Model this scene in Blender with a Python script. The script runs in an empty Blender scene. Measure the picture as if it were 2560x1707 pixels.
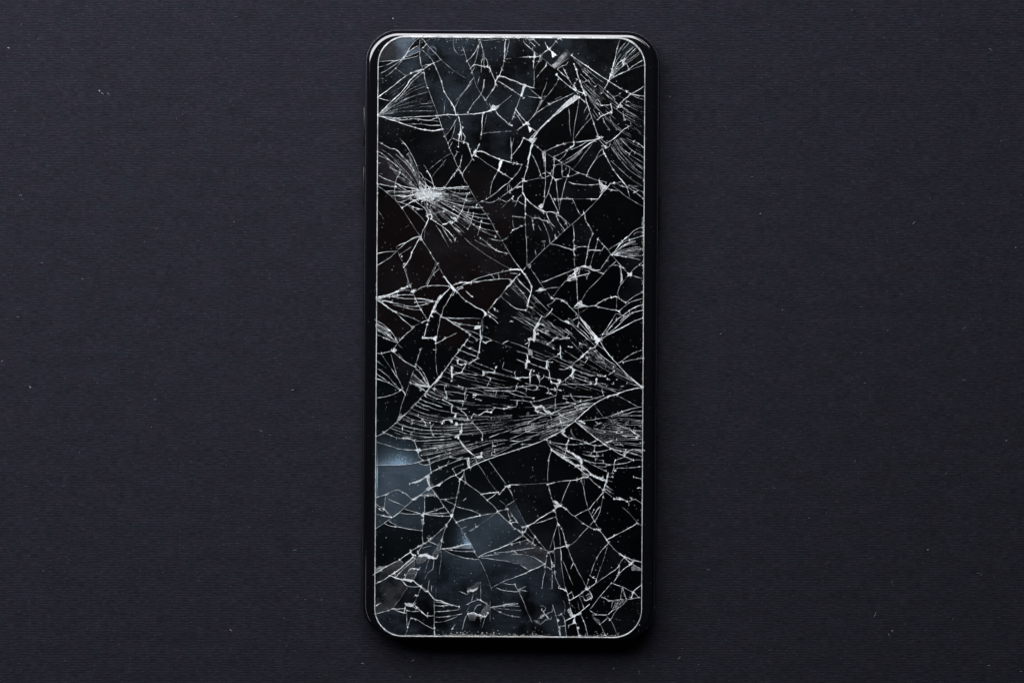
import bpy, bmesh, math, random
from mathutils import Vector, noise
random.seed(11)
S = bpy.context.scene
COL = S.collection
S.unit_settings.system = 'METRIC'
S.unit_settings.scale_length = 0.01          # one unit is a centimetre
R = math.radians

# ------------------------------------------------------------------ camera
CAM_H = 60.0
GZ = 0.80                                     # height of the top face of the screen glass
cam = bpy.data.cameras.new('camera')
cam.sensor_width = 36.0
cam.lens = 36.0 * CAM_H / 25.6
cam.clip_start = 1.0
cam.clip_end = 500.0
camo = bpy.data.objects.new('camera', cam)
camo.location = (0, 0, GZ + CAM_H)
COL.objects.link(camo)
S.camera = camo

# ------------------------------------------------------------------ world and lamps
wd = bpy.data.worlds.new('World')
S.world = wd
wd.use_nodes = True
wd.node_tree.nodes['Background'].inputs['Color'].default_value = (0.5, 0.6, 0.9, 1)
wd.node_tree.nodes['Background'].inputs['Strength'].default_value = 0.012
S.view_settings.view_transform = 'Standard'
S.view_settings.look = 'None'
S.view_settings.exposure = 0.0
S.view_settings.gamma = 1.0

def area(name, loc, target, sx, sy, power, color):
    l = bpy.data.lights.new(name, 'AREA')
    l.shape = 'RECTANGLE'
    l.size, l.size_y, l.energy, l.color = sx, sy, power, color
    o = bpy.data.objects.new(name, l)
    o.location = loc
    o.rotation_euler = (Vector(target) - Vector(loc)).to_track_quat('-Z', 'Y').to_euler()
    COL.objects.link(o)
    return o
area('softbox', (-31, 31, 36), (-31, 6, 0), 86, 30, 58500, (0.95, 0.94, 1.0))
area('top_right_strip', (24, 40, 38), (3, 7, 0), 24, 8, 2600, (0.95, 0.95, 1.0))  # extra strip added only for the highlight at the top right corner
area('left_strip', (-36, -19.5, 25), (-3.6, -6, 0.7), 21, 2.5, 360, (0.92, 0.9, 1.0))  # unseen strip added for the streak on the lower left edge
area('added_blue_lamp', (-6.0, -6.8, 62), (-3, -5, 0), 1.7, 1.7, 105, (0.50, 0.74, 1.0))  # small blue lamp added to put a reflection on the lower left plates
area('added_blue_lamp_small', (-1.6, -9.9, 62), (-1, -5, 0), 1.8, 1.2, 60, (0.52, 0.74, 1.0))  # second added lamp, for the bluish reflection near the lower middle
warm = area('added_warm_lamp', (-4.6, 4.4, 76), (-2, 2, 0), 7.0, 8.0, 7.5, (1.0, 0.46, 0.46))  # warm lamp added so a brownish reflection shows in the left middle
warm.data.shape = 'ELLIPSE'

# ------------------------------------------------------------------ helpers
def at(px, py, z=GZ):                         # photo millimetre grid (tenths) to the table, in cm
    return ((px - 1280.0) / 100.0, (853.5 - py) / 100.0, z)

def mat(name):
    m = bpy.data.materials.new(name)
    m.use_nodes = True
    nt = m.node_tree
    nt.nodes.clear()
    out = nt.nodes.new('ShaderNodeOutputMaterial')
    def N(kind, **kw):
        n = nt.nodes.new('ShaderNode' + kind)
        for k, v in kw.items():
            if k in n.inputs.keys():
                n.inputs[k].default_value = v
            else:
                setattr(n, k, v)
        return n
    return m, nt, N, out, nt.links.new

def obj(name, bm_or_mesh, material, parent=None, smooth=False, loc=None):
    if isinstance(bm_or_mesh, bmesh.types.BMesh):
        me = bpy.data.meshes.new(name)
        bm_or_mesh.to_mesh(me)
        bm_or_mesh.free()
    else:
        me = bm_or_mesh
    if material and not me.materials:
        me.materials.append(material)
    if smooth:
        for p in me.polygons:
            p.use_smooth = True
    o = bpy.data.objects.new(name, me)
    COL.objects.link(o)
    if loc:
        o.location = loc
    if parent:
        o.parent = parent
    return o

def noise_vec(N, L, sx, sy, sz=1.0, coord='Object'):
    tc = N('TexCoord')
    mp = N('Mapping')
    mp.inputs['Scale'].default_value = (sx, sy, sz)
    L(tc.outputs[coord], mp.inputs['Vector'])
    return mp.outputs['Vector']

def ramp(N, L, src, stops):
    r = N('ValToRGB')
    e = r.color_ramp.elements
    while len(e) < len(stops):
        e.new(0.5)
    for el, (p, c) in zip(e, stops):
        el.position = p
        el.color = (c, c, c, 1) if not isinstance(c, tuple) else c
    L(src, r.inputs['Fac'])
    return r.outputs['Color']

# ------------------------------------------------------------------ materials
def paper_material():
    m, nt, N, out, L = mat('black_laid_paper')
    p = N('BsdfPrincipled', Roughness=0.78)
    p.inputs['Specular IOR Level'].default_value = 0.12
    v1 = noise_vec(N, L, 5.0, 34.0)                       # long fibres along x
    n1 = N('TexNoise', Scale=1.0, Detail=4.0, Roughness=0.65)
    L(v1, n1.inputs['Vector'])
    v2 = noise_vec(N, L, 1.1, 3.0)
    n2 = N('TexNoise', Scale=1.0, Detail=5.0, Roughness=0.6)
    L(v2, n2.inputs['Vector'])
    v3 = noise_vec(N, L, 11.0, 34.0)                      # light flecks
    n3 = N('TexNoise', Scale=1.0, Detail=1.0)
    L(v3, n3.inputs['Vector'])
    # laid ribs: period 0.065 cm along y, slightly wandering
    tc = N('TexCoord')
    w = N('TexWave', Scale=48.3 / 3.1416 * 1.0, Distortion=2.6, Detail=4.0)
    w.wave_type = 'BANDS'; w.bands_direction = 'Y'
    w.inputs['Scale'].default_value = 2 * math.pi / 0.065 / 20.0
    w.inputs['Detail Scale'].default_value = 0.6
    L(tc.outputs['Object'], w.inputs['Vector'])
    base = N('MixRGB', blend_type='MIX')
    base.inputs['Color1'].default_value = (0.0052, 0.0052, 0.0080, 1)
    base.inputs['Color2'].default_value = (0.0214, 0.0214, 0.0310, 1)
    L(ramp(N, L, n1.outputs['Fac'], [(0.3, 0.0), (0.7, 1.0)]), base.inputs['Fac'])
    mul = N('MixRGB', blend_type='MULTIPLY')
    mul.inputs['Fac'].default_value = 1.0
    L(base.outputs['Color'], mul.inputs['Color1'])
    L(ramp(N, L, n2.outputs['Fac'], [(0.3, 0.82), (0.7, 1.12)]), mul.inputs['Color2'])
    mul2 = N('MixRGB', blend_type='MULTIPLY')
    mul2.inputs['Fac'].default_value = 1.0
    L(mul.outputs['Color'], mul2.inputs['Color1'])
    L(ramp(N, L, w.outputs['Fac'], [(0.1, 0.82), (0.9, 1.13)]), mul2.inputs['Color2'])
    v4 = noise_vec(N, L, 1.6, 2.4)
    n4 = N('TexNoise', Scale=1.0, Detail=3.0, Roughness=0.7)
    L(v4, n4.inputs['Vector'])
    dye = N('MixRGB', blend_type='MULTIPLY')
    dye.inputs['Fac'].default_value = 1.0
    L(mul2.outputs['Color'], dye.inputs['Color1'])
    L(ramp(N, L, n4.outputs['Fac'], [(0.38, (0.9, 1.04, 1.02, 1)), (0.62, (1.08, 0.97, 1.0, 1))]), dye.inputs['Color2'])
    mul2 = dye
    fl = N('MixRGB', blend_type='MIX')
    L(ramp(N, L, n3.outputs['Fac'], [(0.66, 0.0), (0.78, 0.6)]), fl.inputs['Fac'])
    L(mul2.outputs['Color'], fl.inputs['Color1'])
    fl.inputs['Color2'].default_value = (0.062, 0.065, 0.08, 1)
    L(fl.outputs['Color'], p.inputs['Base Color'])
    b1 = N('Bump', Strength=0.35, Distance=0.006)
    L(w.outputs['Fac'], b1.inputs['Height'])
    b2 = N('Bump', Strength=0.5, Distance=0.006)
    L(n1.outputs['Fac'], b2.inputs['Height'])
    L(b1.outputs['Normal'], b2.inputs['Normal'])
    L(b2.outputs['Normal'], p.inputs['Normal'])
    L(p.outputs['BSDF'], out.inputs['Surface'])
    return m

def gloss_black(name, base=(0.004, 0.004, 0.005), rough=0.12, coat=0.0, ior=1.5):
    m, nt, N, out, L = mat(name)
    p = N('BsdfPrincipled', Roughness=rough)
    p.inputs['Base Color'].default_value = (*base, 1)
    p.inputs['Coat Weight'].default_value = coat
    p.inputs['IOR'].default_value = ior
    p.inputs['Coat Roughness'].default_value = 0.04
    v = noise_vec(N, L, 6, 6, 6)
    n = N('TexNoise', Scale=1.0, Detail=6.0)
    L(v, n.inputs['Vector'])
    mr = N('MapRange')
    mr.inputs['To Min'].default_value = rough * 0.75
    mr.inputs['To Max'].default_value = rough * 1.3
    L(n.outputs['Fac'], mr.inputs['Value'])
    L(mr.outputs['Result'], p.inputs['Roughness'])
    L(p.outputs['BSDF'], out.inputs['Surface'])
    return m

def metal(name, col, rough):
    m, nt, N, out, L = mat(name)
    p = N('BsdfPrincipled', Roughness=rough, Metallic=0.9)
    v = noise_vec(N, L, 30, 30, 30)
    n = N('TexNoise', Scale=1.0, Detail=3.0)
    L(v, n.inputs['Vector'])
    c = ramp(N, L, n.outputs['Fac'], [(0.35, tuple(x * 0.55 for x in col) + (1,)), (0.65, tuple(col) + (1,))])
    L(c, p.inputs['Base Color'])
    L(p.outputs['BSDF'], out.inputs['Surface'])
    return m

def glass_material(name, rough):
    """clear glass sheet over the dark panel, with a film of fine glass dust and painted-in reflections"""
    m, nt, N, out, L = mat(name)
    tr = N('BsdfTransparent')
    tr.inputs['Color'].default_value = (0.9, 0.93, 0.93, 1)
    gl = N('BsdfGlossy', Roughness=rough)
    fr = N('Fresnel', IOR=1.5)
    mx = N('MixShader')
    L(fr.outputs['Fac'], mx.inputs['Fac'])
    L(tr.outputs['BSDF'], mx.inputs[1])
    L(gl.outputs['BSDF'], mx.inputs[2])
    df = N('BsdfDiffuse')
    geo = N('NewGeometry')
    mp = N('Mapping')
    mp.inputs['Scale'].default_value = (1.1, 1.1, 1.1)
    L(geo.outputs['Position'], mp.inputs['Vector'])
    n = N('TexNoise', Scale=1.0, Detail=6.0, Roughness=0.62)
    L(mp.outputs['Vector'], n.inputs['Vector'])
    mp2 = N('Mapping')
    mp2.inputs['Scale'].default_value = (3.0, 14.0, 1.0)
    mp2.inputs['Rotation'].default_value = (0, 0, 0.6)
    L(geo.outputs['Position'], mp2.inputs['Vector'])
    n2 = N('TexNoise', Scale=1.0, Detail=4.0, Roughness=0.7)
    L(mp2.outputs['Vector'], n2.inputs['Vector'])
    a = ramp(N, L, n.outputs['Fac'], [(0.40, 0.03), (0.66, 1.0)])
    b = ramp(N, L, n2.outputs['Fac'], [(0.3, 0.6), (0.75, 1.3)])
    mu = N('Math', operation='MULTIPLY')
    L(a, mu.inputs[0]); L(b, mu.inputs[1])
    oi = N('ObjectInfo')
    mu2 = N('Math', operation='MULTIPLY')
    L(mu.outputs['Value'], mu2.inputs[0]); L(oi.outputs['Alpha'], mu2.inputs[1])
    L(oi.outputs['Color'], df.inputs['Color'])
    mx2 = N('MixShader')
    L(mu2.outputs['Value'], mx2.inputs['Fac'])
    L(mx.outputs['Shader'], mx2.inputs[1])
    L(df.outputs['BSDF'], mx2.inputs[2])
    L(mx2.outputs['Shader'], out.inputs['Surface'])
    return m

def fracture_material(name, lo, hi, col=(0.90, 0.95, 0.95), scale=18.0):
    """broken glass faces: white scattering glass, patchy"""
    m, nt, N, out, L = mat(name)
    df = N('BsdfDiffuse')
    df.inputs['Color'].default_value = (*col, 1)
    gl = N('BsdfGlossy', Roughness=0.35)
    g2 = N('MixShader', Fac=0.05)
    L(df.outputs['BSDF'], g2.inputs[1]); L(gl.outputs['BSDF'], g2.inputs[2])
    tr = N('BsdfTransparent')
    geo = N('NewGeometry')
    n = N('TexNoise', Scale=scale, Detail=3.0, Roughness=0.7)
    L(geo.outputs['Position'], n.inputs['Vector'])
    f1 = ramp(N, L, n.outputs['Fac'], [(0.34, lo), (0.56, hi)])
    nb = N('TexNoise', Scale=2.6, Detail=2.0, Roughness=0.6)
    L(geo.outputs['Position'], nb.inputs['Vector'])
    f2 = ramp(N, L, nb.outputs['Fac'], [(0.38, 0.28 + 0.6 * lo), (0.55, 1.0)])
    mm = N('Math', operation='MULTIPLY')
    L(f1, mm.inputs[0]); L(f2, mm.inputs[1])
    f = mm.outputs['Value']
    mx = N('MixShader')
    L(f, mx.inputs['Fac'])
    L(tr.outputs['BSDF'], mx.inputs[1]); L(g2.outputs['Shader'], mx.inputs[2])
    L(mx.outputs['Shader'], out.inputs['Surface'])
    return m

M_PAPER = paper_material()
M_FRAME = gloss_black('black_polished_frame', (0.004, 0.004, 0.006), 0.3, 0.0, 1.18)
M_PANEL = gloss_black('black_front_panel', (0.003, 0.003, 0.004), 0.06, 0.0, 1.95)
M_DISPLAY = gloss_black('dark_display', (0.0015, 0.0014, 0.0017), 0.2, 0.0, 1.3)
M_BUTTON = gloss_black('black_button', (0.008, 0.008, 0.01), 0.22, 0.0, 1.8)
M_RIM = metal('dark_metal_rim', (0.16, 0.16, 0.20), 0.3)
M_CLEAR = glass_material('clear_glass', 0.045)
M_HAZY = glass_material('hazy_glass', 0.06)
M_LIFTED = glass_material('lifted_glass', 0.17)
M_CRACK = {'a': fracture_material('fracture_bright', 0.75, 1.0),
           'b': fracture_material('fracture_medium', 0.32, 1.0),
           'c': fracture_material('fracture_fine', 0.22, 0.95),
           'd': fracture_material('fracture_hairline', 0.2, 0.75)}
M_SPLIT = {k: fracture_material('crushed_glass_%d' % k, max(0.0, k * 0.12 - 0.42), (0, 0.04, 0.07, 0.15, 0.3, 0.48, 0.72, 0.9, 1.0, 1.0)[k], scale=26.0) for k in range(1, 10)}
M_EDGE = fracture_material('ground_glass_edge', 0.45, 1.0, (0.80, 0.84, 0.83), 30.0)
M_CRUST = fracture_material('glass_crumbs', 0.8, 1.0, (0.76, 0.75, 0.66), 30.0)
M_DUST = fracture_material('dust', 0.9, 1.0, (0.75, 0.77, 0.78), 5.0)

# ------------------------------------------------------------------ tabletop
bm = bmesh.new()
nx, ny = 8, 6
bmesh.ops.create_grid(bm, x_segments=nx, y_segments=ny, size=0.5)
for v in bm.verts:
    v.co.x *= 90; v.co.y *= 80
table = obj('tabletop', bm, M_PAPER)
table['kind'] = 'structure'
table['label'] = 'black paper surface with fine horizontal ribs under the phone'

# ------------------------------------------------------------------ the phone
def rounded(cx, cy, hw, hh, r, rot, n=14):
    """outline of a rounded rectangle on the photo grid, counter-clockwise on the table"""
    pts = []
    c, s = math.cos(rot), math.sin(rot)
    for qx, qy, a0 in ((1, -1, 0), (-1, -1, 90), (-1, 1, 180), (1, 1, 270)):
        for i in range(n + 1):
            a = R(a0 + 90.0 * i / n)
            x = qx * (hw - r) + r * math.cos(a)
            y = qy * (hh - r) - r * math.sin(a)
            pts.append((cx + x * c - y * s, cy + x * s + y * c))
    return pts

BROT = R(0.44)
B_C = (1276.0, 836.2)
B_HW, B_HH, B_R = 371.0, 764.8, 86.0
def body_ring(inset, z):
    p = rounded(B_C[0], B_C[1], B_HW - inset, B_HH - inset, max(B_R - inset, 8), BROT)
    return [at(x, y, z) for x, y in p]

def loft(rings, cap_first=False, cap_last=False):
    bm = bmesh.new()
    vs = [[bm.verts.new(c) for c in r] for r in rings]
    n = len(vs[0])
    for a, b in zip(vs, vs[1:]):
        for i in range(n):
            j = (i + 1) % n
            bm.faces.new((a[i], a[j], b[j], b[i]))
    if cap_first:
        bm.faces.new(list(reversed(vs[0])))
    if cap_last:
        bm.faces.new(vs[-1])
    bmesh.ops.recalc_face_normals(bm, faces=bm.faces)
    return bm

phone = bpy.data.objects.new('smartphone', None)
phone.location = at(B_C[0], B_C[1], 0)
COL.objects.link(phone)
phone['label'] = 'black smartphone lying face up with its whole screen shattered'
phone['category'] = 'smartphone'
def part(name, bm, m, smooth=False, parent=None):
    o = obj(name, bm, m, None, smooth)
    par = parent or phone
    o.parent = par
    o.matrix_parent_inverse = par.matrix_world.inverted() if False else o.matrix_parent_inverse
    # keep world placement: geometry is in table coordinates
    off = Vector(phone.location)
    if par is phone:
        o.location = -off
    return o

part('back_cover', loft([body_ring(30, 0.004), body_ring(14, 0.03), body_ring(5, 0.09), body_ring(1.5, 0.16)], cap_first=True), M_FRAME, True)
fr = []
for i in range(9):
    t = i / 8.0
    a = math.pi * (t - 0.5)
    fr.append(body_ring(7.0 * (1 - math.cos(a)), 0.38 + 0.22 * math.sin(a)))
fr.append(body_ring(8.5, 0.602))
fr.append(body_ring(9.0, 0.59))
part('frame', loft(fr), M_FRAME, True)
part('metal_rim', loft([body_ring(3.2, 0.585), body_ring(3.5, 0.603), body_ring(4.1, 0.608), body_ring(4.8, 0.603), body_ring(5.0, 0.58)]), M_RIM, True)
pr = []
for i in range(11):                            # the front panel rolls over at its edge
    t = i / 10.0
    a = t * math.pi / 2
    pr.append(body_ring(4.6 + 15.5 * (1 - math.cos(a)), 0.60 + 0.145 * math.sin(a) ** 1.15))
pr.append(body_ring(40, 0.745))
part('front_panel', loft(pr, cap_last=True), M_PANEL, True)

G_C = (1274.7, 843.4)
G_ROT = R(0.35)
G_HW, G_HH, G_R = 334.7, 749.3, 71.0
def glass_ring(inset, z, top=0.0, bot=0.0):
    p = rounded(G_C[0], G_C[1] + (bot - top) / 2, G_HW - inset, G_HH - inset + (top + bot) / 2, max(G_R - inset, 4), G_ROT, 18)
    return [at(x, y, z) for x, y in p]
part('display', loft([glass_ring(6, 0.746), glass_ring(6, 0.7485)], cap_last=True), M_DISPLAY)

def button(name, x, y0, y1, side):
    bm = bmesh.new()
    prof = [(0.0, 0.30), (0.028, 0.31), (0.038, 0.36), (0.038, 0.44), (0.028, 0.49), (0.0, 0.50)]
    n = len(prof)
    rings = []
    for py, k in ((y0, 0.0), (y0 + 2, 0.8), (y0 + 5, 1.0), (y1 - 5, 1.0), (y1 - 2, 0.8), (y1, 0.0)):
        ring = []
        xx = x - (py - 835.0) * math.tan(BROT)
        for d, z in prof:
            c = at(xx, py, 0.4 + (z - 0.4) * (0.75 + 0.25 * k))
            ring.append(bm.verts.new((c[0] + side * (d * k + 0.002), c[1], c[2])))
        rings.append(ring)
    for a, b in zip(rings, rings[1:]):
        for i in range(n - 1):
            bm.faces.new((a[i], a[i + 1], b[i + 1], b[i]))
    bmesh.ops.recalc_face_normals(bm, faces=bm.faces)
    return part(name, bm, M_BUTTON, True)
button('volume_button', B_C[0] - B_HW, 263, 363, -1)
button('volume_button', B_C[0] - B_HW, 413, 512, -1)
button('power_button', B_C[0] + B_HW, 489, 574, 1)

# front camera under the glass
def lens(px, py):
    m, nt, N, out, L = mat('lens_ring')
    p = N('BsdfPrincipled', Roughness=0.3)
    p.inputs['Base Color'].default_value = (0.04, 0.055, 0.07, 1)
    L(p.outputs['BSDF'], out.inputs['Surface'])
    m2, nt, N, out, L = mat('lens_coating')
    p = N('BsdfPrincipled', Roughness=0.08)
    p.inputs['Base Color'].default_value = (0.03, 0.012, 0.035, 1)
    L(p.outputs['BSDF'], out.inputs['Surface'])
    def disc(r0, r1, z0, z1, cap):
        rr = []
        for r, z in ((r0, z0), (r1, z1)):
            rr.append([at(px + r * math.cos(i * math.pi / 12), py - r * math.sin(i * math.pi / 12), z) for i in range(24)])
        return loft(rr, cap_last=cap)
    o = part('front_camera', disc(12.5, 7.5, 0.7495, 0.753, False), m, True)
    i = part('lens', disc(7.4, 4.0, 0.7495, 0.751, True), m2, True, parent=o)
lens(1080, 127)

# ------------------------------------------------------------------ the shattered glass
GT, GB = GZ, 0.752
glass = part('screen_glass', loft([glass_ring(0.0, GB, 1.0), glass_ring(0.0, GT - 0.018, 3.0), glass_ring(0.4, GT - 0.003, 1.0), glass_ring(1.1, GT + 0.002, 0.0, 0.6),
                                   glass_ring(1.9, GT - 0.004, 0.0, -1.2), glass_ring(2.0, GB, 0.0, -1.2)]), M_EDGE, True)
glass['label'] = 'shattered glass sheet with a bright ground edge'

def sub(name, bm, m, loc=(0, 0, 0), smooth=False):
    o = obj(name, bm, m, None, smooth)
    o.parent = glass
    o.location = loc
    return o

def parse(s):
    return [[tuple(map(float, p.split(','))) for p in l.split()] for l in s.split(';') if l.strip()]

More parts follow.
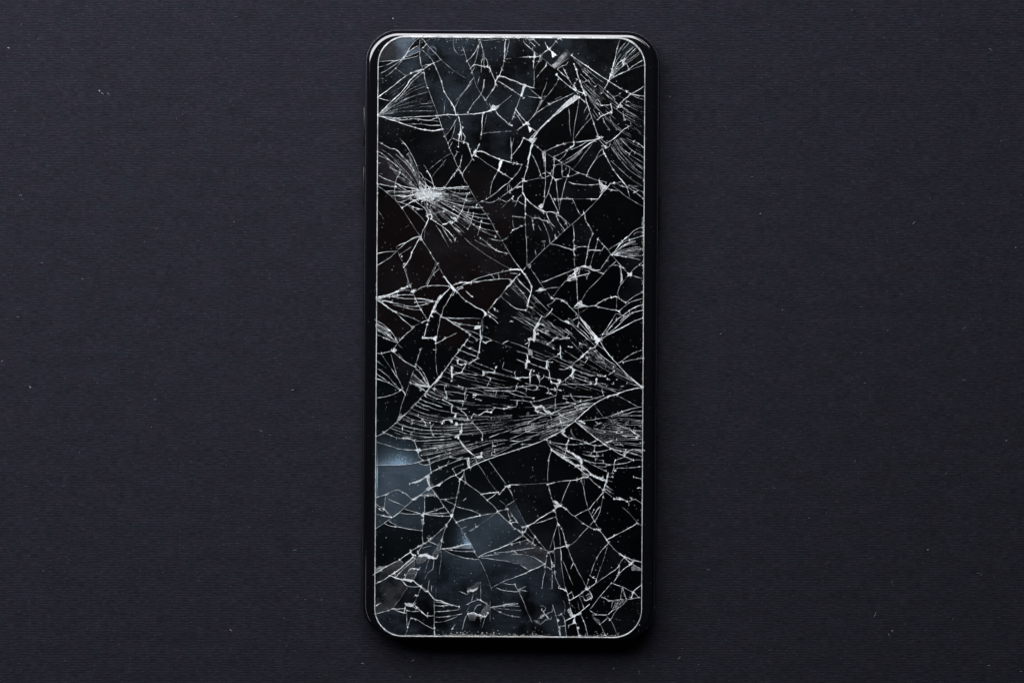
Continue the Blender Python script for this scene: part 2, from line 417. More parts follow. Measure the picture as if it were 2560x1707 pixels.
LINES = {
    'a': '''1109.6,227.9 1115.3,238.4 1122.9,248.9 1130.6,261.4 1136.3,272.9 1139.2,285.3 1142.1,290.1;
1038.8,182 1052.2,176.3 1063.6,170.5 1075.1,162.9 1084.7,158.1;
944.1,244.2 960.3,232.7 979.5,218.3 998.6,203 1013.9,191.6 1027.3,183.9 1042.6,177.2 1054.1,174.3;
944.1,289.1 960.3,272.9 975.6,257.6 991,243.2 1006.3,227.9 1017.7,212.6 1027.3,199.2 1042.6,185.8 1052.2,180.1;
1090.4,290.1 1109.6,288.2 1128.7,287.6 1145.9,287.6 1166.9,286.4 1189.9,284.9 1209,282.4 1224.3,277.6 1237.7,274.8;
944.1,291 960.3,293.9 975.6,299.6 994.8,305.4 1017.7,313 1038.8,319.7 1061.7,325.5 1082.8,327.4 1096.2,325.1 1106.7,323.6;
1175.6,172.4 1185.1,162.9 1195.6,163.8 1209,166.7 1222.4,169.6 1227.2,177.2;
1264.5,99.7 1262.6,113.1 1261.6,130.3 1260.7,145.6 1259.7,153.3;
1254.9,174.3 1249.2,187.7 1243.5,195.4 1239.6,203;
1243.5,191.6 1258.8,192.5 1272.2,198.3 1280,201.1;
1238.7,212.6 1239.6,203 1247.3,191.6;
1145.9,289.1 1148.8,302.5 1151.6,317.8 1150.7,333.1 1146.9,350;
1207.1,287.2 1205.2,304.4 1205.2,321.6 1203.3,336.9;
1280,314 1274.1,310.2;
1368,115 1370.9,123.6 1377.6,126.5;
1324,142.8 1337.4,143.7 1350.8,140.9;
1336.4,132.3 1335.5,143.7 1334.5,155.2 1333.6,168.6;
1280,201.1 1291.5,204.9 1303,210.7 1311.6,213.6 1324,218.3 1337.4,221.2;
1290.5,275.7 1299.1,287.2 1308.7,298.7 1315.4,307.3;
1448.3,244.2 1433,255.6 1417.7,266.2 1402.4,277.6 1387.1,289.1 1371.8,302.5 1356.5,315.9 1347,327.4 1337.4,340.8 1331.6,350;
1429.2,139 1436.9,145.6 1448.3,153.3 1459.8,161 1471.3,168.6 1486.6,180.1 1500,189.6 1515.3,199.2 1521,203;
1434.9,161 1440.7,174.3 1444.5,189.6 1450.3,204.9 1455,218.3 1459.8,229.8 1463.6,241.3;
1391,187.7 1402.4,199.2 1413.9,208.8 1425.4,218.3 1436.9,226 1444.5,235.6;
1434.9,212.6 1438.8,222.2 1446.4,229.8 1457.9,233.6 1467.5,239.4;
1521,203 1517.2,212.6 1512.4,220.3;
1521,203 1536.3,212.6 1551.6,222.2 1566.9,229.8 1576.5,234.6;
1576.5,234.6 1586.1,237.5 1597.6,239.4 1611.9,240.9;
1576.5,236.5 1568.9,243.2 1559.3,250.9 1551.6,258.5 1545.9,268.1 1541.1,272.9;
1526.8,260.4 1530.6,275.7 1528.7,283.4;
1494.3,299.6 1503.8,291 1513.4,286.3 1522.9,282.4 1530.6,277.6;
1530.6,350 1542.1,340.8 1555.5,327.4 1566.9,319.7 1572.7,315.9;
1522,203 1526.8,187.7 1530.6,174.3 1534.4,159 1539.2,141.8;
1044.5,1389.7 1056,1385.9 1065.6,1385 1075.1,1390.7 1082.8,1392.6 1090.4,1395.5 1096.2,1385;
1044.5,1378.3 1048.3,1387.8;
1027.3,1376.3 1027.3,1381.1 1033,1385.9 1038.8,1387.8;
1025.4,1380.2 1013.9,1387.8 998.6,1399.3;
1033,1385.9 1031.1,1393.6 1013.9,1408.9 998.6,1422.3 985.2,1431.8 973.7,1438.5;
973.7,1438.5 989,1443.3 1004.3,1449;
1027.3,1420.3 1038.8,1421.3 1048.3,1422.3;
1004.3,1450 1013.9,1448.1 1027.3,1450 1034.9,1451;
1034.9,1451.9 1044.5,1460.5 1054.1,1468.2 1063.6,1477.7 1069.4,1476.8;
1069.4,1476.8 1077,1487.3 1086.6,1498.8;
1103.8,1370.6 1121,1369.7 1144,1365.8 1161.2,1361 1176.5,1358.7;
1195.6,1391.6 1212.9,1383 1232,1376.3 1253,1368.7 1280,1356.3;
1170.8,1476.8 1182.2,1477.7 1189.9,1473.9 1195.6,1466.3;
1086.6,1498.8 1100,1500.7 1113.4,1506.4 1128.7,1511.2 1147.8,1516;
1086.6,1569.6 1086.6,1588.7;
1012,1519.8 1010.1,1531.3;
1034.9,1510.3 1042.6,1517.9 1052.2,1527.5 1063.6,1537 1067.5,1539.9;
1193.7,1497.8 1201.4,1499.7 1216.7,1509.3;
1168.9,1535.1 1178.4,1531.3 1186.1,1531.3 1193.7,1535.1 1201.4,1537 1212.9,1540.9 1219.6,1531.3;
1224.3,1517.9 1243.5,1515 1262.6,1511.2 1280,1508.3;
1280,1354.3 1291.5,1347.7 1303,1341;
1280,1445.2 1295.3,1439.5 1314.4,1431.8 1324,1427 1341.2,1419.4 1356.5,1411.7 1362.3,1409.8;
1345,1399.3 1362.3,1408.9;
1369.9,1379.2 1383.3,1376.3;
1387.1,1370.6 1402.4,1367.7 1413.9,1363.9 1419.6,1364.9;
1413.9,1355.3 1416.8,1366.8;
1398.6,1470.1 1406.3,1472 1415.8,1475.8;
1422.5,1500.7 1434.9,1494 1446.4,1487.3 1454.1,1481.6 1467.5,1472;
1473.2,1474.9 1480.9,1491.1 1477,1494.9 1465.6,1500.7;
1450.3,1529.4 1461.7,1519.8 1473.2,1510.3;
1549.7,1429.9 1544,1437.6;
1549.7,1384 1563.1,1391.6 1582.2,1399.3 1603.3,1404.1;
1561.2,1393.6 1578.4,1408.9;
1578.4,1407 1586.1,1401.2 1603.3,1404.1;
1584.2,1479.6 1578.4,1493;
1431.1,1536.1 1438.8,1537 1450.3,1529.4;
1412,1552.3 1423.5,1545.6 1436.9,1540.9;
1394.8,1544.7 1396.7,1552.3;
1354.6,1523.6 1364.2,1537 1375.6,1549.5;
993.4,458.8 1001.6,464.5 1014.6,467.8 1027.6,470.2 1043.8,475.1;
967.4,479.2 978.8,477.1 995.1,479.2 1011.3,479.2 1027.6,478 1047.1,477.5;
977.2,489.7 995.1,489.7 1011.3,492.2 1027.6,488.1 1047.1,483.2 1060.1,484.9;
1005.6,520.6 1017.8,511.7 1030.8,503.6 1043.8,498.7 1056.9,494.6 1069.9,489.7 1084.5,486.5 1102.4,484.9;
1068.2,427.9 1074.7,437.7 1079.6,449.1 1082.1,458.8 1086.1,470.2;
1086.1,471 1105.6,470.2 1125.2,469.9 1144.7,468.9 1157.7,467.8 1170.7,466.7;
1107.3,561.3 1115.4,559.7 1123.5,554.8 1127.6,556.4;
1141.4,551.5 1131.7,556.4;
1068.2,540.2 1071.5,536.9 1078,536.9 1079.6,545 1078,548.3;
1068.2,540.2 1071.5,546.7 1068.2,554.8 1063.4,566.2 1056.9,577.6 1050.4,600;
1024.3,598.7 1037.3,593.8 1051.2,592.2 1055.2,600;
1144.7,424.7 1152.8,429.6 1149.6,434.4;
1187,380.8 1178.8,393.8;
1190.2,379.2 1203.2,379.2 1216.2,384 1232.5,392.2 1248.8,398.7 1256.9,401.1 1279.7,407.6;
1188.6,389.7 1196.7,393.8;
1245.5,426.3 1260.2,436.1;
1279.7,447.5 1271.5,457.2;
1330.3,359.6 1327,371 1325.4,382.4 1322.2,398.7 1318.9,418.2 1314,432.8 1310,447.5;
1437.6,356.7 1457.2,353.9 1475,351.5 1488.1,349.9 1499.4,346.6;
1434.4,356.4 1434.4,363.7 1426.3,368.6;
1414.9,375.9 1418.1,377.5;
1397,401.9 1403.5,406.8;
1385.6,397 1397,401.9;
1380.7,442.6 1388.8,449.1;
1307.5,452.3 1315.7,453.2;
1505.9,371 1510.8,384 1515.7,392.2;
1543.3,437.7 1549.9,445.8 1558,455.6 1567.7,467;
1525.5,458.8 1535.2,457.2 1541.7,457.2;
1527.1,457.2 1517.3,470.2 1505.9,483.2 1496.2,496.3;
1405.1,497.1 1416.5,497.1 1431.1,497.6;
1465.3,497.1 1478.3,497.9 1492.9,497.9;
1452.3,540.2 1460.4,533.7;
1314,494.6 1322.2,504.4 1331.9,512.5 1343.3,520.6 1353.1,525.5 1364.4,530.4;
1356.3,549.9 1366.1,552.4;
1279.9,496.3 1283.1,491.4;
1282.3,575.1 1292.9,571.1 1304.3,565.4;
1307.5,483.2 1313.2,494.6 1314,512.5;
1588.9,480 1597,475.1;
1048.7,595 1042.2,608 1035.7,621 1029.2,632.4 1026,643.8 1021.1,651.9 1014.6,661.7 1008.9,668.2;
1110.5,691 1118.7,702.3 1128.4,715.4;
940.6,743.8 959.3,739.7 977.2,734.9 991.8,728.4 1004.8,721.9 1017.8,717;
940.6,748.7 954.4,745.4 969,739.7 983.7,733.2 998.3,728.4;
1027.6,730 1034.1,725.1 1040.6,723.5;
1039,746.3 1053.6,747.1 1068.2,749.5 1081.3,752.8;
1081.3,752.8 1091,752.8;
940.6,748.7 954.4,757.6 969,767.4 980.4,775.5 990.2,780.4;
1056,806.4 1065,801.5 1071.5,801.5;
1128.4,715.4 1120.3,725.1 1110.5,734.9 1102.4,744.6 1094.3,756;
1091,754.4 1086.1,767.4 1081.3,775.5 1076.4,788.5 1071.5,799.9;
1071.5,799.9 1068.2,811.3;
1082.9,778.8 1078,786.9 1079.6,790.2;
1100.8,792.6 1112.2,795 1123.5,801.5 1131.7,808.1 1143.1,814.6 1156.1,822.7 1165.8,829.2 1178.8,835.7;
1128.4,715.4 1138.2,725.1 1143.1,730;
1143.1,730 1154.4,743 1165.8,752.8 1178.8,760.9 1191.8,769 1206.5,775.5 1216.2,783.7;
1216.2,783.7 1226,791.8;
1131.7,713.7 1141.4,709.7 1154.4,706.4 1167.4,706.4 1178.8,705.6;
1253.6,602.3 1256.9,601.5;
1268.3,717 1276.4,712.1 1279.7,705.6;
1200,816.2 1200.8,827.6 1201.6,839 1203.2,850;
1056.9,844.6 1068.2,843.8 1081.3,845.5 1091,843.8;
1275,674.7 1288,674.2 1301,674.2;
1301,671.4 1305.9,679.6 1312.4,686.1;
1353.9,603.9 1363.6,603.1;
1470.2,625.9 1479.9,625.1 1488.1,625.9 1504.3,625.9;
1569.4,682.8 1575.9,687.7;
1530.3,636.5 1538.5,625.9 1546.6,614.5 1556.4,603.1;
1530.3,637.3 1548.2,639.7 1564.5,642.2;
1549.9,666.6 1558,669.8;
1571,684.4 1579.1,681.2 1577.5,687.7 1567.7,691;
1528.7,744.6 1536.8,741.4 1543.3,743;
1502.7,848.7 1519,837.3 1538.5,827.6 1554.7,819.4 1572.6,809.7 1588.9,801.5 1606.8,795;
1540.1,775.5 1548.2,778.8 1549.9,783.7;
1435.2,673.1 1445.8,669.8 1455.5,666.6 1463.7,664.9;
1463.7,666.6 1476.7,667.4;
1436,673.1 1437.6,686.1 1439.3,695.8;
1418.1,695.8 1426.3,689.3 1437.6,681.2 1445.8,673.1;
1439.3,692.6 1450.6,689.3 1463.7,686.1 1473.4,682.8;
1457.2,668.2 1470.2,669.8 1479.9,674.7 1489.7,676.3 1499.4,674.7;
1499.4,681.2 1509.2,684.4;
1437.6,765.8 1445.8,757.6 1452.3,752.8;
1449,759.3 1458.8,762.5 1465.3,765.8;
1338.4,726.7 1349.8,726.7 1361.2,723.5;
1408.4,752.8 1418.1,759.3;
1449,791.8 1460.4,804.8 1473.4,819.4;
1473.4,819.4 1486.4,837.3 1494.6,850;
1413.2,803.2 1421.4,808.1;
1434.4,799.9 1444.1,793.4;
1450.6,795 1462,811.3 1476.7,830.8 1488.1,843.8;
1330.3,717 1327,733.2 1323.8,744.6 1320.5,757.6 1318.9,765.8;
1318.9,765.8 1328.7,769;
1354.7,790.2 1362.8,793.4;
1362.8,793.4 1372.6,783.7 1379.1,775.5 1380.7,772.3;
1354.7,790.2 1349.8,799.9 1344.9,809.7 1338.4,819.4 1335.2,825.9;
1335.2,825.9 1338.4,834.1 1344.9,835.7;
1335.2,850 1336.8,839 1344.9,834.1;
1278.3,802.4 1283.1,804;
1384,848.7 1387.2,843.8;
999.9,975.1 1006.4,975.1 1012.9,984.9;
1034.1,916.6 1040.6,911.7;
1025.1,955.6 1040.6,960.5 1056.9,964.5 1074.7,967.8;
1074.7,967.8 1068.2,976.7 1065,980;
1074.7,967.8 1086.1,955.6 1097.5,942.6 1105.6,932.8;
1157.7,862.9 1164.2,854.8 1169.1,846.6;
1056.9,845.8 1079.6,845;
1090.2,858 1102.4,853.1 1113.8,845;
1203.2,845 1200,859.6 1198.3,880.8;
1194.3,895.4 1183.7,901.9 1174,908.4;
1144.7,900.3 1144.7,908.4 1154.4,911.7 1164.2,910.1 1160.9,918.2 1156.1,924.7 1153.6,931.2 1136.5,933.6;
1130,916.6 1128.4,926.3 1130,939.3 1129.2,952.3;
1204.9,853.1 1214.6,857.2 1221.1,853.1 1228.4,852.3;
1255.3,860.5 1263.4,854.8 1271.5,852.3;
1204.9,924.7 1209.7,928.8 1219.5,930.4 1235.8,930.4;
1146.3,965.4 1157.7,968.6;
1130,1015.8 1129.2,1028.8 1136.5,1033.7;
1196.7,1038.5 1209.7,1030.4 1216.2,1028.8 1227.6,1030.4;
1260.2,1021.5 1271.5,1017.4;
1105.6,1058.1 1108.9,1051.5 1120.3,1049.1 1130,1053.2;
1008.1,1095.5 1022.7,1093.8;
1492.9,859.6 1484.8,869.4 1476.7,869.4;
1476.7,869.4 1468.5,879.2 1457.2,888.9;
1427.9,918.2 1431.1,921.4 1437.6,924.7;
1426.3,939.3 1432.8,945.8;
1499.4,851.5 1509.2,867.8 1519,882.4 1530.3,895.4 1543.3,910.1 1558,926.3 1575.9,944.2;
1575.9,944.2 1590.5,955.6 1605.2,968.6;
1606.8,967.8 1584,971.9 1564.5,976.7 1543.3,984.9 1519,991.4;
1543.3,984.9 1519,991.4 1502.7,999.5 1486.4,1009.3 1470.2,1022.3 1455.5,1035.3 1437.6,1051.5;
1437.6,1051.5 1421.4,1064.6 1405.1,1075.9 1385.6,1087.3 1361.2,1098.7;
1421.4,866.1 1429.5,867.8;
1501.1,939.3 1512.4,941 1515.7,937.7;
1491.3,947.5 1490.5,957.2 1488.1,960.5;
1320.5,849.9 1327,848.3 1335.2,851.5;
1318.1,887.3 1318.9,900.3 1316.5,910.1 1314,919.8;
1327,926.3 1323.8,936.1 1325.4,942.6 1324.6,958.8;
1400.2,862.9 1401.9,874.3 1400.2,885.7;
1395.4,885.7 1400.2,884 1403.5,898.7;
1367.7,861.3 1375.8,856.4 1382.3,849.9;
1382.3,851.5 1384,846.6 1397,845;
1398.6,848.3 1410,846.6 1423,845;
1367.7,903.5 1366.1,916.6 1366.1,921.4;
1379.1,955.6 1392.1,958.8 1398.6,957.2;
1369.3,981.6 1375.8,983.2;
1288,942.6 1297.8,944.2 1307.5,942.6;
1307.5,942.6 1314,944.2 1323.8,942.6;
1340.1,973.5 1343.3,968.6;
1340.1,1017.4 1338.4,1025.5 1344.9,1028.8;
1340.1,1017.4 1353.1,1014.1 1359.6,1019;
1344.9,1028.8 1362.8,1035.3;
1426.3,983.2 1429.5,989.7;
1457.2,1010.9 1462,1012.5;
1400.2,1046.7 1401.9,1054.8 1405.1,1054.8;
1439.3,1053.2 1453.9,1066.2 1470.2,1079.2 1486.4,1092.2 1497.8,1100;
1445.8,1051.5 1453.9,1053.2 1460.4,1058.1;
1528.7,1039.4 1543.3,1033.7 1556.4,1028.8;
1486.4,1071.1 1496.2,1072.7;
1574.3,1072.7 1584,1080.8 1597,1089;
1593.8,1089 1590.5,1095.5;
1035.7,1125.1 1050.4,1124.3;
1021.1,1095 1035.7,1099.9;
1061.7,1192.6 1069.9,1187.7 1078,1181.2;
1068.2,1199.1 1073.1,1212.1 1078,1220.2;
1078,1220.2 1086.1,1215.4 1095.9,1212.1 1105.6,1205.6;
1159.3,1174.7 1167.4,1171.4 1174,1168.2;
1174,1168.2 1193.5,1158.4 1213,1150.3 1235.8,1142.2 1255.3,1135.7 1279.7,1127.5;
1170.7,1145.4 1169.1,1156.8 1170.7,1166.6;
1146.3,1095 1157.7,1111.3 1169.1,1124.3 1183.7,1137.3;
1230.9,1114.5 1239,1114.5;
1034.1,1247.9 1043.8,1241.4 1053.6,1234.9 1065,1226.7;
1052,1238.1 1069.9,1238.9;
1141.4,1305.6 1157.7,1299.1 1177.2,1293.4 1200,1288.5;
1243.9,1277.2 1255.3,1274.7;
1159.3,1334.1 1165.8,1332.4;
959.3,1288.5 978.8,1293.4;
1275,1129.2 1294.5,1122.6 1317.3,1116.1 1340.1,1108 1362.8,1098.3;
1372.6,1104.8 1375.8,1107.2;
1379.1,1123.5 1392.1,1134 1408.4,1145.4 1424.6,1155.2 1439.3,1164.9 1452.3,1174.7;
1452.3,1174.7 1462,1182.8 1470.2,1187.7;
1421.4,1101.5 1416.5,1111.3;
1462,1104.8 1475,1110.5;
1492.9,1095 1502.7,1103.1 1512.4,1111.3 1525.5,1119.4;
1561.2,1140.5 1572.6,1145.4 1584,1150.3;
1510.8,1106.4 1527.1,1102.3;
1455.5,1147 1452.3,1160.1 1453.9,1164.9;
1452.3,1163.3 1463.7,1171.4 1479.9,1186.1;
1483.2,1191 1515.7,1202.3;
1458.8,1192.6 1470.2,1192.6;
1426.3,1200.7 1442.5,1199.1 1453.9,1194.2 1468.5,1192.6;
1483.2,1125.9 1486.4,1127.5;
1520.6,1179.6 1517.3,1195.8 1514.1,1208.8 1509.2,1223.5;
1535.2,1247.1 1549.9,1247.9 1561.2,1248.7;
1574.3,1241.4 1579.1,1246.3;
1367.7,1210.5 1385.6,1205.6;
1387.2,1259.3 1401.9,1262.5;
1401.9,1264.1 1416.5,1272.3;
1478.3,1286.9 1486.4,1303.2;
1484.8,1322.7 1496.2,1324.3;
1385.6,1275.5 1366.1,1285.3 1348.2,1296.7 1331.9,1308.1 1318.9,1314.6;
1384,1275.5 1388.8,1282;
1305.9,1317.8 1318.9,1314.6;
1318.9,1314.6 1312.4,1327.6 1305.9,1329.2''',
    'b': '''944.1,155.2 964.2,153.7 987.1,152.3 1006.3,149.5 1025.4,146.2 1048.3,139;
944.1,169 964.2,163.8 987.1,154.3 1002.4,149.9 1012,143.7 1017.7,132.3 1031.1,110.3 1046.4,96.9;
946,185.4 962.3,178.6 975.6,170.1 987.1,162.9 998.6,154.8 1008.2,145.6 1019.6,131.3 1031.1,123.6 1046.4,113.1;
989,171.5 1002.4,182 1014.9,189.3;
1050.3,125.6 1049.3,139.9 1051.2,153.3 1054.1,164.8 1058.9,174.3 1060.8,183.9 1061.7,195.4 1066.5,212.6 1069.4,220.3;
1053.1,91.1 1057.9,98.8 1065.6,109.3;
1065.6,111.2 1057.9,119.8 1052.2,124.6;
1052.2,124.6 1061.7,131.3 1071.3,139.9 1078.9,149.5 1083.7,157.1 1087.6,164.8 1092.3,176.3 1098.1,189.6 1102.9,203 1106.7,216.4 1109.6,227.9;
1056,165.7 1065.6,162.9 1080.9,160 1092.3,155.2 1102.9,150.4;
944.1,245.1 962.3,249.9 977.6,253.2;
946,287.2 966.1,270 987.1,254.7 1004.3,237.5 1017.7,222.2 1033,203 1046.4,191.6 1057.9,182;
944.1,289.1 966.1,292.9 987.1,295.8 1013.9,293.9 1038.8,292.6 1063.6,291.4 1090.4,290.1;
987.1,295.8 1013.9,300.6 1029.2,297.7 1046.4,298.7 1071.3,302.1 1086.6,296.8 1096.2,294.9;
969.9,293.9 987.1,300.6 1010.1,300.6 1017.7,297.7;
1013.9,311.1 1036.9,310.5 1052.2,310.5 1067.5,313 1082.8,314.4 1102.9,313;
1151.6,139 1162.2,137;
1166.9,154.3 1178.4,143.7 1188,130.3 1195.6,116 1201.4,105.5;
1201.4,103.6 1205.2,118.9 1208.1,132.3 1207.1,145.6 1203.3,157.1 1203.3,168.6 1203.3,182;
1210.9,132.3 1210,149.5 1210,162.9 1210.9,169.6;
1211.9,143.7 1218.6,154.3 1219.6,166.7;
1179.4,182 1188,166.7;
1227.2,177.2 1232,189.6 1236.8,201.1 1238.7,212.6;
1203.3,149.5 1210,149.5;
1210.9,201.1 1209,216.4 1205.2,229.8 1197.6,243.2 1189.9,250.9 1182.2,260.4 1169.8,281.5;
1243.5,203 1254.9,208.8 1266.4,216.4 1280,225;
1239.6,212.6 1232,226 1224.3,235.6 1214.8,250.9;
1239.6,277.6 1247.3,289.1 1260.7,300.6 1272.2,312.1 1280,314.9;
1110.5,341.7 1122.9,329.3 1132.5,314 1142.1,296.8;
1155.5,317.8 1153.6,333.1 1153.6,350;
1155.5,331.2 1162.2,342.7 1162.2,350;
1146.9,336.9 1153.6,336.9;
1205.2,335 1224.3,332.2 1249.2,330.2 1280,328.3;
1117.2,288.2 1124.9,294.9;
1306.8,101.6 1316.3,113.1 1329.7,124.6 1343.1,136.1 1350.8,141.8;
1321.1,99.7 1329.7,109.3 1336.4,115;
1333.6,97.8 1339.3,105.5 1347.9,113.1;
1390,103.6 1383.3,113.1 1373.7,122.7 1362.3,130.3 1350.8,140.9;
1362.3,105.5 1367,116 1373.7,122.7;
1297.2,144.1 1310.6,143.4 1324,142.8;
1350.8,143.7 1347,154.3;
1352.7,145.6 1351.7,155.2;
1366.1,157.1 1364.2,166.7 1357.5,174.3 1348.9,183.9 1341.2,195.4;
1280,225 1291.5,232.7 1302,240.3 1310.6,245.1;
1313.5,239.4 1327.8,243.2 1343.1,245.1 1356.5,243.2 1364.2,240.3;
1395.7,199.2 1389,212.6 1379.5,226 1369.9,237.5 1360.3,248.9 1352.7,256.6;
1351.7,246.1 1353.6,252.8 1347,264.3 1341.2,277.6 1335.5,287.2 1325.9,298.7 1318.3,307.3;
1435.9,232.7 1417.7,241.3 1398.6,249.9 1375.6,260.4 1360.3,270 1347,278.6 1331.6,292.9 1321.1,304.4;
1371.8,260.4 1366.1,255.6;
1287.7,281.5 1297.2,294.9 1308.7,312.1;
1287.7,281.5 1283.8,292.9 1280,300.6;
1315.4,308.2 1308.7,314 1299.1,321.6 1292.4,327.4;
1325.9,318.8 1337.4,327.4 1343.1,331.2;
1438.8,238.4 1421.6,252.8 1402.4,270 1383.3,289.1 1364.2,306.3 1347,323.6 1329.7,340.8 1322.1,350;
1463.6,241.3 1467.5,258.5 1473.2,275.7 1478.9,292.9 1484.7,310.2 1490.4,325.5 1496.2,342.7;
1394.8,174.3 1404.3,183.9 1419.6,196.3;
1406.3,168.6 1413.9,182 1421.6,197.3 1429.2,210.7 1434.9,218.3;
1394.8,172.4 1406.3,165.7 1413.9,162.9;
1436.9,208.8 1442.6,199.2;
1452.2,208.8 1461.7,204.9 1471.3,201.1 1475.1,206.9;
1457.9,180.1 1463.6,183.9 1467.5,187.7;
1512.4,220.3 1503.8,233.6;
1494.3,210.7 1507.6,222.2 1519.1,229.8 1532.5,243.2 1538.2,250.9;
1488.5,216.4 1492.3,212.6 1496.2,210.7;
1482.8,227.9 1492.3,224.1;
1498.1,220.3 1507.6,229.8 1503.8,233.6;
1610.9,215.5 1597.6,225 1586.1,230.8 1576.5,236.5;
1582.2,239.4 1593.7,245.1 1611.9,249.9;
1530.6,241.3 1538.2,241.3 1545.9,238.4 1549.7,234.6;
1538.2,248.9 1532.5,241.3;
1549.7,235.6 1550.7,241.3;
1563.1,256.6 1568.9,253.7 1576.5,256.6;
1563.1,262.3 1576.5,268.1;
1545.9,270 1553.6,267.1 1555.5,264.3;
1487.6,252.8 1494.3,249.9 1500,256.6 1502.9,264.3;
1496.2,260.4 1490.4,260.4;
1505.7,264.3 1517.2,263.3 1526.8,261.4;
1498.1,283.4 1503.8,291;
1557.4,277.6 1559.3,291 1561.2,300.6;
1557.4,300.6 1563.1,300.6;
1576.5,304.4 1577.5,313;
1570.8,315.9 1582.2,314.9;
1507.6,296.8 1513.4,310.2 1522.9,323.6;
1522.9,291 1528.7,302.5 1536.3,315.9 1547.8,325.5 1555.5,327.4;
1448.3,243.2 1459.8,252.8 1467.5,258.5;
1463.6,247 1465.6,258.5;
1477,296.8 1467.5,306.3 1457.9,317.8 1448.3,329.3 1436.9,346.5;
1482.8,350 1496.2,345.6 1505.7,344.6;
1492.3,340.8 1500,345.6;
1539.2,141.8 1543,122.7 1546.9,109.3 1551.6,97.8;
1522.9,201.1 1534.4,193.5 1547.8,186.8 1566.9,178.2 1578.4,168.6 1593.7,159 1609,149.5;
1528.7,189.6 1534.4,176.3 1547.8,157.1 1559.3,149.5 1565,138 1572.7,128.4 1586.1,117;
1557.4,155.2 1570.8,139.9 1582.2,128.4 1593.7,117;
1542.1,172.4 1553.6,169.6 1559.3,161 1555.5,153.3;
1559.3,161 1566.9,161 1572.7,172.4;
1056,1340 1056.9,1351.5 1057.9,1358.2;
1086.6,1340 1078.9,1347.7 1071.3,1352.4 1059.8,1358.2 1044.5,1366.8 1027.3,1376.3;
1068.4,1343.8 1073.2,1345.7 1080.9,1343.8;
1069.4,1352.4 1080.9,1356.3 1094.3,1363;
1106.7,1340 1104.8,1353.4 1101.9,1368.7;
1059.8,1358.2 1052.2,1368.7 1044.5,1382.1;
998.6,1399.3 1004.3,1402.2 1008.2,1407.9;
998.6,1399.3 983.3,1407 966.1,1415.6 952.7,1424.2 937.4,1433.7;
1036.9,1389.7 1036.9,1397.4 1021.6,1410.8 1006.3,1424.2 994.8,1435.6 989,1443.3;
973.7,1438.5 962.3,1447.1 948.9,1453.8 937.4,1459.6;
1004.3,1449 1013.9,1443.3 1012,1435.6;
1012,1443.3 1021.6,1426.1 1027.3,1419.4;
1031.1,1416.5 1034.9,1422.3;
1044.5,1424.2 1038.8,1437.6 1035.9,1447.1;
1004.3,1450 1012,1458.6 1021.6,1465.3 1036.9,1466.3 1052.2,1465.3;
1040.7,1456.7 1057.9,1468.2 1067.5,1477.7;
1052.2,1465.3 1048.3,1477.7 1042.6,1491.1;
1085.6,1395.5 1082.8,1416.5 1080.9,1423.2 1069.4,1430.9;
1109.6,1370.6 1138.2,1368.7 1182.2,1369.1;
1109.6,1371.6 1128.7,1374.4 1151.6,1377.3 1187,1378.3;
1107.6,1371.6 1122.9,1381.1 1140.2,1387.8 1159.3,1393.6 1180.3,1396.8 1197.6,1397;
1197.6,1391.6 1220.5,1387.8 1245.4,1385;
1203.3,1393.6 1224.3,1396.4 1253,1400.3 1276,1404.1;
1232,1376.3 1237.7,1381.1 1253,1380.2 1280,1377.3;
1195.6,1391.6 1195.6,1397;
1239.6,1468.2 1254.9,1473.9 1268.3,1476.8 1280,1477.4;
1147.8,1476.8 1159.3,1481.6 1168.9,1485.4 1169.8,1478.7;
1086.6,1513.1 1105.7,1513.7 1128.7,1512.2;
1086.6,1527.5 1109.6,1527.5 1130.6,1525.2 1147.8,1522.7;
1086.6,1540.9 1100,1541.8 1119.1,1539.9 1138.2,1537 1155.5,1533.2;
1085.6,1498.8 1085.6,1531.3 1085.6,1573.4 1086.6,1588.7;
937.4,1534.2 956.5,1529.4 969.9,1525.6 981.4,1520.8 994.8,1521.7 1012,1519.8;
981.4,1521.7 994.8,1526.5 1010.1,1531.3 1017.7,1533.2;
1017.7,1533.2 1016.8,1546.6 1017.7,1560 1019.6,1569.6;
1013.9,1508.3 1012,1519.8;
1029.2,1515 1040.7,1519.8;
1017.7,1524.6 1029.2,1527.5 1048.3,1527.1;
1067.5,1538.9 1084.7,1538.9;
1052.2,1525.6 1059.8,1533.2 1067.5,1538.9 1069.4,1531.3;
1021.6,1506.4 1031.1,1508.3;
1042.6,1489.2 1038.8,1500.7 1033,1508.3;
1039.7,1487.3 1045.5,1487.3;
1027.3,1544.7 1038.8,1546.6 1052.2,1554.3 1067.5,1563.8 1085.6,1572.4;
1027.3,1544.7 1022.5,1556.2 1019.6,1567.6;
1166.9,1510.3 1178.4,1504.5 1193.7,1498.8;
1203.3,1542.8 1201.4,1554.3;
1233.9,1517.9 1258.8,1514.1 1280,1513.1;
1232,1518.9 1249.2,1529.4 1262.6,1535.1 1280,1538.9;
1130.6,1569.6 1138.2,1560;
937.4,1515 952.7,1506.4;
1310.6,1340 1320.2,1348.6 1331.6,1357.2 1337.4,1362;
1280,1359.1 1299.1,1354.3 1318.3,1348.6;
1315.4,1359.1 1325.9,1354.3;
1331.6,1357.2 1333.6,1347.7 1339.3,1341.9;
1338.3,1341 1348.9,1355.3 1360.3,1368.7 1368,1377.3;
1337.4,1362 1343.1,1364.9 1352.7,1369.7 1368,1376.3;
1280,1376.3 1299.1,1374.4 1322.1,1370.6 1339.3,1367.7;
1280,1376.3 1285.7,1377.3 1292.4,1384;
1300.1,1411.7 1312.5,1418.4 1324,1427;
1383.3,1345.7 1386.2,1363 1387.1,1372.5;
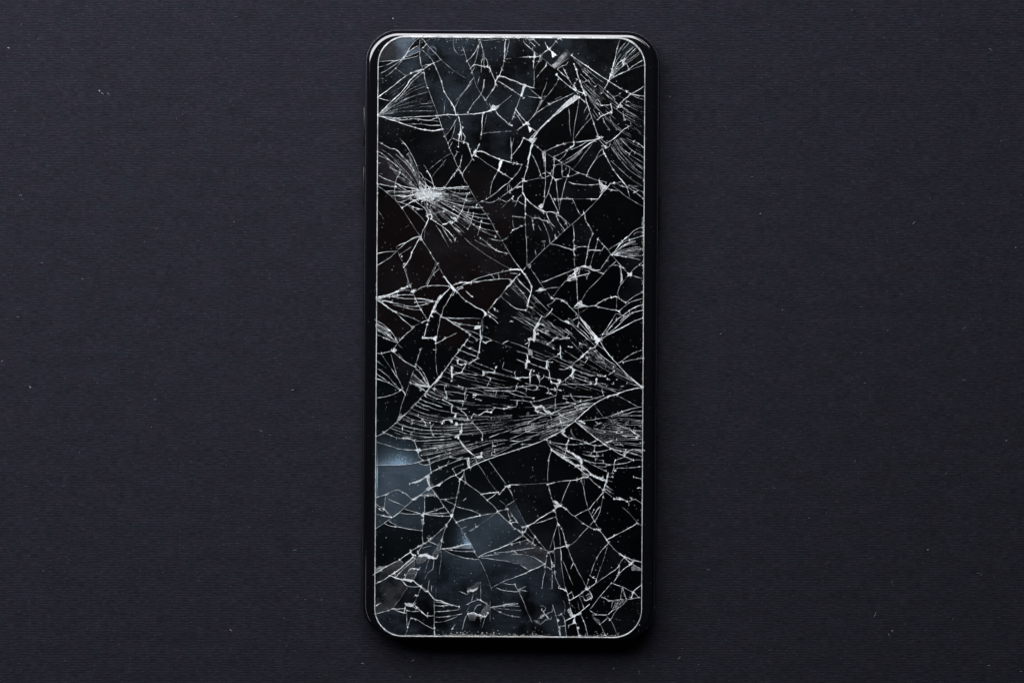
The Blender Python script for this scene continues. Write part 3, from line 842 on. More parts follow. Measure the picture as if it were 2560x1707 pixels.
1384.3,1340 1384.3,1343.8;
1410.1,1340 1412,1349.6 1415.8,1361;
1419.6,1370.6 1425.4,1385.9 1431.1,1401.2 1438.8,1414.6 1446.4,1429.9 1454.1,1443.3 1461.7,1458.6 1465.6,1466.3;
1433,1406 1429.2,1416.5 1426.3,1422.3;
1402.4,1374.4 1403.4,1393.6 1402.4,1408.9;
1369.9,1380.2 1367,1389.7 1364.2,1407 1362.3,1416.5 1362.3,1429.9 1358.4,1443.3 1356.5,1458.6 1354.6,1471;
1373.7,1382.1 1377.6,1397.4 1379.5,1408.9 1379.5,1424.2;
1362.3,1414.6 1369.9,1417.5 1379.5,1424.2;
1379.5,1407 1385.2,1412.7 1384.3,1416.5 1379.5,1416.5;
1386.2,1426.1 1389,1443.3 1394.8,1456.7 1398.6,1464.3;
1379.5,1429.9 1387.1,1431.8;
1412,1464.3 1415.8,1475.8 1419.6,1485.4 1422.5,1498.8;
1422.5,1498.8 1425.4,1514.1 1429.2,1531.3;
1418.7,1486.3 1429.2,1478.7;
1430.2,1481.6 1434.9,1493;
1381.4,1510.3 1387.1,1529.4 1391,1542.8 1394.8,1560 1397.6,1577.2 1400.5,1588.7;
1446.4,1487.3 1456,1491.1 1463.6,1499.7;
1455,1481.6 1459.8,1493;
1463.6,1489.2 1475.1,1481.6;
1448.3,1489.2 1454.1,1504.5 1459.8,1517.9;
1473.2,1470.1 1490.4,1456.7 1509.6,1443.3 1528.7,1429.9 1540.2,1422.3 1547.8,1413.6;
1547.8,1413.6 1547.8,1429.9;
1547.8,1433.7 1559.3,1422.3 1574.6,1410.8;
1547.8,1433.7 1540.2,1445.2 1534.4,1454.8;
1545.9,1413.6 1555.5,1399.3 1561.2,1393.6;
1465.6,1466.3 1471.3,1448.1;
1475.1,1437.6 1482.8,1443.3 1491.4,1447.1 1490.4,1451.9;
1477,1435.6 1482.8,1416.5 1492.3,1393.6 1501.9,1378.3 1513.4,1364.9 1522.9,1357.2;
1509.6,1340 1521,1355.3 1534.4,1370.6 1547.8,1383 1561.2,1393.6 1576.5,1407;
1518.2,1347.7 1534.4,1340;
1578.4,1407 1589.9,1414.6 1603.3,1425.1;
1582.2,1411.7 1603.3,1421.3;
1528.7,1456.7 1544,1462.4 1559.3,1467.2 1574.6,1475.8 1586.1,1481.6 1595.6,1493;
1603.3,1462.4 1591.8,1470.1 1584.2,1477.7 1578.4,1491.1;
1555.5,1470.1 1551.6,1496.9;
1557.4,1470.1 1565,1494.9;
1501.9,1491.1 1513.4,1495.9 1524.9,1500.7 1544,1498.8 1566.9,1497.8 1589.9,1494 1603.3,1493;
1566.9,1498.8 1559.3,1508.3 1547.8,1517.9 1534.4,1523.6 1526.8,1529.4 1519.1,1536.1;
1545.9,1517.9 1536.3,1531.3 1528.7,1544.7 1524.9,1548.5;
1480.9,1536.1 1500,1536.1 1517.2,1536.1;
1517.2,1538.9 1524.9,1548.5;
1500,1560 1509.6,1552.3 1519.1,1543.7;
1500,1560 1505.7,1569.6 1513.4,1586.8;
1475.1,1525.6 1480.9,1529.4 1490.4,1535.1;
1421.6,1563.8 1431.1,1558.1 1442.6,1558.1;
1391,1538.9 1402.4,1535.1;
1394.8,1565.7 1412,1562.9;
1402.4,1533.2 1410.1,1544.7 1413,1560 1415.8,1588.7;
1439.7,1558.1 1444.5,1575.3 1447.4,1588.7;
1452.2,1535.1 1459.8,1552.3 1465.6,1571.5 1469.4,1588.7;
1280,1459.6 1287.7,1459.6;
1287.7,1462.4 1293.4,1472 1297.2,1477.7;
1280,1477.7 1297.2,1478.7;
1280,1509.3 1293.4,1508.3;
1280,1538.9 1301,1542.4;
1350.8,1560 1360.3,1552.3 1369.9,1544.7;
1364.2,1536.1 1371.8,1531.3 1380.4,1527.5 1380.4,1519.8;
1375.6,1549.5 1379.5,1540.9;
943,353.1 954.4,359.6 965.8,366.1 977.2,371.8 986.1,372.6 995.1,378.3 1006.4,391.4 1016.2,401.9 1026,413.3 1034.1,426.3 1040.6,441 1047.1,457.2;
943,378.8 954.4,384 965.8,393.8 978.8,404.4 991.8,414.9 1001.6,424.7;
943,388.1 956,393 969,397.9 978.8,404.4;
975.5,419 985.3,424.7 999.9,432 1014.6,442.6 1027.6,455.6 1040.6,468.6 1047.1,475.1;
995.1,441 1008.1,447.5 1021.1,455.6 1034.1,465.4 1043.8,471.9;
1002.4,424.7 999.9,432.8 993.4,444.2 989.4,454 986.9,468.6 986.1,483.2 987.7,494.6 991,502.8;
943,436.9 956,444.2 970.7,450.7 988.5,457.2;
991.8,459.7 1003.2,468.6 1014.6,475.1 1021.1,478.4;
943,459.7 959.3,462.9 977.2,466.2 990.2,467;
980.4,492.2 998.3,488.1 1021.1,490.6 1040.6,486.5;
991,502.8 999.9,505.2 1014.6,501.1 1029.2,493;
990.2,504.4 1001.6,506 1017.8,511.7 1032.5,517.4 1043.8,521.5 1056.9,523.9;
1025.1,380.8 1030.8,390.5 1037.3,403.5 1042.2,416.6 1045.5,429.6 1048.7,442.6 1049.5,458.8 1047.9,475.1;
999.9,348.3 1009.7,358 1017.8,367.8 1025.1,380.8;
1016.2,388.9 1024.3,380.8;
1039,414.9 1047.1,414.9;
1045.5,427.1 1053.6,436.1 1060.1,445.8 1063.4,455.6 1064.2,467 1061.7,480;
1061.7,457.2 1068.2,463.7 1073.1,471.9 1076.4,480;
1050.4,442.6 1060.1,455.6 1069.9,465.4 1084.5,473.5;
1056.9,444.2 1066.6,449.1 1076.4,455.6 1082.1,460.5;
1050.4,455.6 1060.1,465.4 1068.2,478.4;
1086.1,471.9 1100.8,475.1 1117,471.9 1138.2,471.9 1154.4,471.9 1174,474.3;
1050.4,475.1 1069.9,471.9 1086.1,471;
1117,473.5 1131.7,480 1141.4,483.2 1157.7,484.9 1174,481.6;
1104,481.6 1121.9,488.1 1138.2,489.7 1152.8,495.4 1165.8,501.1 1190.2,503.6;
1073.1,493 1086.1,501.1 1102.4,499.5 1113.8,502.8 1121.9,505.2 1136.5,509.3 1157.7,515 1182.1,518.2 1204.9,519.8;
1068.2,501.1 1086.1,510.9 1105.6,520.6 1125.2,530.4 1144.7,540.2 1164.2,549.9 1183.7,561.3 1196.7,572.7 1213,580.8 1239,592.2;
1136.5,517.4 1154.4,527.2 1170.7,532 1190.2,535.3 1206.5,536.1 1222.7,534.5;
1146.3,525.5 1165.8,536.9 1183.7,540.2 1196.7,544.2 1221.1,546.7;
1157.7,536.9 1174,545 1187,551.5 1203.2,556.4 1230.9,561.3;
1174,546.7 1180.5,559.7 1193.5,566.2 1209.7,572.7 1222.7,575.1 1242.3,579.2;
1092.6,499.5 1113.8,512.5 1134.9,523.9 1154.4,536.9 1170.7,549.9 1183.7,561.3;
1169.1,484.9 1164.2,497.9 1159.3,510.9 1156.1,523.9 1149.6,535.3 1144.7,543.4;
1174.8,515.8 1170.7,527.2 1169.1,536.9 1175.6,538.5;
1183.7,532 1182.1,541.8 1178.8,551.5 1175.6,561.3 1169.1,572.7;
1207.3,541.8 1203.2,553.2 1200,567.8 1196.7,579.2 1193.5,589;
1196.7,508.4 1191.8,512.5 1190.2,517.4;
1089.4,514.1 1086.1,519 1076.4,514.1 1068.2,512.5;
1108.9,528.8 1099.1,528.8 1089.4,533.7 1081.3,532;
1034.1,501.1 1047.1,509.3 1060.1,519 1066.6,528.8 1068.2,540.2;
1068.2,510.9 1068.2,520.6 1076.4,528.8 1078,536.9;
1078,548.3 1089.4,554.8 1100.8,562.9 1112.2,571.1 1121.9,579.2 1138.2,598.7;
943,407.3 951.1,408.4;
943,483.7 946.3,483.7;
1120.3,358.8 1130,346.6 1141.4,350.7 1157.7,355.6 1165.8,357.2 1170.7,362.9;
1123.5,369.4 1131.7,354.8;
1146.3,345 1146.3,354.8 1146.3,367.8;
1152.8,345 1153.6,353.1;
1162.6,345 1160.1,354.8;
1170.7,362.9 1174,374.3 1178.8,388.9 1181.3,398.7;
1143.1,380.8 1138.2,390.5 1134.9,398.7;
1155.3,387.3 1152.8,401.9 1149.6,414.9 1143.1,424.7 1136.5,434.4;
1134.9,436.1 1125.2,449.1 1112.2,468.6;
1154.4,439.3 1160.9,426.3 1170.7,413.3 1180.5,398.7;
1144.7,423.1 1152.8,432.8 1160.9,450.7 1162.6,457.2;
1198.3,361.3 1191.8,374.3 1187,380.8;
1260.2,436.1 1279.7,447.5;
1244.7,427.9 1237.4,441 1230.9,455.6 1227.6,468.6 1225.2,488.1;
1276.4,345 1278,361.3 1279.7,377.5 1276.4,405.2;
1195.1,507.6 1206.5,502.8 1216.2,498.7 1226,491.4;
1206.5,502.8 1219.5,506.8 1232.5,505.2 1247.1,497.1 1261.8,486.5 1279.7,473.5;
1248.8,497.1 1258.5,501.9 1268.3,504.4 1279.7,494.6;
1273.2,457.2 1258.5,465.4 1242.3,480 1227.6,491.4;
1310.8,346.6 1322.2,351.5 1330.3,359.6;
1309.2,345 1302.6,359.6 1291.3,375.9 1281.5,387.3 1278.3,393.8;
1276.6,345 1277.4,361.3 1278.3,377.5 1279.1,395.4 1276.6,406;
1276.6,406 1284.8,408.4 1294.5,410.1 1305.1,411.7;
1305.1,411.7 1297.8,426.3 1288,439.3 1276.6,450.7;
1335.2,361.3 1344.9,369.4 1353.1,375.9 1362.8,380.8;
1362.8,380 1375.8,372.6 1392.1,366.1 1408.4,360.5 1424.6,356.4 1437.6,356.7;
1432.8,345 1433.6,354.8 1435.2,362.9 1426.3,369.4 1416.5,374.3;
1380.7,393.8 1395.4,387.3 1410,380 1421.4,374.3 1437.6,371 1453.9,362.9 1470.2,353.1;
1414.9,377.5 1413.2,387.3 1405.1,395.4 1398.6,401.9;
1403.5,407.6 1418.1,398.7 1431.1,390.5 1444.1,380.8 1458.8,369.4 1475,358 1488.1,350.7;
1405.1,410.1 1414.9,408.4 1426.3,400.3 1439.3,390.5 1453.9,375.9 1470.2,362.9 1486.4,353.1;
1364.4,382.4 1363.6,397 1363.6,413.3 1363.6,434.4 1363.6,455.6 1361.2,491.4;
1385.6,396.2 1385.6,413.3 1383.2,426.3 1381.5,442.6 1377.5,457.2 1372.6,475.1 1367.7,489.7 1361.2,499.5 1357.9,515.8;
1388.8,413.3 1398.6,410.9 1410,411.7 1421.4,416.6 1426.3,419.8;
1365.3,427.9 1374.2,433.6 1380.7,426.3;
1374.2,434.4 1380.7,442.6 1387.2,445.8;
1351.4,436.1 1361.2,432.8;
1364.4,442.6 1374.2,439.3;
1328.7,385.7 1336.8,398.7 1343.3,413.3 1350.6,432.8 1353.1,442.6;
1353.1,442.6 1361.2,445.8;
1310,449.1 1294.5,462.1 1284.8,471.9 1275,478.4;
1291.3,470.2 1307.5,465.4;
1307.5,452.3 1306.7,468.6 1307.5,483.2 1314,494.6;
1405.1,414.9 1405.1,429.6 1405.9,442.6;
1415.7,414.9 1414.9,426.3;
1424.6,421.4 1421.4,441;
1405.9,446.6 1388.8,450.7;
1406.7,441.8 1418.1,442.6 1431.1,439.3 1447.4,432.8;
1447.4,432.8 1463.7,437.7 1466.9,441;
1426.3,419.8 1437.6,427.9 1447.4,432.8;
1466.9,441 1478.3,445.8 1491.3,450.7 1505.9,453.2 1515.7,455.6;
1466.9,437.7 1475,419.8 1484.8,405.2 1491.3,393.8 1497.8,380.8 1505.9,371;
1488.1,400.3 1499.4,390.5 1510.8,384;
1515.7,392.2 1523.8,408.4 1533.6,424.7 1543.3,437.7 1549.9,445.8;
1567.7,467 1577.5,473.5 1587.3,480 1597,488.1 1608.4,496.3;
1567.7,468.6 1571,480 1574.3,493;
1515.7,471.9 1530.3,475.1 1546.6,478.4;
1541.7,457.2 1554.7,454;
1541.7,458.8 1554.7,465.4 1567.7,468.6;
1421.4,455.6 1434.4,459.7 1447.4,461.3 1466.9,462.9 1483.2,462.1 1497.8,460.5;
1497.8,452.3 1499.4,463.7 1504.3,480;
1502.7,455.6 1510.8,465.4;
1502.7,467 1512.4,465.4;
1419.7,441 1413.2,457.2 1408.4,475.1 1405.1,491.4 1401.9,504.4 1398.6,519 1395.4,533.7;
1390.5,450.7 1392.1,471.9 1394.5,491.4 1397,515.8;
1371,480 1377.5,491.4 1385.6,509.3 1392.1,522.3 1395.4,532;
1385.6,497.9 1395.4,497.1 1401.9,497.9;
1431.1,497.9 1437.6,510.9 1444.1,525.5 1450.6,536.9;
1462,533.7 1462.8,546.7 1465.3,554.8 1473.4,566.2 1483.2,584.1;
1483.2,584.1 1478.3,593.8 1475,600;
1364.4,530.4 1379.1,530.4 1388.8,535.3 1398.6,540.2 1410,548.3 1419.7,556.4 1426.3,563.7;
1431.1,559.7 1434.4,577.6 1436,600;
1405.1,548.3 1414.9,558.1 1418.9,571.1;
1392.1,540.2 1397,554.8 1405.1,566.2 1411.6,575.9;
1353.1,525.5 1359.6,533.7;
1364.4,530.4 1371,546.7 1379.1,559.7 1387.2,567.8;
1348.2,523.9 1356.3,533.7;
1314,535.3 1322.2,540.2 1330.3,545 1340.1,545 1349.8,546.7 1356.3,551.5 1367.7,553.2 1374.2,556.4;
1327,538.5 1330.3,549.9 1332.7,562.9 1335.2,575.9;
1336.8,536.9 1340.1,544.2;
1344.9,538.5 1349.8,546.7;
1356.3,553.2 1364.4,569.4 1371,587.3 1374.2,600;
1395.4,579.2 1401,587.3;
1387.2,589 1390.5,595.5;
1403.5,571.1 1408.4,580.8;
1313.2,496.3 1312.4,512.5;
1296.1,502.8 1304.3,509.3 1314,513.3;
1279.9,496.3 1284.8,502.8 1292.9,502.8 1296.1,494.6 1304.3,486.5;
1275,481.6 1278.3,484.9;
1281.5,541 1294.5,542.6 1312.4,544.2;
1304.3,565.4 1313.2,560.5;
1608.4,567.8 1597,571.1 1584,577.6 1574.3,587.3 1559.6,600;
1608.4,589 1593.8,593.8 1574.3,600;
1566.1,345 1575.9,350.7 1584,354.8 1597,359.6 1610,369.4;
1549.9,345 1562.9,359.6 1574.3,371 1587.3,380.8 1610,395.4;
1564.5,379.2 1574.3,384 1579.1,375.9;
1527.1,366.1 1538.5,382.4 1548.2,397 1558,408.4 1566.1,418.2 1580.8,431.2 1609.2,449.1;
1517.3,358 1527.1,352.3 1538.5,345;
1497.8,349.9 1507.6,361.3 1515.7,371;
1499.4,345 1509.2,353.1 1517.3,358.8;
1515.7,371 1523.8,366.1 1525.5,356.4;
1577.5,467 1590.5,473.5 1608.4,480;
1043,595 1030.8,598.3 1017.8,604.8 1003.2,610.5 990.2,617;
1021.1,603.1 1011.3,609.6 1001.6,619.4 993.4,624.3;
1027.6,617.8 1017.8,624.3 1009.7,629.2 999.9,637.3;
940.6,634.8 954.4,631.6 972.3,629.2 992.6,628.3;
941.4,664.9 957.6,655.2 973.9,645.4 985.3,634 992.6,628.3;
999.9,643.8 1004.8,641.4;
1009.7,660.1 1006.4,664.9;
1052,595 1060.1,608 1068.2,619.4;
1068.2,619.4 1076.4,632.4 1084.5,647 1092.6,659.2;
1092.6,660.1 1086.1,674.7 1082.9,686.1;
1099.1,670.6 1091,677.9 1081.3,687.7;
1081.3,687.7 1073.1,702.3 1067.4,715.4;
1026,712.1 1017.8,716.2 1009.7,720.2;
940.6,746.3 962.5,739.7 986.9,731.6 1004.8,725.1 1026,717;
1001.6,728.4 1014.6,725.9 1027.6,725.9;
1026,712.1 1029.2,725.1 1034.1,734.9 1040.6,751.1 1047.1,764.1 1053.6,775.5 1060.1,786.9 1069.9,801.5;
1034.1,730 1043.8,725.1 1053.6,718.6 1068.2,715.4 1084.5,713.7 1102.4,713.7 1121.9,715.4;
980.4,738.1 995.1,738.1 1011.3,737.3 1034.1,737.3;
973.9,741.4 988.5,743 1003.2,745.4 1021.1,747.1 1040.6,746.3;
1037.3,756 1053.6,755.2 1068.2,753.6 1081.3,752.8;
1079.6,754.4 1066.6,759.3 1050.4,764.1 1042.2,765.8;
959.3,751.9 975.5,755.2 995.1,759.3 1011.3,762.5;
946.3,751.1 967.4,752.8 986.9,759.3;
982,762.5 999.9,765.8 1019.4,770.6 1035.7,773.9 1052,774.7;
1011.3,764.1 1027.6,766.6 1043.8,765.8;
990.2,779.6 1003.2,785.3 1017.8,790.2 1030.8,795 1043.8,801.5 1056,806.4;
990.2,781.2 999.9,791.8 1012.9,803.2 1022.7,811.3 1032.5,821.1;
1026,814.6 1032.5,816.2;
1032.5,821.1 1022.7,829.2 1011.3,839 999.9,850;
1032.5,816.2 1043.8,811.3 1056,806.4;
1125.2,720.2 1113.8,731.6 1104,741.4;
1068.2,811.3 1065,822.7 1062.5,834.1 1060.1,843.8;
1082.9,778.8 1092.6,782 1102.4,789.4;
1133.3,723.5 1128.4,738.1 1121.9,747.9 1117,757.6;
1117,757.6 1108.9,770.6 1104,788.5;
1126.8,738.1 1131.7,738.1 1138.2,726.7;
1102.4,789.4 1100.8,793.4 1099.1,806.4 1095.1,822.7 1092.6,839;
1112.2,794.2 1125.2,795 1141.4,795.9 1157.7,795.9 1174,795 1204.9,796.7;
1125.2,803.2 1138.2,806.4 1149.6,809.7 1162.6,811.3 1174,812.9 1188.6,815.4;
1149.6,809.7 1144.7,814.6;
1156.1,822.7 1167.4,825.1 1180.5,829.2 1196.7,835.7;
1204.9,796.7 1213,788.5 1216.2,783.7;
1226,791.8 1237.4,799.9 1245.5,809.7;
1221.1,780.4 1232.5,788.5 1243.9,795.9;
1178.8,705.6 1193.5,704.8 1209.7,701.5 1227.6,699.9 1248.8,697.5 1268.3,697.5 1279.7,699.9;
1180.5,703.2 1190.2,697.5 1203.2,692.6 1219.5,688.5 1235.8,684.4 1255.3,679.6 1279.7,674.7;
1227.6,686.1 1230.9,691 1237.4,697.5;
1246.3,683.6 1248,697.5;
1138.2,721.9 1147.9,718.6 1156.1,715.4;
1141.4,726.7 1149.6,721.9 1157.7,718.6;
1154.4,713.7 1165.8,709.7 1178.8,706.4;
1164.2,726.7 1172.3,734.9 1180.5,741.4;
1200.8,595 1214.6,604.8 1222.7,612.9 1230.9,619.4 1239,625.1 1252,630 1265,633.2;
1221.1,595 1235.8,599.9 1255.3,602.3;
1265,633.2 1274.8,634;
1260.2,730 1274.8,740.6;
1252,740.6 1261.8,749.5 1279.7,765;
1229.3,765.8 1236.6,771.5;
1235.8,757.6 1240.6,749.5 1243.9,746.3;
1196.7,807.2 1206.5,812.9 1217.9,819.4;
1174,837.3 1183.7,842.2 1193.5,850;
1143.1,831.6 1128.4,839 1117,843.8 1107.3,850;
940.6,801.5 951.1,806.4 962.5,814.6 972.3,824.3 980.4,832.4 986.9,842.2 991.8,850;
940.6,806.4 949.5,812.9 962.5,819.4 975.5,827.6;
940.6,812.9 951.1,816.2 965.8,824.3 975.5,828.4;
940.6,821.1 954.4,827.6 967.4,834.1 977.2,842.2 985.3,850;
940.6,837.3 952.8,840.6 975.5,850;
969.8,838.1 978.8,835.7;
1312.4,687.7 1320.5,699.1 1328.7,715.4;
1372.6,595 1375.8,609.6;
1375.8,609.6 1395.4,613.7 1413.2,619.4 1431.1,624.3;
1431.1,624.3 1436,624.3;
1359.6,604.8 1361.2,621;
1338.4,625.9 1340.9,642.2;
1435.2,595 1433.6,604.8 1436,616.1 1434.4,627.5 1436,637.3;
1437.6,620.2 1450.6,617 1470.2,617;
1476.7,595 1472.6,609.6 1469.4,624.3 1468.5,635.7 1465.3,648.7 1462.8,664.9;
1494.6,599.9 1491.3,612.9 1488.1,625.9;
1504.3,625.9 1510.8,616.1;
1494.6,598.3 1505.9,609.6 1519,624.3 1527.1,635.7;
1520.6,625.1 1535.2,615.3 1551.5,605.6;
1527.1,635.7 1541.7,651.9 1554.7,666.6 1569.4,682.8;
1556.4,603.1 1564.5,595;
1564.5,642.2 1580.8,645.4 1600.3,649.5;
1526.3,637.3 1515.7,651.9 1509.2,661.7 1500.3,674.7;
1541.7,651.1 1535.2,658.4 1530.3,663.3;
1532,663.3 1541.7,663.3 1549.9,666.6 1553.1,674.7 1554.7,687.7 1555.5,699.1;
1608.4,654.4 1598.6,661.7 1590.5,668.2 1582.4,674.7 1575.9,686.1;
1606.8,663.3 1597,664.9;
1579.1,687.7 1592.1,692.6 1606.8,697.5;
1543.3,743 1554.7,751.1 1564.5,757.6;
1528.7,743 1512.4,748.7 1499.4,756 1488.1,764.1;
1564.5,757.6 1575.9,747.9 1590.5,738.1 1606.8,730.8;
1548.2,777.2 1559.6,767.4 1572.6,757.6 1588.9,751.1 1606.8,746.3;
1558,788.5 1572.6,777.2 1588.9,767.4 1606.8,762.5;
1549.9,803.2 1564.5,790.2 1580.8,782 1606.8,775.5;
1505.9,835.7 1519,817.8 1530.3,799.9 1540.1,783.7;
1517.3,829.2 1528.7,814.6 1541.7,799.9 1558,788.5;
1517.3,835.7 1535.2,822.7 1551.5,808.1 1564.5,795 1584,782;
1505.9,835.7 1515.7,834.1;
1507.6,837.3 1499.4,850;
1486.4,764.1 1497.8,767.4 1509.2,770.6 1522.2,773.1 1540.1,775.5;
1540.1,783.7 1559.6,788.5;
1418.1,699.1 1429.5,694.2 1439.3,691;
1413.2,702.3 1424.6,702.3 1439.3,699.1;
1473.4,682.8 1466.9,692.6;
1447.4,682.8 1449.8,673.1;
1462,674.7 1471.8,677.9;
1476.7,669.8 1488.1,673.1;
1491.3,677.9 1501.1,682.8 1507.6,684.4;
1352.3,707.2 1369.3,700.7 1388.8,692.6 1410,684.4 1435.2,673.9;
1441.7,697.5 1442.5,715.4 1443.3,733.2 1445,756;
1429.5,770.6 1445.8,769.8 1463.7,765.8 1470.2,765.8;
1445.8,765.8 1445,773.9 1447.4,786.9;
1361.2,723.5 1375.8,720.2 1400.2,717.8;
1401.9,717 1413.2,702.3;
1379.1,744.6 1387.2,748.7;
1382.3,746.3 1393.7,746.3 1405.1,751.1 1414.9,757.6;
1418.1,759.3 1429.5,772.3 1440.9,783.7 1449,791.8;
1387.2,749.5 1379.1,757.6 1367.7,762.5;
1292.9,694.2 1299.4,705.6 1307.5,713.7 1317.3,721.9 1327,731.6;
1372.6,778.8 1388.8,790.2 1405.1,801.5 1416.5,806.4;
1427.9,809.7 1444.1,825.9 1462,840.6 1470.2,850;
1421.4,796.7 1432.8,798.3 1445.8,793.4;
1429.5,799.9 1432.8,808.1 1431.1,814.6;
1444.1,814.6 1447.4,806.4;
1278.3,707.2 1289.6,694.2 1299.4,686.1;
1284.8,705.6 1294.5,718.6 1307.5,733.2 1317.3,746.3;
1297.8,700.7 1314,718.6 1325.4,730;
1328.7,769 1343.3,782 1354.7,790.2;
1314,775.5 1302.6,773.9 1292.9,772.3 1283.1,767.4 1275,760.9;
1348.2,806.4 1357.9,811.3 1363.6,816.2;
1384,816.2 1379.1,808.1;
1309.2,799.9 1322.2,808.1 1336.8,817.8;
1353.1,823.5 1357.1,822.7;
1413.2,821.1 1424.6,830.8 1432.8,835.7;
1424.6,832.4 1418.1,840.6;
1323.8,821.1 1335.2,825.9;
1338.4,821.1 1362.8,832.4;
1384,847.1 1392.1,843.8 1401.9,847.1 1411.6,843.8 1423,844.6;
959.3,845 970.7,849.1 982,853.1 993.4,856.4;
978.8,845 986.9,850.7 993.4,856.4;
988.5,845 994.2,856.4;
1005.6,845 994.2,857.2 983.7,874.3 980.4,877.5;
939.8,882.4 954.4,883.7 967.4,880 980.4,876.7;
983.7,880 998.3,892.2 1012.9,903.5 1027.6,912.5 1037.3,916.6;
978.8,921.4 986.9,934.4 993.4,944.2 999.9,955.6 1005.6,970.2;
939.8,901.1 947.9,906.8;
939.8,919.8 954.4,927.9 969,939.3;
939.8,933.6 956,944.2 972.3,956.4;
939.8,945.8 956,951.5 972.3,957.2 985.3,965.4 999.9,975.1;
986.1,958.8 999.9,973.5;
939.8,994.6 959.3,992.2 980.4,986.5 1001.6,975.9;
1052,874.3 1047.1,887.3 1042.2,903.5;
1040.6,911.7 1050.4,919.8 1060.1,934.4 1068.2,950.7 1073.9,965.4;
1037.3,916.6 1050.4,931.2 1060.1,945.8 1068.2,957.2 1073.9,965.4;
1037.3,923.1 1043.8,924.7 1053.6,936.1 1063.4,954 1073.1,965.4;
1031.6,932.8 1043.8,944.2 1055.2,954 1069.9,965.4;
1026.8,949.1 1042.2,958.8 1060.1,965.4 1073.1,967.8;
1027.6,957.2 1043.8,965.4 1053.6,971.9 1065,979.2;
1040.6,960.5 1053.6,968.6 1065,979.2;
1105.6,932.8 1117,918.2 1131.7,897 1144.7,880.8 1157.7,862.9;
1026,1023.9 1011.3,1036.9 998.3,1048.3 988.5,1058.1;
960.9,1080.8 949.5,1087.3 938.1,1091.4;
1088.6,858 1090.2,874.3 1088.6,885.7;
1084.5,874.3 1093.4,874.3;
1196.7,875.9 1194.3,893.8;
1174,908.4 1164.2,909.2;
1136.5,890.5 1152.8,898.7 1175.6,906.8;
1131.7,895.4 1144.7,901.9;
1143.1,916.6 1144.7,906.8;
1157.7,862.9 1174,871 1195.1,879.2;
1147.9,874.3 1167.4,882.4 1180.5,887.3 1193.5,892.2;
1164.2,848.3 1183.7,858;
1185.3,905.2 1203.2,911.7;
1239,918.2 1235.8,930.4;
1154.4,933.6 1167.4,934.4 1183.7,936.1 1206.5,938.5;
1213,940.1 1226,946.6 1221.1,957.2 1216.2,970.2;
1260.2,905.2 1255.3,921.4;
1255.3,921.4 1279.7,929.6;
1165.8,971.9 1162.6,986.5 1162.6,999.5 1168.3,990.6;
1164.2,988.1 1170.7,986.5;
1112.2,963.7 1112.2,976.7 1117,986.5 1117,997.9;
1115.4,978.4 1134.9,980 1160.9,984.9;
1121.9,1001.1 1144.7,1001.1 1167.4,1002.8;
1157.7,1002.8 1156.1,1015.8;
1086.1,968.6 1092.6,976.7 1102.4,983.2 1113.8,989.7;
1076.4,968.6 1086.1,973.5;
1105.6,998.7 1117,1004.4 1131.7,1012.5;
1149.6,1022.3 1156.1,1028.8 1164.2,1035.3 1169.1,1045;
1143.1,1020.6 1157.7,1022.3 1169.1,1020.6;
1178.8,1044.2 1183.7,1035.3 1196.7,1038.5;
1227.6,1030.4 1237.4,1019;
1237.4,1019 1260.2,1021.5;
1154.4,1064.6 1152.8,1079.2 1146.3,1089;
1182.1,1057.2 1190.2,1066.2 1201.6,1077.6 1206.5,1085.7 1205.7,1100;
1026,1020.6 1034.1,1012.5;
1063.4,982.4 1071.5,988.1 1086.1,994.6 1102.4,998.7;
1063.4,983.2 1076.4,988.1 1092.6,996.3;
1071.5,977.5 1086.1,984.9 1104,992.2;
1050.4,997.1 1066.6,1004.4 1086.1,1010.9 1105.6,1017.4;
1043.8,1004.4 1060.1,1012.5 1078,1017.4;
1039,1010.9 1053.6,1019 1071.5,1025.5;
1011.3,1038.5 1027.6,1046.7 1050.4,1053.2 1074.7,1056.4;
1021.1,1032.8 1035.7,1036.9 1050.4,1043.4 1069.9,1049.9 1100.8,1054.8;
960.9,1080.8 975.5,1087.3 991.8,1093.8 1011.3,1096.3 1030.8,1097.9;
1006.4,1062.9 1005.6,1079.2;
1045.5,1028.8 1045.5,1038.5;
1029.2,1049.9 1031.6,1058.1;
1035.7,1071.1 1035.7,1080.8;
1065,1062.9 1061.7,1054.8 1055.2,1048.3;
1084.5,1058.1 1078,1067.8 1078,1075.9 1082.9,1087.3 1086.1,1092.2;
1082.9,1084.1 1092.6,1084.1 1133.3,1085.7;
1141.4,1061.3 1170.7,1058.1 1182.1,1056.4;
1222.7,1093.8 1239,1087.3 1256.9,1080.8 1279.7,1073.5;
1209.7,975.1 1234.1,976.7 1255.3,976.7 1279.7,976.7;
1242.3,976.7 1239,989.7 1240.6,994.6;
1208.1,983.2 1226,988.1 1239,989.7;
1183.7,986.5 1203.2,986.5;
1190.2,986.5 1187,991.4 1181.3,993.8;
1188.6,997.1 1203.2,1000.3;
1117,962.1 1125.2,967;
1086.1,962.1 1100.8,960.5 1115.4,962.9;
1453.9,893.8 1444.1,900.3 1434.4,908.4 1427.9,918.2;
1470.2,895.4 1462,908.4;
1424.6,941 1414.9,947.5 1413.2,957.2;
1410,924.7 1421.4,918.2 1427.9,916.6;
1397,922.3 1410,923.9;
1606.8,967.8 1587.3,962.1 1567.7,957.2;
1486.4,1007.6 1470.2,1009.3 1450.6,1012.5 1437.6,1017.4;
1476.7,1015.8 1453.9,1020.6 1431.1,1028.8 1411.6,1035.3 1388.8,1043.4;
1421.4,1062.9 1401.9,1062.9 1379.1,1064.6 1366.1,1067.8;
1475,871 1486.4,877.5 1499.4,893.8 1504.3,895.4;
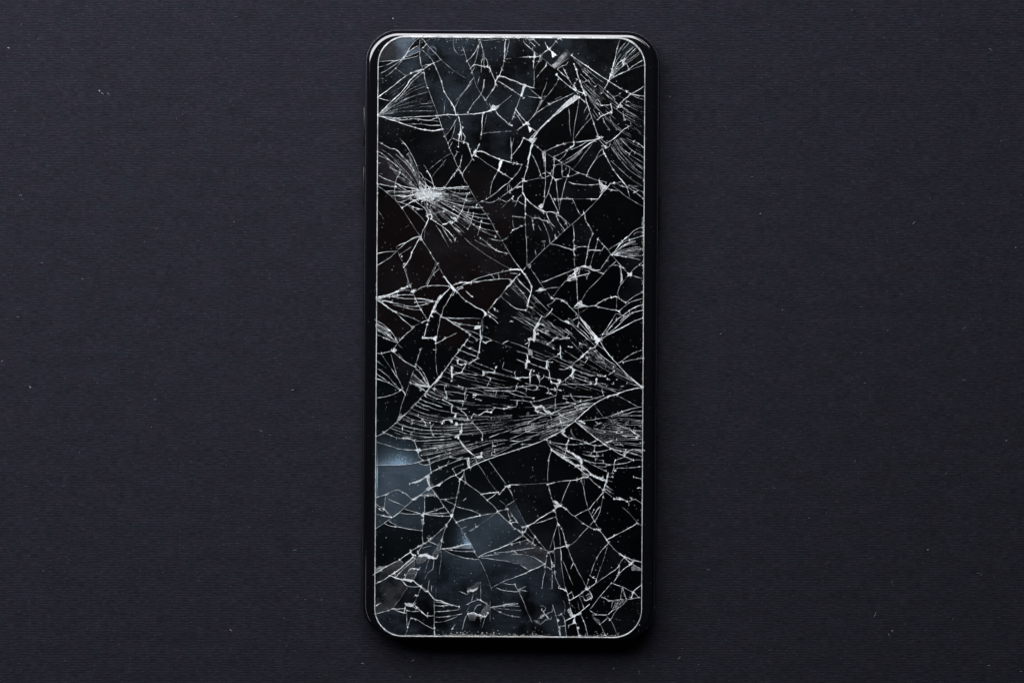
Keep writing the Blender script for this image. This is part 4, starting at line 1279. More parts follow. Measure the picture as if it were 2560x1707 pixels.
1486.4,869.4 1505.9,890.5 1523.8,903.5 1541.7,914.9;
1491.3,861.3 1507.6,871 1517.3,879.2;
1466.9,845 1483.2,859.6 1488.1,866.1;
1488.1,903.5 1502.7,905.2 1519,910.1;
1533.6,916.6 1532,921.4;
1535.2,927.9 1520.6,937.7;
1535.2,931.2 1551.5,939.3 1575.9,947.5;
1449,859.6 1460.4,861.3 1468.5,864.5;
1479.1,939.3 1494.6,937.7;
1519,947.5 1525.5,948.3;
1533.6,954 1533.6,960.5 1528.7,958.8;
1488.1,960.5 1470.2,960.5 1450.6,961.3 1429.5,959.7 1401.9,961.3;
1491.3,957.2 1505.9,958.8 1519,962.1;
1505.9,966.2 1505.1,975.1 1509.2,988.1;
1491.3,958.8 1510.8,968.6 1528.7,975.1 1543.3,981.6;
1551.5,965.4 1552.3,975.1;
1549.9,965.4 1554.7,965.4;
1515.7,965.4 1520.6,962.1;
1462,945.8 1464.5,953.2;
1437.6,924.7 1453.9,931.2 1478.3,939.3;
1434.4,934.4 1453.9,941 1471.8,945.8;
1432.8,942.6 1453.9,949.1 1478.3,957.2;
1327,845 1323.8,854.8 1320.5,871;
1312.4,861.3 1322.2,854.8;
1314,921.4 1327,925.5 1335.2,926.3;
1367.7,859.6 1375.8,864.5 1384,871;
1362.8,892.2 1367.7,888.9;
1331.9,892.2 1348.2,898.7 1366.1,903.5 1382.3,905.2;
1366.1,922.3 1372.6,926.3 1374.2,939.3 1377.5,952.3;
1377.5,952.3 1382.3,957.2 1395.4,958.8;
1348.2,916.6 1366.1,922.3;
1325.4,908.4 1344.9,914.9;
1291.3,898.7 1314,906.8;
1291.3,877.5 1315.7,884;
1344.9,936.1 1349.8,942.6 1348.2,962.1;
1349.8,949.1 1357.9,944.2 1359.6,936.1;
1328.7,936.1 1344.9,939.3;
1361.2,941 1372.6,944.2 1395.4,949.1;
1398.6,957.2 1410,952.3;
1369.3,970.2 1372.6,981.6;
1375.8,983.2 1387.2,989.7;
1346.6,963.7 1362.8,967 1369.3,970.2;
1371,973.5 1388.8,973.5 1400.2,975.1;
1286.4,932.8 1288.8,944.2;
1297.8,949.1 1302.6,952.3;
1275,942.6 1288,942.6;
1312.4,957.2 1328.7,962.1 1346.6,963.7;
1275,967 1291.3,965.4 1312.4,965.4 1335.2,965.4;
1292.9,968.6 1302.6,967 1328.7,975.1;
1289.6,970.2 1289.6,976.7 1275,976.7;
1341.7,975.1 1344.9,967;
1330.3,975.1 1349.8,973.5;
1291.3,976.7 1314,984.9 1315.7,991.4;
1315.7,965.4 1315.7,980;
1275,981.6 1297.8,989.7 1317.3,992.2 1333.5,994.6;
1335.2,994.6 1335.2,1002.8;
1304.3,991.4 1309.2,1001.1;
1275,999.5 1307.5,1001.1 1327,1005.2;
1292.9,999.5 1292.1,1014.1 1283.1,1017.4 1275,1017.4;
1327,1004.4 1335.2,1015.8 1340.1,1017.4;
1375.8,1035.3 1379.1,1049.9;
1387.2,989.7 1366.1,996.3 1348.2,1001.1 1335.2,1002.8;
1388.8,1012.5 1366.1,1020.6 1359.6,1022.3;
1395.4,1030.4 1405.1,1040.2 1421.4,1046.7;
1424.6,983.2 1431.1,994.6 1437.6,1001.1 1450.6,1002.8;
1410,989.7 1429.5,989.7 1453.9,991.4 1478.3,992.2;
1408.4,994.6 1418.1,997.9;
1421.4,1006 1437.6,1009.3;
1458.8,1009.3 1463.7,1014.1;
1437.6,1019 1442.5,1023.9;
1392.1,1056.4 1379.1,1058.1 1379.1,1066.2;
1403.5,1059.7 1406.7,1074.3;
1390.5,1074.3 1392.1,1079.2;
1314,1069.4 1315.7,1079.2;
1400.2,1079.2 1411.6,1089 1427.9,1095.5 1452.3,1100;
1442.5,1051.5 1462,1058.1;
1455.5,1052.4 1476.7,1049.9 1492.9,1046.7 1507.6,1044.2 1528.7,1039.4;
1556.4,1028.8 1575.9,1022.3 1597,1017.4 1606.8,1016.6;
1528.7,1038.5 1533.6,1030.4;
1545,1033.7 1571,1033.7 1584,1028.8 1606,1028.8;
1488.1,1040.2 1490.5,1046.7;
1543.3,908.4 1551.5,904.4;
1553.1,903.5 1567.7,892.2 1584,882.4 1606.8,874.3;
1558,905.2 1575.9,900.3 1593.8,897 1606.8,895.4;
1509.2,1044.2 1523.8,1046.7 1530.3,1056.4;
1492.9,1056.4 1492.9,1062.9 1484.8,1063.7;
1492.9,1058.1 1499.4,1058.1;
1507.6,1059.7 1512.4,1067.8;
1502.7,1074.3 1512.4,1079.2;
1541.7,1059.7 1558,1067.8 1572.6,1071.1 1584,1079.2 1598.6,1089;
1522.2,1077.6 1541.7,1080.8 1554.7,1087.3 1572.6,1089;
1554.7,1087.3 1562.9,1090.6 1577.5,1089 1605.2,1093.8;
1597,1089 1606.8,1089;
1530.3,1038.5 1551.5,1038.5 1575.9,1038.5 1606.8,1038.5;
1597,1066.2 1606.8,1061.3;
1584,1075.9 1605.2,1076.8;
1559.6,1075.9 1553.1,1079.2;
939.8,1103.9 954.4,1108.8 973.9,1114.5 995.1,1121 1014.6,1123.9 1035.7,1125.1;
1050.4,1124.3 1071.5,1121 1089.4,1117.8 1108.9,1114.5;
1029.2,1095 1035.7,1101.5 1060.1,1101.5 1084.5,1099.9 1108.9,1098.3 1125.2,1096.6;
1035.7,1101.5 1039,1111.3 1043.8,1122.6;
1045.5,1129.2 1047.1,1138.9 1055.2,1150.3;
1053.6,1138.1 1076.4,1134.8 1099.1,1130 1125.2,1124.3 1152.8,1116.1;
938.1,1162.5 959.3,1162.5 982,1163.3 1003.2,1161.7 1024.3,1160.1 1043.8,1155.2 1060.1,1151.1 1076.4,1146.2 1102.4,1137.3 1125.2,1132.4;
1068.2,1140.5 1073.1,1151.9 1074.7,1160.1 1076.4,1171.4 1078,1179.6;
1073.1,1155.2 1081.3,1156;
1045.5,1156 1055.2,1160.9 1068.2,1161.7 1082.9,1155.2 1102.4,1148.7 1125.2,1142.2 1149.6,1148.7;
1125.2,1142.2 1141.4,1145.4 1157.7,1142.2;
1078,1179.6 1089.4,1174.7 1102.4,1168.2 1115.4,1163.3;
1115.4,1163.3 1123.5,1150.3;
1069.9,1195.8 1073.1,1208.8 1078,1221.9;
1024.3,1208.8 1035.7,1205.6 1048.7,1200.7 1058.5,1195;
1105.6,1205.6 1117,1197.5 1128.4,1191 1139.8,1187.7;
1139.8,1186.1 1149.6,1181.2 1159.3,1174.7;
1131.7,1171.4 1139.8,1186.1;
1131.7,1171.4 1139.8,1166.6 1157.7,1160.1;
1170.7,1145.4 1172.3,1160.1 1174,1168.2;
1159.3,1174.7 1157.7,1187.7 1151.2,1197.5;
1139.8,1189.3 1149.6,1197.5;
1151.2,1197.5 1164.2,1205.6 1178.8,1217 1193.5,1226.7 1203.2,1234.9;
1149.6,1199.1 1147.9,1215.4 1144.7,1230 1141.4,1244.6 1138.2,1260.9 1133.3,1277.2 1130,1288.5;
1203.2,1234.9 1216.2,1232.4 1232.5,1230 1245.5,1230;
1204.9,1235.7 1222.7,1232.4 1240.6,1231.6;
1240.6,1231.6 1230.9,1241.4 1217.9,1249.5;
1245.5,1230 1248.8,1234.9 1256.9,1225.1 1266.7,1215.4;
1266.7,1215.4 1274.8,1212.1 1279.7,1212.1;
1206.5,1142.2 1213,1150.3;
1187,1142.2 1193.5,1158.4;
1204.9,1095 1206.5,1099.9;
1230.9,1103.1 1232.5,1114.5 1229.3,1122.6;
1230.9,1127.5 1229.3,1137.3 1245.5,1138.1;
1237.4,1121 1235.8,1129.2;
1087.8,1119.4 1094.3,1122.6 1087.8,1130.8;
1190.2,1111.3 1195.1,1119.4;
1099.1,1168.2 1125.2,1158.4 1149.6,1148.7 1170.7,1143.8;
1078,1220.2 1084.5,1230 1092.6,1241.4 1099.1,1247.9;
1052,1238.1 1065,1238.9 1086.1,1238.1;
1099.1,1247.9 1115.4,1247.9 1128.4,1245.4 1141.4,1243;
1112.2,1248.7 1125.2,1256 1138.2,1260.9;
1099.1,1247.9 1107.3,1260.9 1117,1273.9 1128.4,1286.9;
1138.2,1265 1157.7,1270.6 1178.8,1275.5 1203.2,1286.1;
1200,1288.5 1219.5,1284.5 1239,1282.8;
1239,1282.8 1245.5,1277.2 1265,1273.1;
1265,1273.1 1265.8,1264.1 1279.7,1256;
1268.3,1272.3 1271.5,1286.9 1276.4,1299.9;
1247.1,1282 1258.5,1293.4 1271.5,1304.8 1279.7,1311.3;
1128.4,1288.5 1141.4,1305.6;
1152.8,1321.1 1167.4,1315.4;
1187,1306.4 1190.2,1316.2;
1058.5,1284.5 1076.4,1278.8 1092.6,1273.9 1108.9,1267.4;
1058.5,1284.5 1076.4,1283.7 1102.4,1282.8 1120.3,1280.4;
1058.5,1284.5 1084.5,1287.7 1105.6,1289.4 1126.8,1289.4;
1058.5,1291.8 1058.5,1306.4 1056,1325.9;
1056,1325.9 1056,1350;
1008.1,1270.6 1022.7,1275.5 1040.6,1280.4 1056.9,1285.3;
998.3,1280.4 1011.3,1283.7 1027.6,1284.5 1052,1283.7;
967.4,1244.6 980.4,1251.9 995.1,1257.6 1012.9,1265.8;
1034.1,1247.9 1021.1,1259.3 1009.7,1269 996.7,1282 980.4,1293.4;
939.8,1243.8 951.1,1239.7 962.5,1236.5 972.3,1230.8;
972.3,1230.8 983.7,1226.7 995.1,1223.5;
995.1,1223.5 1006.4,1230 1017.8,1236.5 1027.6,1246.3 1034.1,1247.9;
964.2,1239.7 962.5,1254.4 960.1,1270.6;
939.8,1259.3 949.5,1265.8 960.9,1273.9;
939.8,1265.8 947.9,1272.3 959.3,1278;
959.3,1278 959.3,1270.6 967.4,1278.8 977.2,1291.8;
960.1,1272.3 969,1282 978.8,1291.8;
939.8,1283.7 952.8,1287.7 965.8,1291 978.8,1293.4;
970.7,1301.5 985.3,1309.7 999.9,1317;
960.9,1308.1 973.9,1313.7 988.5,1316.2 1001.6,1317.8 1021.1,1321.9 1040.6,1324.3 1056,1326.8;
1128.4,1293.4 1121.9,1303.2 1115.4,1311.3;
1115.4,1312.9 1102.4,1324.3 1086.1,1339 1071.5,1350;
1115.4,1314.6 1108.9,1332.4 1104,1350;
1061.7,1243 1061.7,1283.7;
1068.2,1345.5 1076.4,1347.1;
1069.9,1338.1 1074.7,1339;
1157.7,1251.1 1165.8,1244.6;
1275,1112.9 1301,1103.1 1323.8,1096.6;
1275,1101.5 1304.3,1102.3 1328.7,1096.6;
1305.9,1110.5 1331.9,1110.5;
1305.9,1103.1 1305.9,1110.5;
1367.7,1099.9 1371,1109.6 1379.1,1122.6;
1366.1,1098.3 1375.8,1106.4;
1377.5,1129.2 1373.4,1140.5 1371.8,1151.9;
1375.8,1103.1 1392.1,1108 1414.9,1110.5 1434.4,1111.3 1453.9,1109.6 1470.2,1108;
1423,1095 1419.7,1104.8 1416.5,1119.4 1413.2,1132.4 1408.4,1143.8;
1427.9,1095 1447.4,1099.9 1462,1104.8 1473.4,1109.6;
1473.4,1108 1486.4,1103.1 1494.6,1099.1;
1473.4,1109.6 1486.4,1115.3 1484.8,1125.9;
1484.8,1112.9 1499.4,1113.7 1510.8,1109.6;
1525.5,1119.4 1543.3,1130.8 1561.2,1140.5;
1584,1150.3 1595.4,1148.7 1606.8,1151.1;
1512.4,1109.6 1528.7,1101.5 1541.7,1099.9;
1379.1,1108 1401.9,1119.4 1421.4,1129.2 1437.6,1137.3 1455.5,1147;
1410,1142.2 1427.9,1143.8 1450.6,1151.9;
1416.5,1124.3 1431.1,1132.4 1444.1,1138.9;
1466.9,1174.7 1486.4,1189.3 1507.6,1194.2;
1470.2,1187.7 1486.4,1189.3 1502.7,1199.1 1515.7,1202.3;
1463.7,1182.8 1476.7,1186.1 1486.4,1191;
1405.1,1202.3 1426.3,1200.7;
1418.1,1217 1424.6,1205.6;
1452.3,1199.1 1458.8,1217 1462,1236.5 1466.9,1257.6 1470.2,1270.6;
1470.2,1272.3 1478.3,1288.5 1486.4,1303.2 1496.2,1319.4;
1457.2,1150.3 1468.5,1153.5 1476.7,1158.4 1488.1,1164.9 1502.7,1171.4 1515.7,1177.9;
1457.2,1147 1473.4,1153.5 1488.1,1156.8 1507.6,1157.6 1523.8,1160.9 1545,1160.1 1564.5,1156.8 1582.4,1150.3;
1488.1,1148.7 1488.1,1161.7;
1489.7,1148.7 1507.6,1151.1 1507.6,1157.6;
1515.7,1160.1 1514.1,1166.6 1494.6,1164.9;
1489.7,1147 1492.9,1145.4 1491.3,1129.2;
1479.9,1129.2 1478.3,1140.5 1507.6,1138.9;
1479.9,1129.2 1491.3,1129.2 1507.6,1127.5 1525.5,1122.6;
1455.5,1134 1470.2,1138.1 1494.6,1139.7;
1538.5,1148.7 1535.2,1160.1 1535.2,1169.8 1532,1176.3 1530.3,1182.8;
1561.2,1141.4 1551.5,1145.4 1538.5,1150.3;
1543.3,1169.8 1536.8,1176.3;
1525.5,1182.8 1533.6,1182.8;
1502.7,1194.2 1515.7,1199.1 1532,1204;
1520.6,1191 1532,1192.6;
1515.7,1213.7 1522.2,1218.6;
1470.2,1191 1486.4,1207.2 1499.4,1217 1509.2,1225.1;
1541.7,1243 1559.6,1247.9;
1561.2,1248.7 1567.7,1252.8 1572.6,1259.3;
1569.4,1254.4 1585.6,1247.9 1592.1,1249.5 1603.5,1257.6;
1584,1192.6 1605.2,1196.6;
1597,1218.6 1605.2,1220.2;
1564.5,1124.3 1559.6,1138.9;
1561.2,1137.3 1571,1127.5 1582.4,1122.6;
1528.7,1120.2 1551.5,1127.5 1572.6,1129.2 1590.5,1135.7 1606.8,1141.4;
1584,1122.6 1606.8,1129.2;
1535.2,1111.3 1554.7,1111.3;
1582.4,1122.6 1606.8,1124.3;
1574.3,1095 1606.8,1098.3;
1597,1106.4 1606.8,1105.6;
1597,1166.6 1606.8,1165.7;
1275,1211.3 1301,1211.3;
1371,1210.5 1374.2,1225.1 1379.1,1244.6 1384,1257.6;
1400.2,1264.1 1414.9,1272.3 1426.3,1283.7 1437.6,1290.2;
1437.6,1289.4 1453.9,1280.4 1475,1270.6;
1475,1270.6 1481.5,1260.9 1488.1,1252.8;
1507.6,1225.1 1507.6,1241.4 1502.7,1265.8 1497.8,1283.7 1486.4,1303.2;
1507.6,1230 1499.4,1241.4 1491.3,1252.8;
1499.4,1267.4 1494.6,1270.6 1481.5,1293.4;
1484.8,1273.9 1478.3,1285.3;
1458.8,1308.1 1471.8,1316.2 1484.8,1322.7;
1496.2,1321.1 1507.6,1335.7 1517.3,1348.7;
1517.3,1348.7 1535.2,1339 1554.7,1329.2 1575.9,1317.8 1593.8,1308.1;
1593.8,1306.4 1605.2,1314.6;
1388.8,1291.8 1372.6,1296.7 1356.3,1303.2 1335.2,1308.1;
1387.2,1272.3 1390.5,1286.9 1393.7,1306.4;
1275,1308.1 1288,1321.1 1297.8,1327.6 1307.5,1335.7;
1275,1308.1 1284.8,1304.8 1294.5,1304;
1307.5,1337.3 1323.8,1350;
1305.9,1337.3 1284.8,1350;
1275,1257.6 1286.4,1251.1;
1338.4,1342.2 1331.9,1347.1;
1275,1277.2 1281.5,1288.5 1291.3,1301.5 1296.1,1308.1;
1393.7,1306.4 1395.4,1312.9;
1393.7,1309.7 1387.2,1329.2 1383.2,1343.8;
1397,1311.3 1403.5,1321.1 1408.4,1332.4 1413.2,1350''',
    'c': '''944.1,198.3 958.4,196.3;
962.3,192.5 975.6,183.9 989,170.9 999.6,159 1012,143.7;
1012,143.7 1025.4,139.9 1038.8,134.2 1048.3,129.4;
1021.6,139 1033,134.2;
1048.3,95.9 1049.3,111.2 1050.3,126.5;
1069.4,220.3 1075.1,235.6 1082.8,256.6 1090.4,275.7 1096.2,292.9 1102.9,312.1 1106.7,325.5 1112.4,338.9 1117.2,350;
1065.6,109.3 1078.9,124.6 1092.3,138 1101.9,149.5 1119.1,164.8 1134.4,177.2 1147.8,185.8 1166.9,196.9;
1046.4,298.7 1063.6,300.6 1082.8,302.5 1098.1,304.4;
1133.5,92.1 1133.5,107.4 1136.3,124.6 1144,134.2 1151.6,139.9;
1147.8,126.5 1159.3,126.5;
1155.5,117 1160.2,128.4 1165,143.7 1168.9,154.3 1175.6,168.6 1182.2,183.9;
1175.6,172.4 1184.2,162.9 1189.9,149.5 1193.7,132.3 1197.6,115;
1192.8,212.6 1197.6,197.3 1199.5,191.6;
1186.1,193.5 1176.5,204.9 1166.9,220.3 1155.5,233.6 1147.8,243.2 1138.2,252.8;
1180.3,206.9 1163.1,227.9 1147.8,248.9 1136.3,271.9;
1274.1,101.6 1270.2,117 1266.4,136.1 1262.6,147.6 1277.9,146.6;
1259.7,153.3 1257.8,164.8 1254.9,174.3;
1197.6,100.7 1212.9,101.6 1230.1,100.7 1262.6,97.8;
1201.4,237.5 1209,243.2 1214.8,252.8;
1228.2,270 1222.4,258.5;
1241.5,271.9 1253,260.4 1280,238.4;
1126.8,350 1134.4,331.2 1138.2,312.1;
1216.7,287.2 1212.9,306.3 1209,323.6 1205.2,335;
1109.6,287.2 1111.5,266.2 1112.4,252.8;
1203.3,336.9 1201.4,350;
1350.8,141.8 1362.3,151.4 1375.6,162.9 1387.1,172.4;
1332.6,117 1331.6,126.5 1335.5,136.1;
1350.8,145.6 1345,159 1338.3,168.6 1335.5,180.1 1335.5,195.4 1335.5,210.7 1332.6,219.3;
1333.6,168.6 1334.5,176.3;
1322.1,220.3 1335.5,231.7 1347,241.3 1351.7,246.1;
1301,241.3 1296.3,256.6 1290.5,271.9 1283.8,287.2 1280,296.8;
1367,205.9 1362.3,220.3 1356.5,233.6 1353.6,246.1;
1364.2,241.3 1356.5,252.8 1347,270 1339.3,283.4;
1404.3,241.3 1387.1,248.9;
1394.8,168.6 1410.1,153.3 1423.5,145.6;
1431.1,145.6 1442.6,154.3 1456,166.7 1469.4,176.3 1482.8,187.7 1496.2,198.3 1509.6,206.9;
1433,147.6 1444.5,159 1459.8,174.3 1471.3,183.9;
1413.9,164.8 1421.6,153.3;
1436.9,197.3 1444.5,197.3;
1471.3,201.1 1478.9,216.4;
1452.2,172.4 1471.3,191.6 1482.8,204.9 1492.3,214.5;
1480.9,283.4 1488.5,296.8;
1482.8,273.8 1490.4,285.3 1498.1,296.8;
1447.4,247 1445.5,264.3 1441.6,285.3 1437.8,306.3 1434.9,325.5 1433,350;
1421.6,270 1423.5,289.1 1423.5,308.2 1425.4,327.4 1428.3,342.7;
1469.4,264.3 1461.7,277.6 1459.8,283.4;
1473.2,283.4 1463.6,300.6;
1463.6,308.2 1452.2,325.5;
1526.8,198.3 1547.8,185.8 1572.7,176.3 1593.7,168.6 1610.9,163.8;
1565,153.3 1582.2,141.8 1601.4,128.4;
1538.2,143.7 1551.6,120.8 1566.9,102.6;
1555.5,126.5 1576.5,103.6;
1056,1370.6 1063.6,1366.8 1078.9,1363.9;
943.1,1422.3 954.6,1416.5;
1035.9,1397.4 1035.9,1416.5;
1073.2,1396.4 1067.5,1412.7 1061.7,1431.8;
1069.4,1430.9 1061.7,1447.1;
1073.2,1449 1071.3,1462.4 1069.4,1477.7;
1078.9,1462.4 1078.9,1477.7;
1165,1340 1178.4,1361 1188,1382.1 1197.6,1397.4 1205.2,1410.8 1214.8,1431.8 1222.4,1452.9 1230.1,1475.8;
1228.2,1468.2 1243.5,1460.5 1262.6,1451 1280,1445.2;
1256.9,1456.7 1270.2,1459.6 1280,1459.6;
1184.2,1481.6 1178.4,1504.5;
1201.4,1452.9 1202.3,1496.9;
1087.6,1503.6 1105.7,1506.4 1119.1,1511.2;
1086.6,1554.3 1100,1554.3 1117.2,1550.4 1132.5,1544.7 1144,1539.9;
1019.6,1569.6 1014.9,1582.9;
1184.2,1527.5 1191.8,1514.1 1203.3,1510.3;
1166.9,1537 1161.2,1550.4 1155.5,1575.3;
1174.6,1512.2 1166.9,1527.5;
1212.9,1542.8 1205.2,1567.6;
1233.9,1518.9 1253,1520.8 1280,1523.3;
958.4,1545.6 964.2,1546.6;
1325,1340 1333.6,1347.7;
1280,1385 1299.1,1385.5 1318.3,1386.9 1337.4,1393.6 1352.7,1403.1 1362.3,1408.9;
1383.3,1340 1379.5,1355.3 1373.7,1372.5;
1400.5,1340 1400.5,1359.1 1401.5,1374.4 1403.4,1385.9;
1419.6,1364.9 1433,1357.2 1446.4,1343.8;
1385.2,1374.4 1387.1,1397.4 1386.2,1426.1;
1402.4,1393.6 1404.3,1416.5 1408.2,1441.4 1412,1464.3;
1406.3,1399.3 1413.9,1416.5 1423.5,1441.4 1433,1462.4;
1380.4,1424.2 1380.4,1443.3 1380.4,1472;
1519.1,1364.9 1515.3,1376.3 1507.6,1403.1 1498.1,1426.1 1490.4,1451;
1530.6,1454.8 1517.2,1470.1 1501.9,1487.3 1490.4,1502.6 1477,1519.8;
1555.5,1472 1563.1,1491.1;
1526.8,1548.5 1534.4,1563.8 1542.1,1584.9;
1406.3,1498.8 1412,1510.3 1412,1523.6 1410.1,1535.1;
1423.5,1504.5 1433,1516;
1444.5,1502.6 1448.3,1523.6;
1297.2,1472 1314.4,1465.3;
1297.2,1473.9 1316.3,1476.8;
1297.2,1478.7 1308.7,1502.6 1316.3,1523.6 1324,1540.9 1330.7,1556.2;
1280,1513.1 1299.1,1515;
1280,1523.6 1303,1525.6;
1350.8,1513.1 1362.3,1516 1363.2,1523.6 1356.5,1528.4;
943,371 956,375.9 967.4,382.4 980.4,392.2 995.1,408.4 1008.1,421.4 1021.1,436.1 1034.1,452.3 1043.8,467;
988.5,384.8 999.9,395.4 1012.9,407.6 1022.7,418.2 1032.5,429.6 1042.2,445.8;
990.2,467 999.9,473.5 1008.1,478.4;
943,464.5 956,472.7 967.4,481.6 978.8,491.4 990.2,502.8 1004.8,520.6 1017.8,540.2 1030.8,561.3 1042.2,579.2 1051.2,590.6;
1012.9,374.3 1014.6,377.5;
1058.5,411.7 1065,419.8 1068.2,427.9;
1149.6,473.5 1147.9,481.6 1143.1,483.2;
1165.8,535.3 1183.7,540.2;
1063.4,569.4 1061.7,584.1 1060.1,600;
1089.4,562.9 1100.8,579.2 1112.2,600;
1017.8,512.5 1034.1,525.5 1050.4,540.2 1063.4,556.4;
1004.8,520.6 1008.1,523.9;
1105.6,569.4 1117,587.3 1125.2,600;
943,524.7 952.8,536.9 959.3,548.3;
947.9,434.1 956.8,435.8;
1113.8,345 1119.5,358 1125.2,374.3 1134.9,393.8 1143.1,414.9 1152.8,429.6 1157.7,442.6 1165.8,457.2 1175.6,475.1 1187,494.6 1196.7,509.3 1209.7,528.8 1224.4,548.3 1239,575.9 1253.6,598.7;
1129.2,382.4 1118.7,388.9 1102.4,400.3 1086.1,413.3 1073.9,423.9;
1117,395.4 1105.6,411.7 1092.6,426.3 1079.6,442.6;
1196.7,393.8 1216.2,408.4 1239,423.1 1245.5,426.3;
1253.6,520.6 1268.3,506;
1273.2,457.2 1274.8,475.1;
1271.5,457.2 1268.3,475.1 1269.9,480;
1201.6,348.3 1204.9,345;
1253.6,598.7 1263.4,598.7 1271.5,590.6;
1284.8,345 1281.5,358 1278.3,369.4;
1421.4,406.8 1437.6,395.4 1455.5,379.2;
1432.8,421.4 1445.8,406.8 1457.2,390.5 1466.9,377.5 1479.9,361.3;
1366.1,384 1379.1,392.2 1385.6,396.2;
1315.7,453.2 1330.3,449.1 1351.4,445.8 1361.2,447.5;
1525.5,458.8 1538.5,470.2 1551.5,480 1562.9,489.7 1575.9,497.9 1588.9,506 1608.4,516.6;
1496.2,496.3 1483.2,510.9 1470.2,523.9 1460.4,533.7;
1452.3,540.2 1440.9,551.5 1426.3,563.7;
1398.6,536.9 1405.1,545 1410,548.3;
1426.3,563.7 1413.2,574.3 1400.2,587.3 1385.6,600;
1344.9,562.9 1353.1,577.6;
1369.3,553.2 1379.1,569.4 1382.3,577.6;
1312.4,512.5 1313.2,535.3 1313.2,559.7 1315.7,600;
1292.9,504.4 1286.4,517.4;
1281.5,549.9 1283.1,564.6 1287.2,571.1;
1282.3,575.9 1275,584.1;
1608.4,579.2 1592.1,580.8 1584,587.3;
1527.1,401.9 1548.2,421.4 1567.7,439.3 1584,452.3 1608.4,467;
990.2,617.8 995.1,629.2 999.9,642.2 1006.4,653.5;
1092.6,659.2 1102.4,676.3 1110.5,691;
1086.1,666.6 1076.4,689.3 1063.4,713.7;
978.8,741.4 998.3,738.9;
991.8,762.5 1014.6,769;
1160.9,595 1174,607.2 1183.7,614.5;
1122.7,595 1130,607.2;
1187,599.9 1203.2,609.6 1230.9,621;
1255.3,602.3 1265,595;
1256.9,604.8 1265,617.8 1279.7,642.2;
1217.9,778.8 1229.3,765.8 1239,752.8 1250.4,741.4 1260.2,728.4 1269.9,715.4 1279.7,702.3;
1206.5,796.7 1204.9,809.7;
1177.2,835.7 1169.1,850;
1208.1,840.6 1230.9,850;
940.6,825.9 952.8,830.8 964.2,839 975.5,850;
1316.5,595 1316.5,614.5 1317.3,643.8 1317.3,663.3;
1317.3,664.9 1305.9,677.9;
1275,682.8 1294.5,684.4;
1275,634.8 1288,655.2 1301,671.4;
1392.1,595 1375.8,609.6;
1375.8,609.6 1359.6,624.3 1340.1,643.8 1323.8,660.1;
1488.1,625.9 1481.5,642.2 1476.7,660.1 1471.8,668.2;
1541.7,651.1 1528.7,663.3 1517.3,674.7 1507.6,686.1 1494.6,700.7 1483.2,712.1 1470.2,725.1 1460.4,739.7 1452.3,754.4;
1569.4,689.3 1558,705.6 1549.9,715.4 1543.3,733.2;
1543.3,733.2 1548.2,744.6;
1541.7,743 1541.7,772.3;
1466.9,767.4 1478.3,765 1486.4,764.1;
1344.9,733.2 1359.6,725.1;
1327,673.1 1340.1,691 1351.4,708.8 1359.6,720.2;
1400.2,717.8 1388.8,733.2 1380.7,743;
1367.7,762.5 1374.2,769;
1330.3,736.5 1343.3,749.5 1356.3,762.5 1372.6,778.8;
1447.4,801.5 1444.1,804.8;
1423,806.4 1444.1,817.8 1462,832.4 1478.3,850;
1450.6,808.1 1465.3,825.9 1476.7,837.3;
1330.3,773.9 1335.2,783.7;
1353.1,796.7 1366.1,808.1 1374.2,817.8;
1366.1,798.3 1379.1,809.7 1384,816.2;
1429.5,819.4 1427.9,825.9;
995.1,861.3 1006.4,870.2;
977.2,885.7 983.7,908.4 993.4,942.6;
947.9,906.8 965.8,919.8;
969,939.3 985.3,958.8 998.3,973.5;
1027.6,942.6 1021.1,965.4 1012.9,986.5 1008.1,1001.1 1003.2,1015.8 999.9,1032 998.3,1038.5;
1042.2,903.5 1040.6,911.7;
1034.1,926.3 1026,949.1 1024.3,957.2;
1065,980 1050.4,996.3 1037.3,1012.5 1026,1023.9;
988.5,1058.1 975.5,1069.4 960.9,1080.8;
1089.4,845 1090.2,858;
1088.6,885.7 1090.2,910.1 1091.8,929.6 1095.9,939.3;
1190.2,845 1214.6,856.4;
1203.2,911.7 1219.5,918.2 1237.4,925.5;
1237.4,931.2 1279.7,942.6;
1165.8,971.9 1180.5,970.2 1196.7,968.6 1216.2,968.6 1239,970.2 1263.4,968.6 1279.7,966.2;
1029.2,1020.6 1043.8,1027.2 1065,1035.3 1086.1,1040.2 1108.9,1044.2 1134.9,1046.7 1170.7,1046.7;
1006.4,1048.3 1021.1,1053.2 1043.8,1060.5 1068.2,1066.2 1092.6,1067.8 1117,1068.6 1141.4,1067;
991.8,1058.1 1011.3,1065.4 1035.7,1071.1 1056.9,1074.3 1079.6,1075.9 1108.9,1075.9 1149.6,1072.7;
977.2,1070.3 995.1,1076.8 1021.1,1085.7 1043.8,1089 1068.2,1092.2 1092.6,1092.2 1125.2,1090.6;
1032.5,1084.1 1026,1084.1 1035.7,1075.9;
1510.8,988.1 1492.9,993 1470.2,999.5 1450.6,1004.4 1431.1,1010.9 1413.2,1017.4 1392.1,1027.2 1372.6,1033.7 1353.1,1040.2 1333.5,1049.9 1307.5,1056.4 1275,1066.2;
1392.1,1030.4 1366.1,1035.3 1346.6,1043.4 1323.8,1054.8 1304.3,1061.3 1275,1072.7;
1466.9,1025.5 1447.4,1030.4 1427.9,1036.9 1411.6,1041.8 1395.4,1046.7 1372.6,1056.4 1348.2,1066.2 1315.7,1079.2 1291.3,1090.6 1275,1097.1;
1434.4,1048.3 1413.2,1054.8 1388.8,1062.9 1366.1,1074.3 1344.9,1084.1 1323.8,1093.8 1312.4,1100;
1275,854.8 1291.3,859.6 1307.5,866.1 1320.5,871.8 1336.8,878.3 1359.6,887.3;
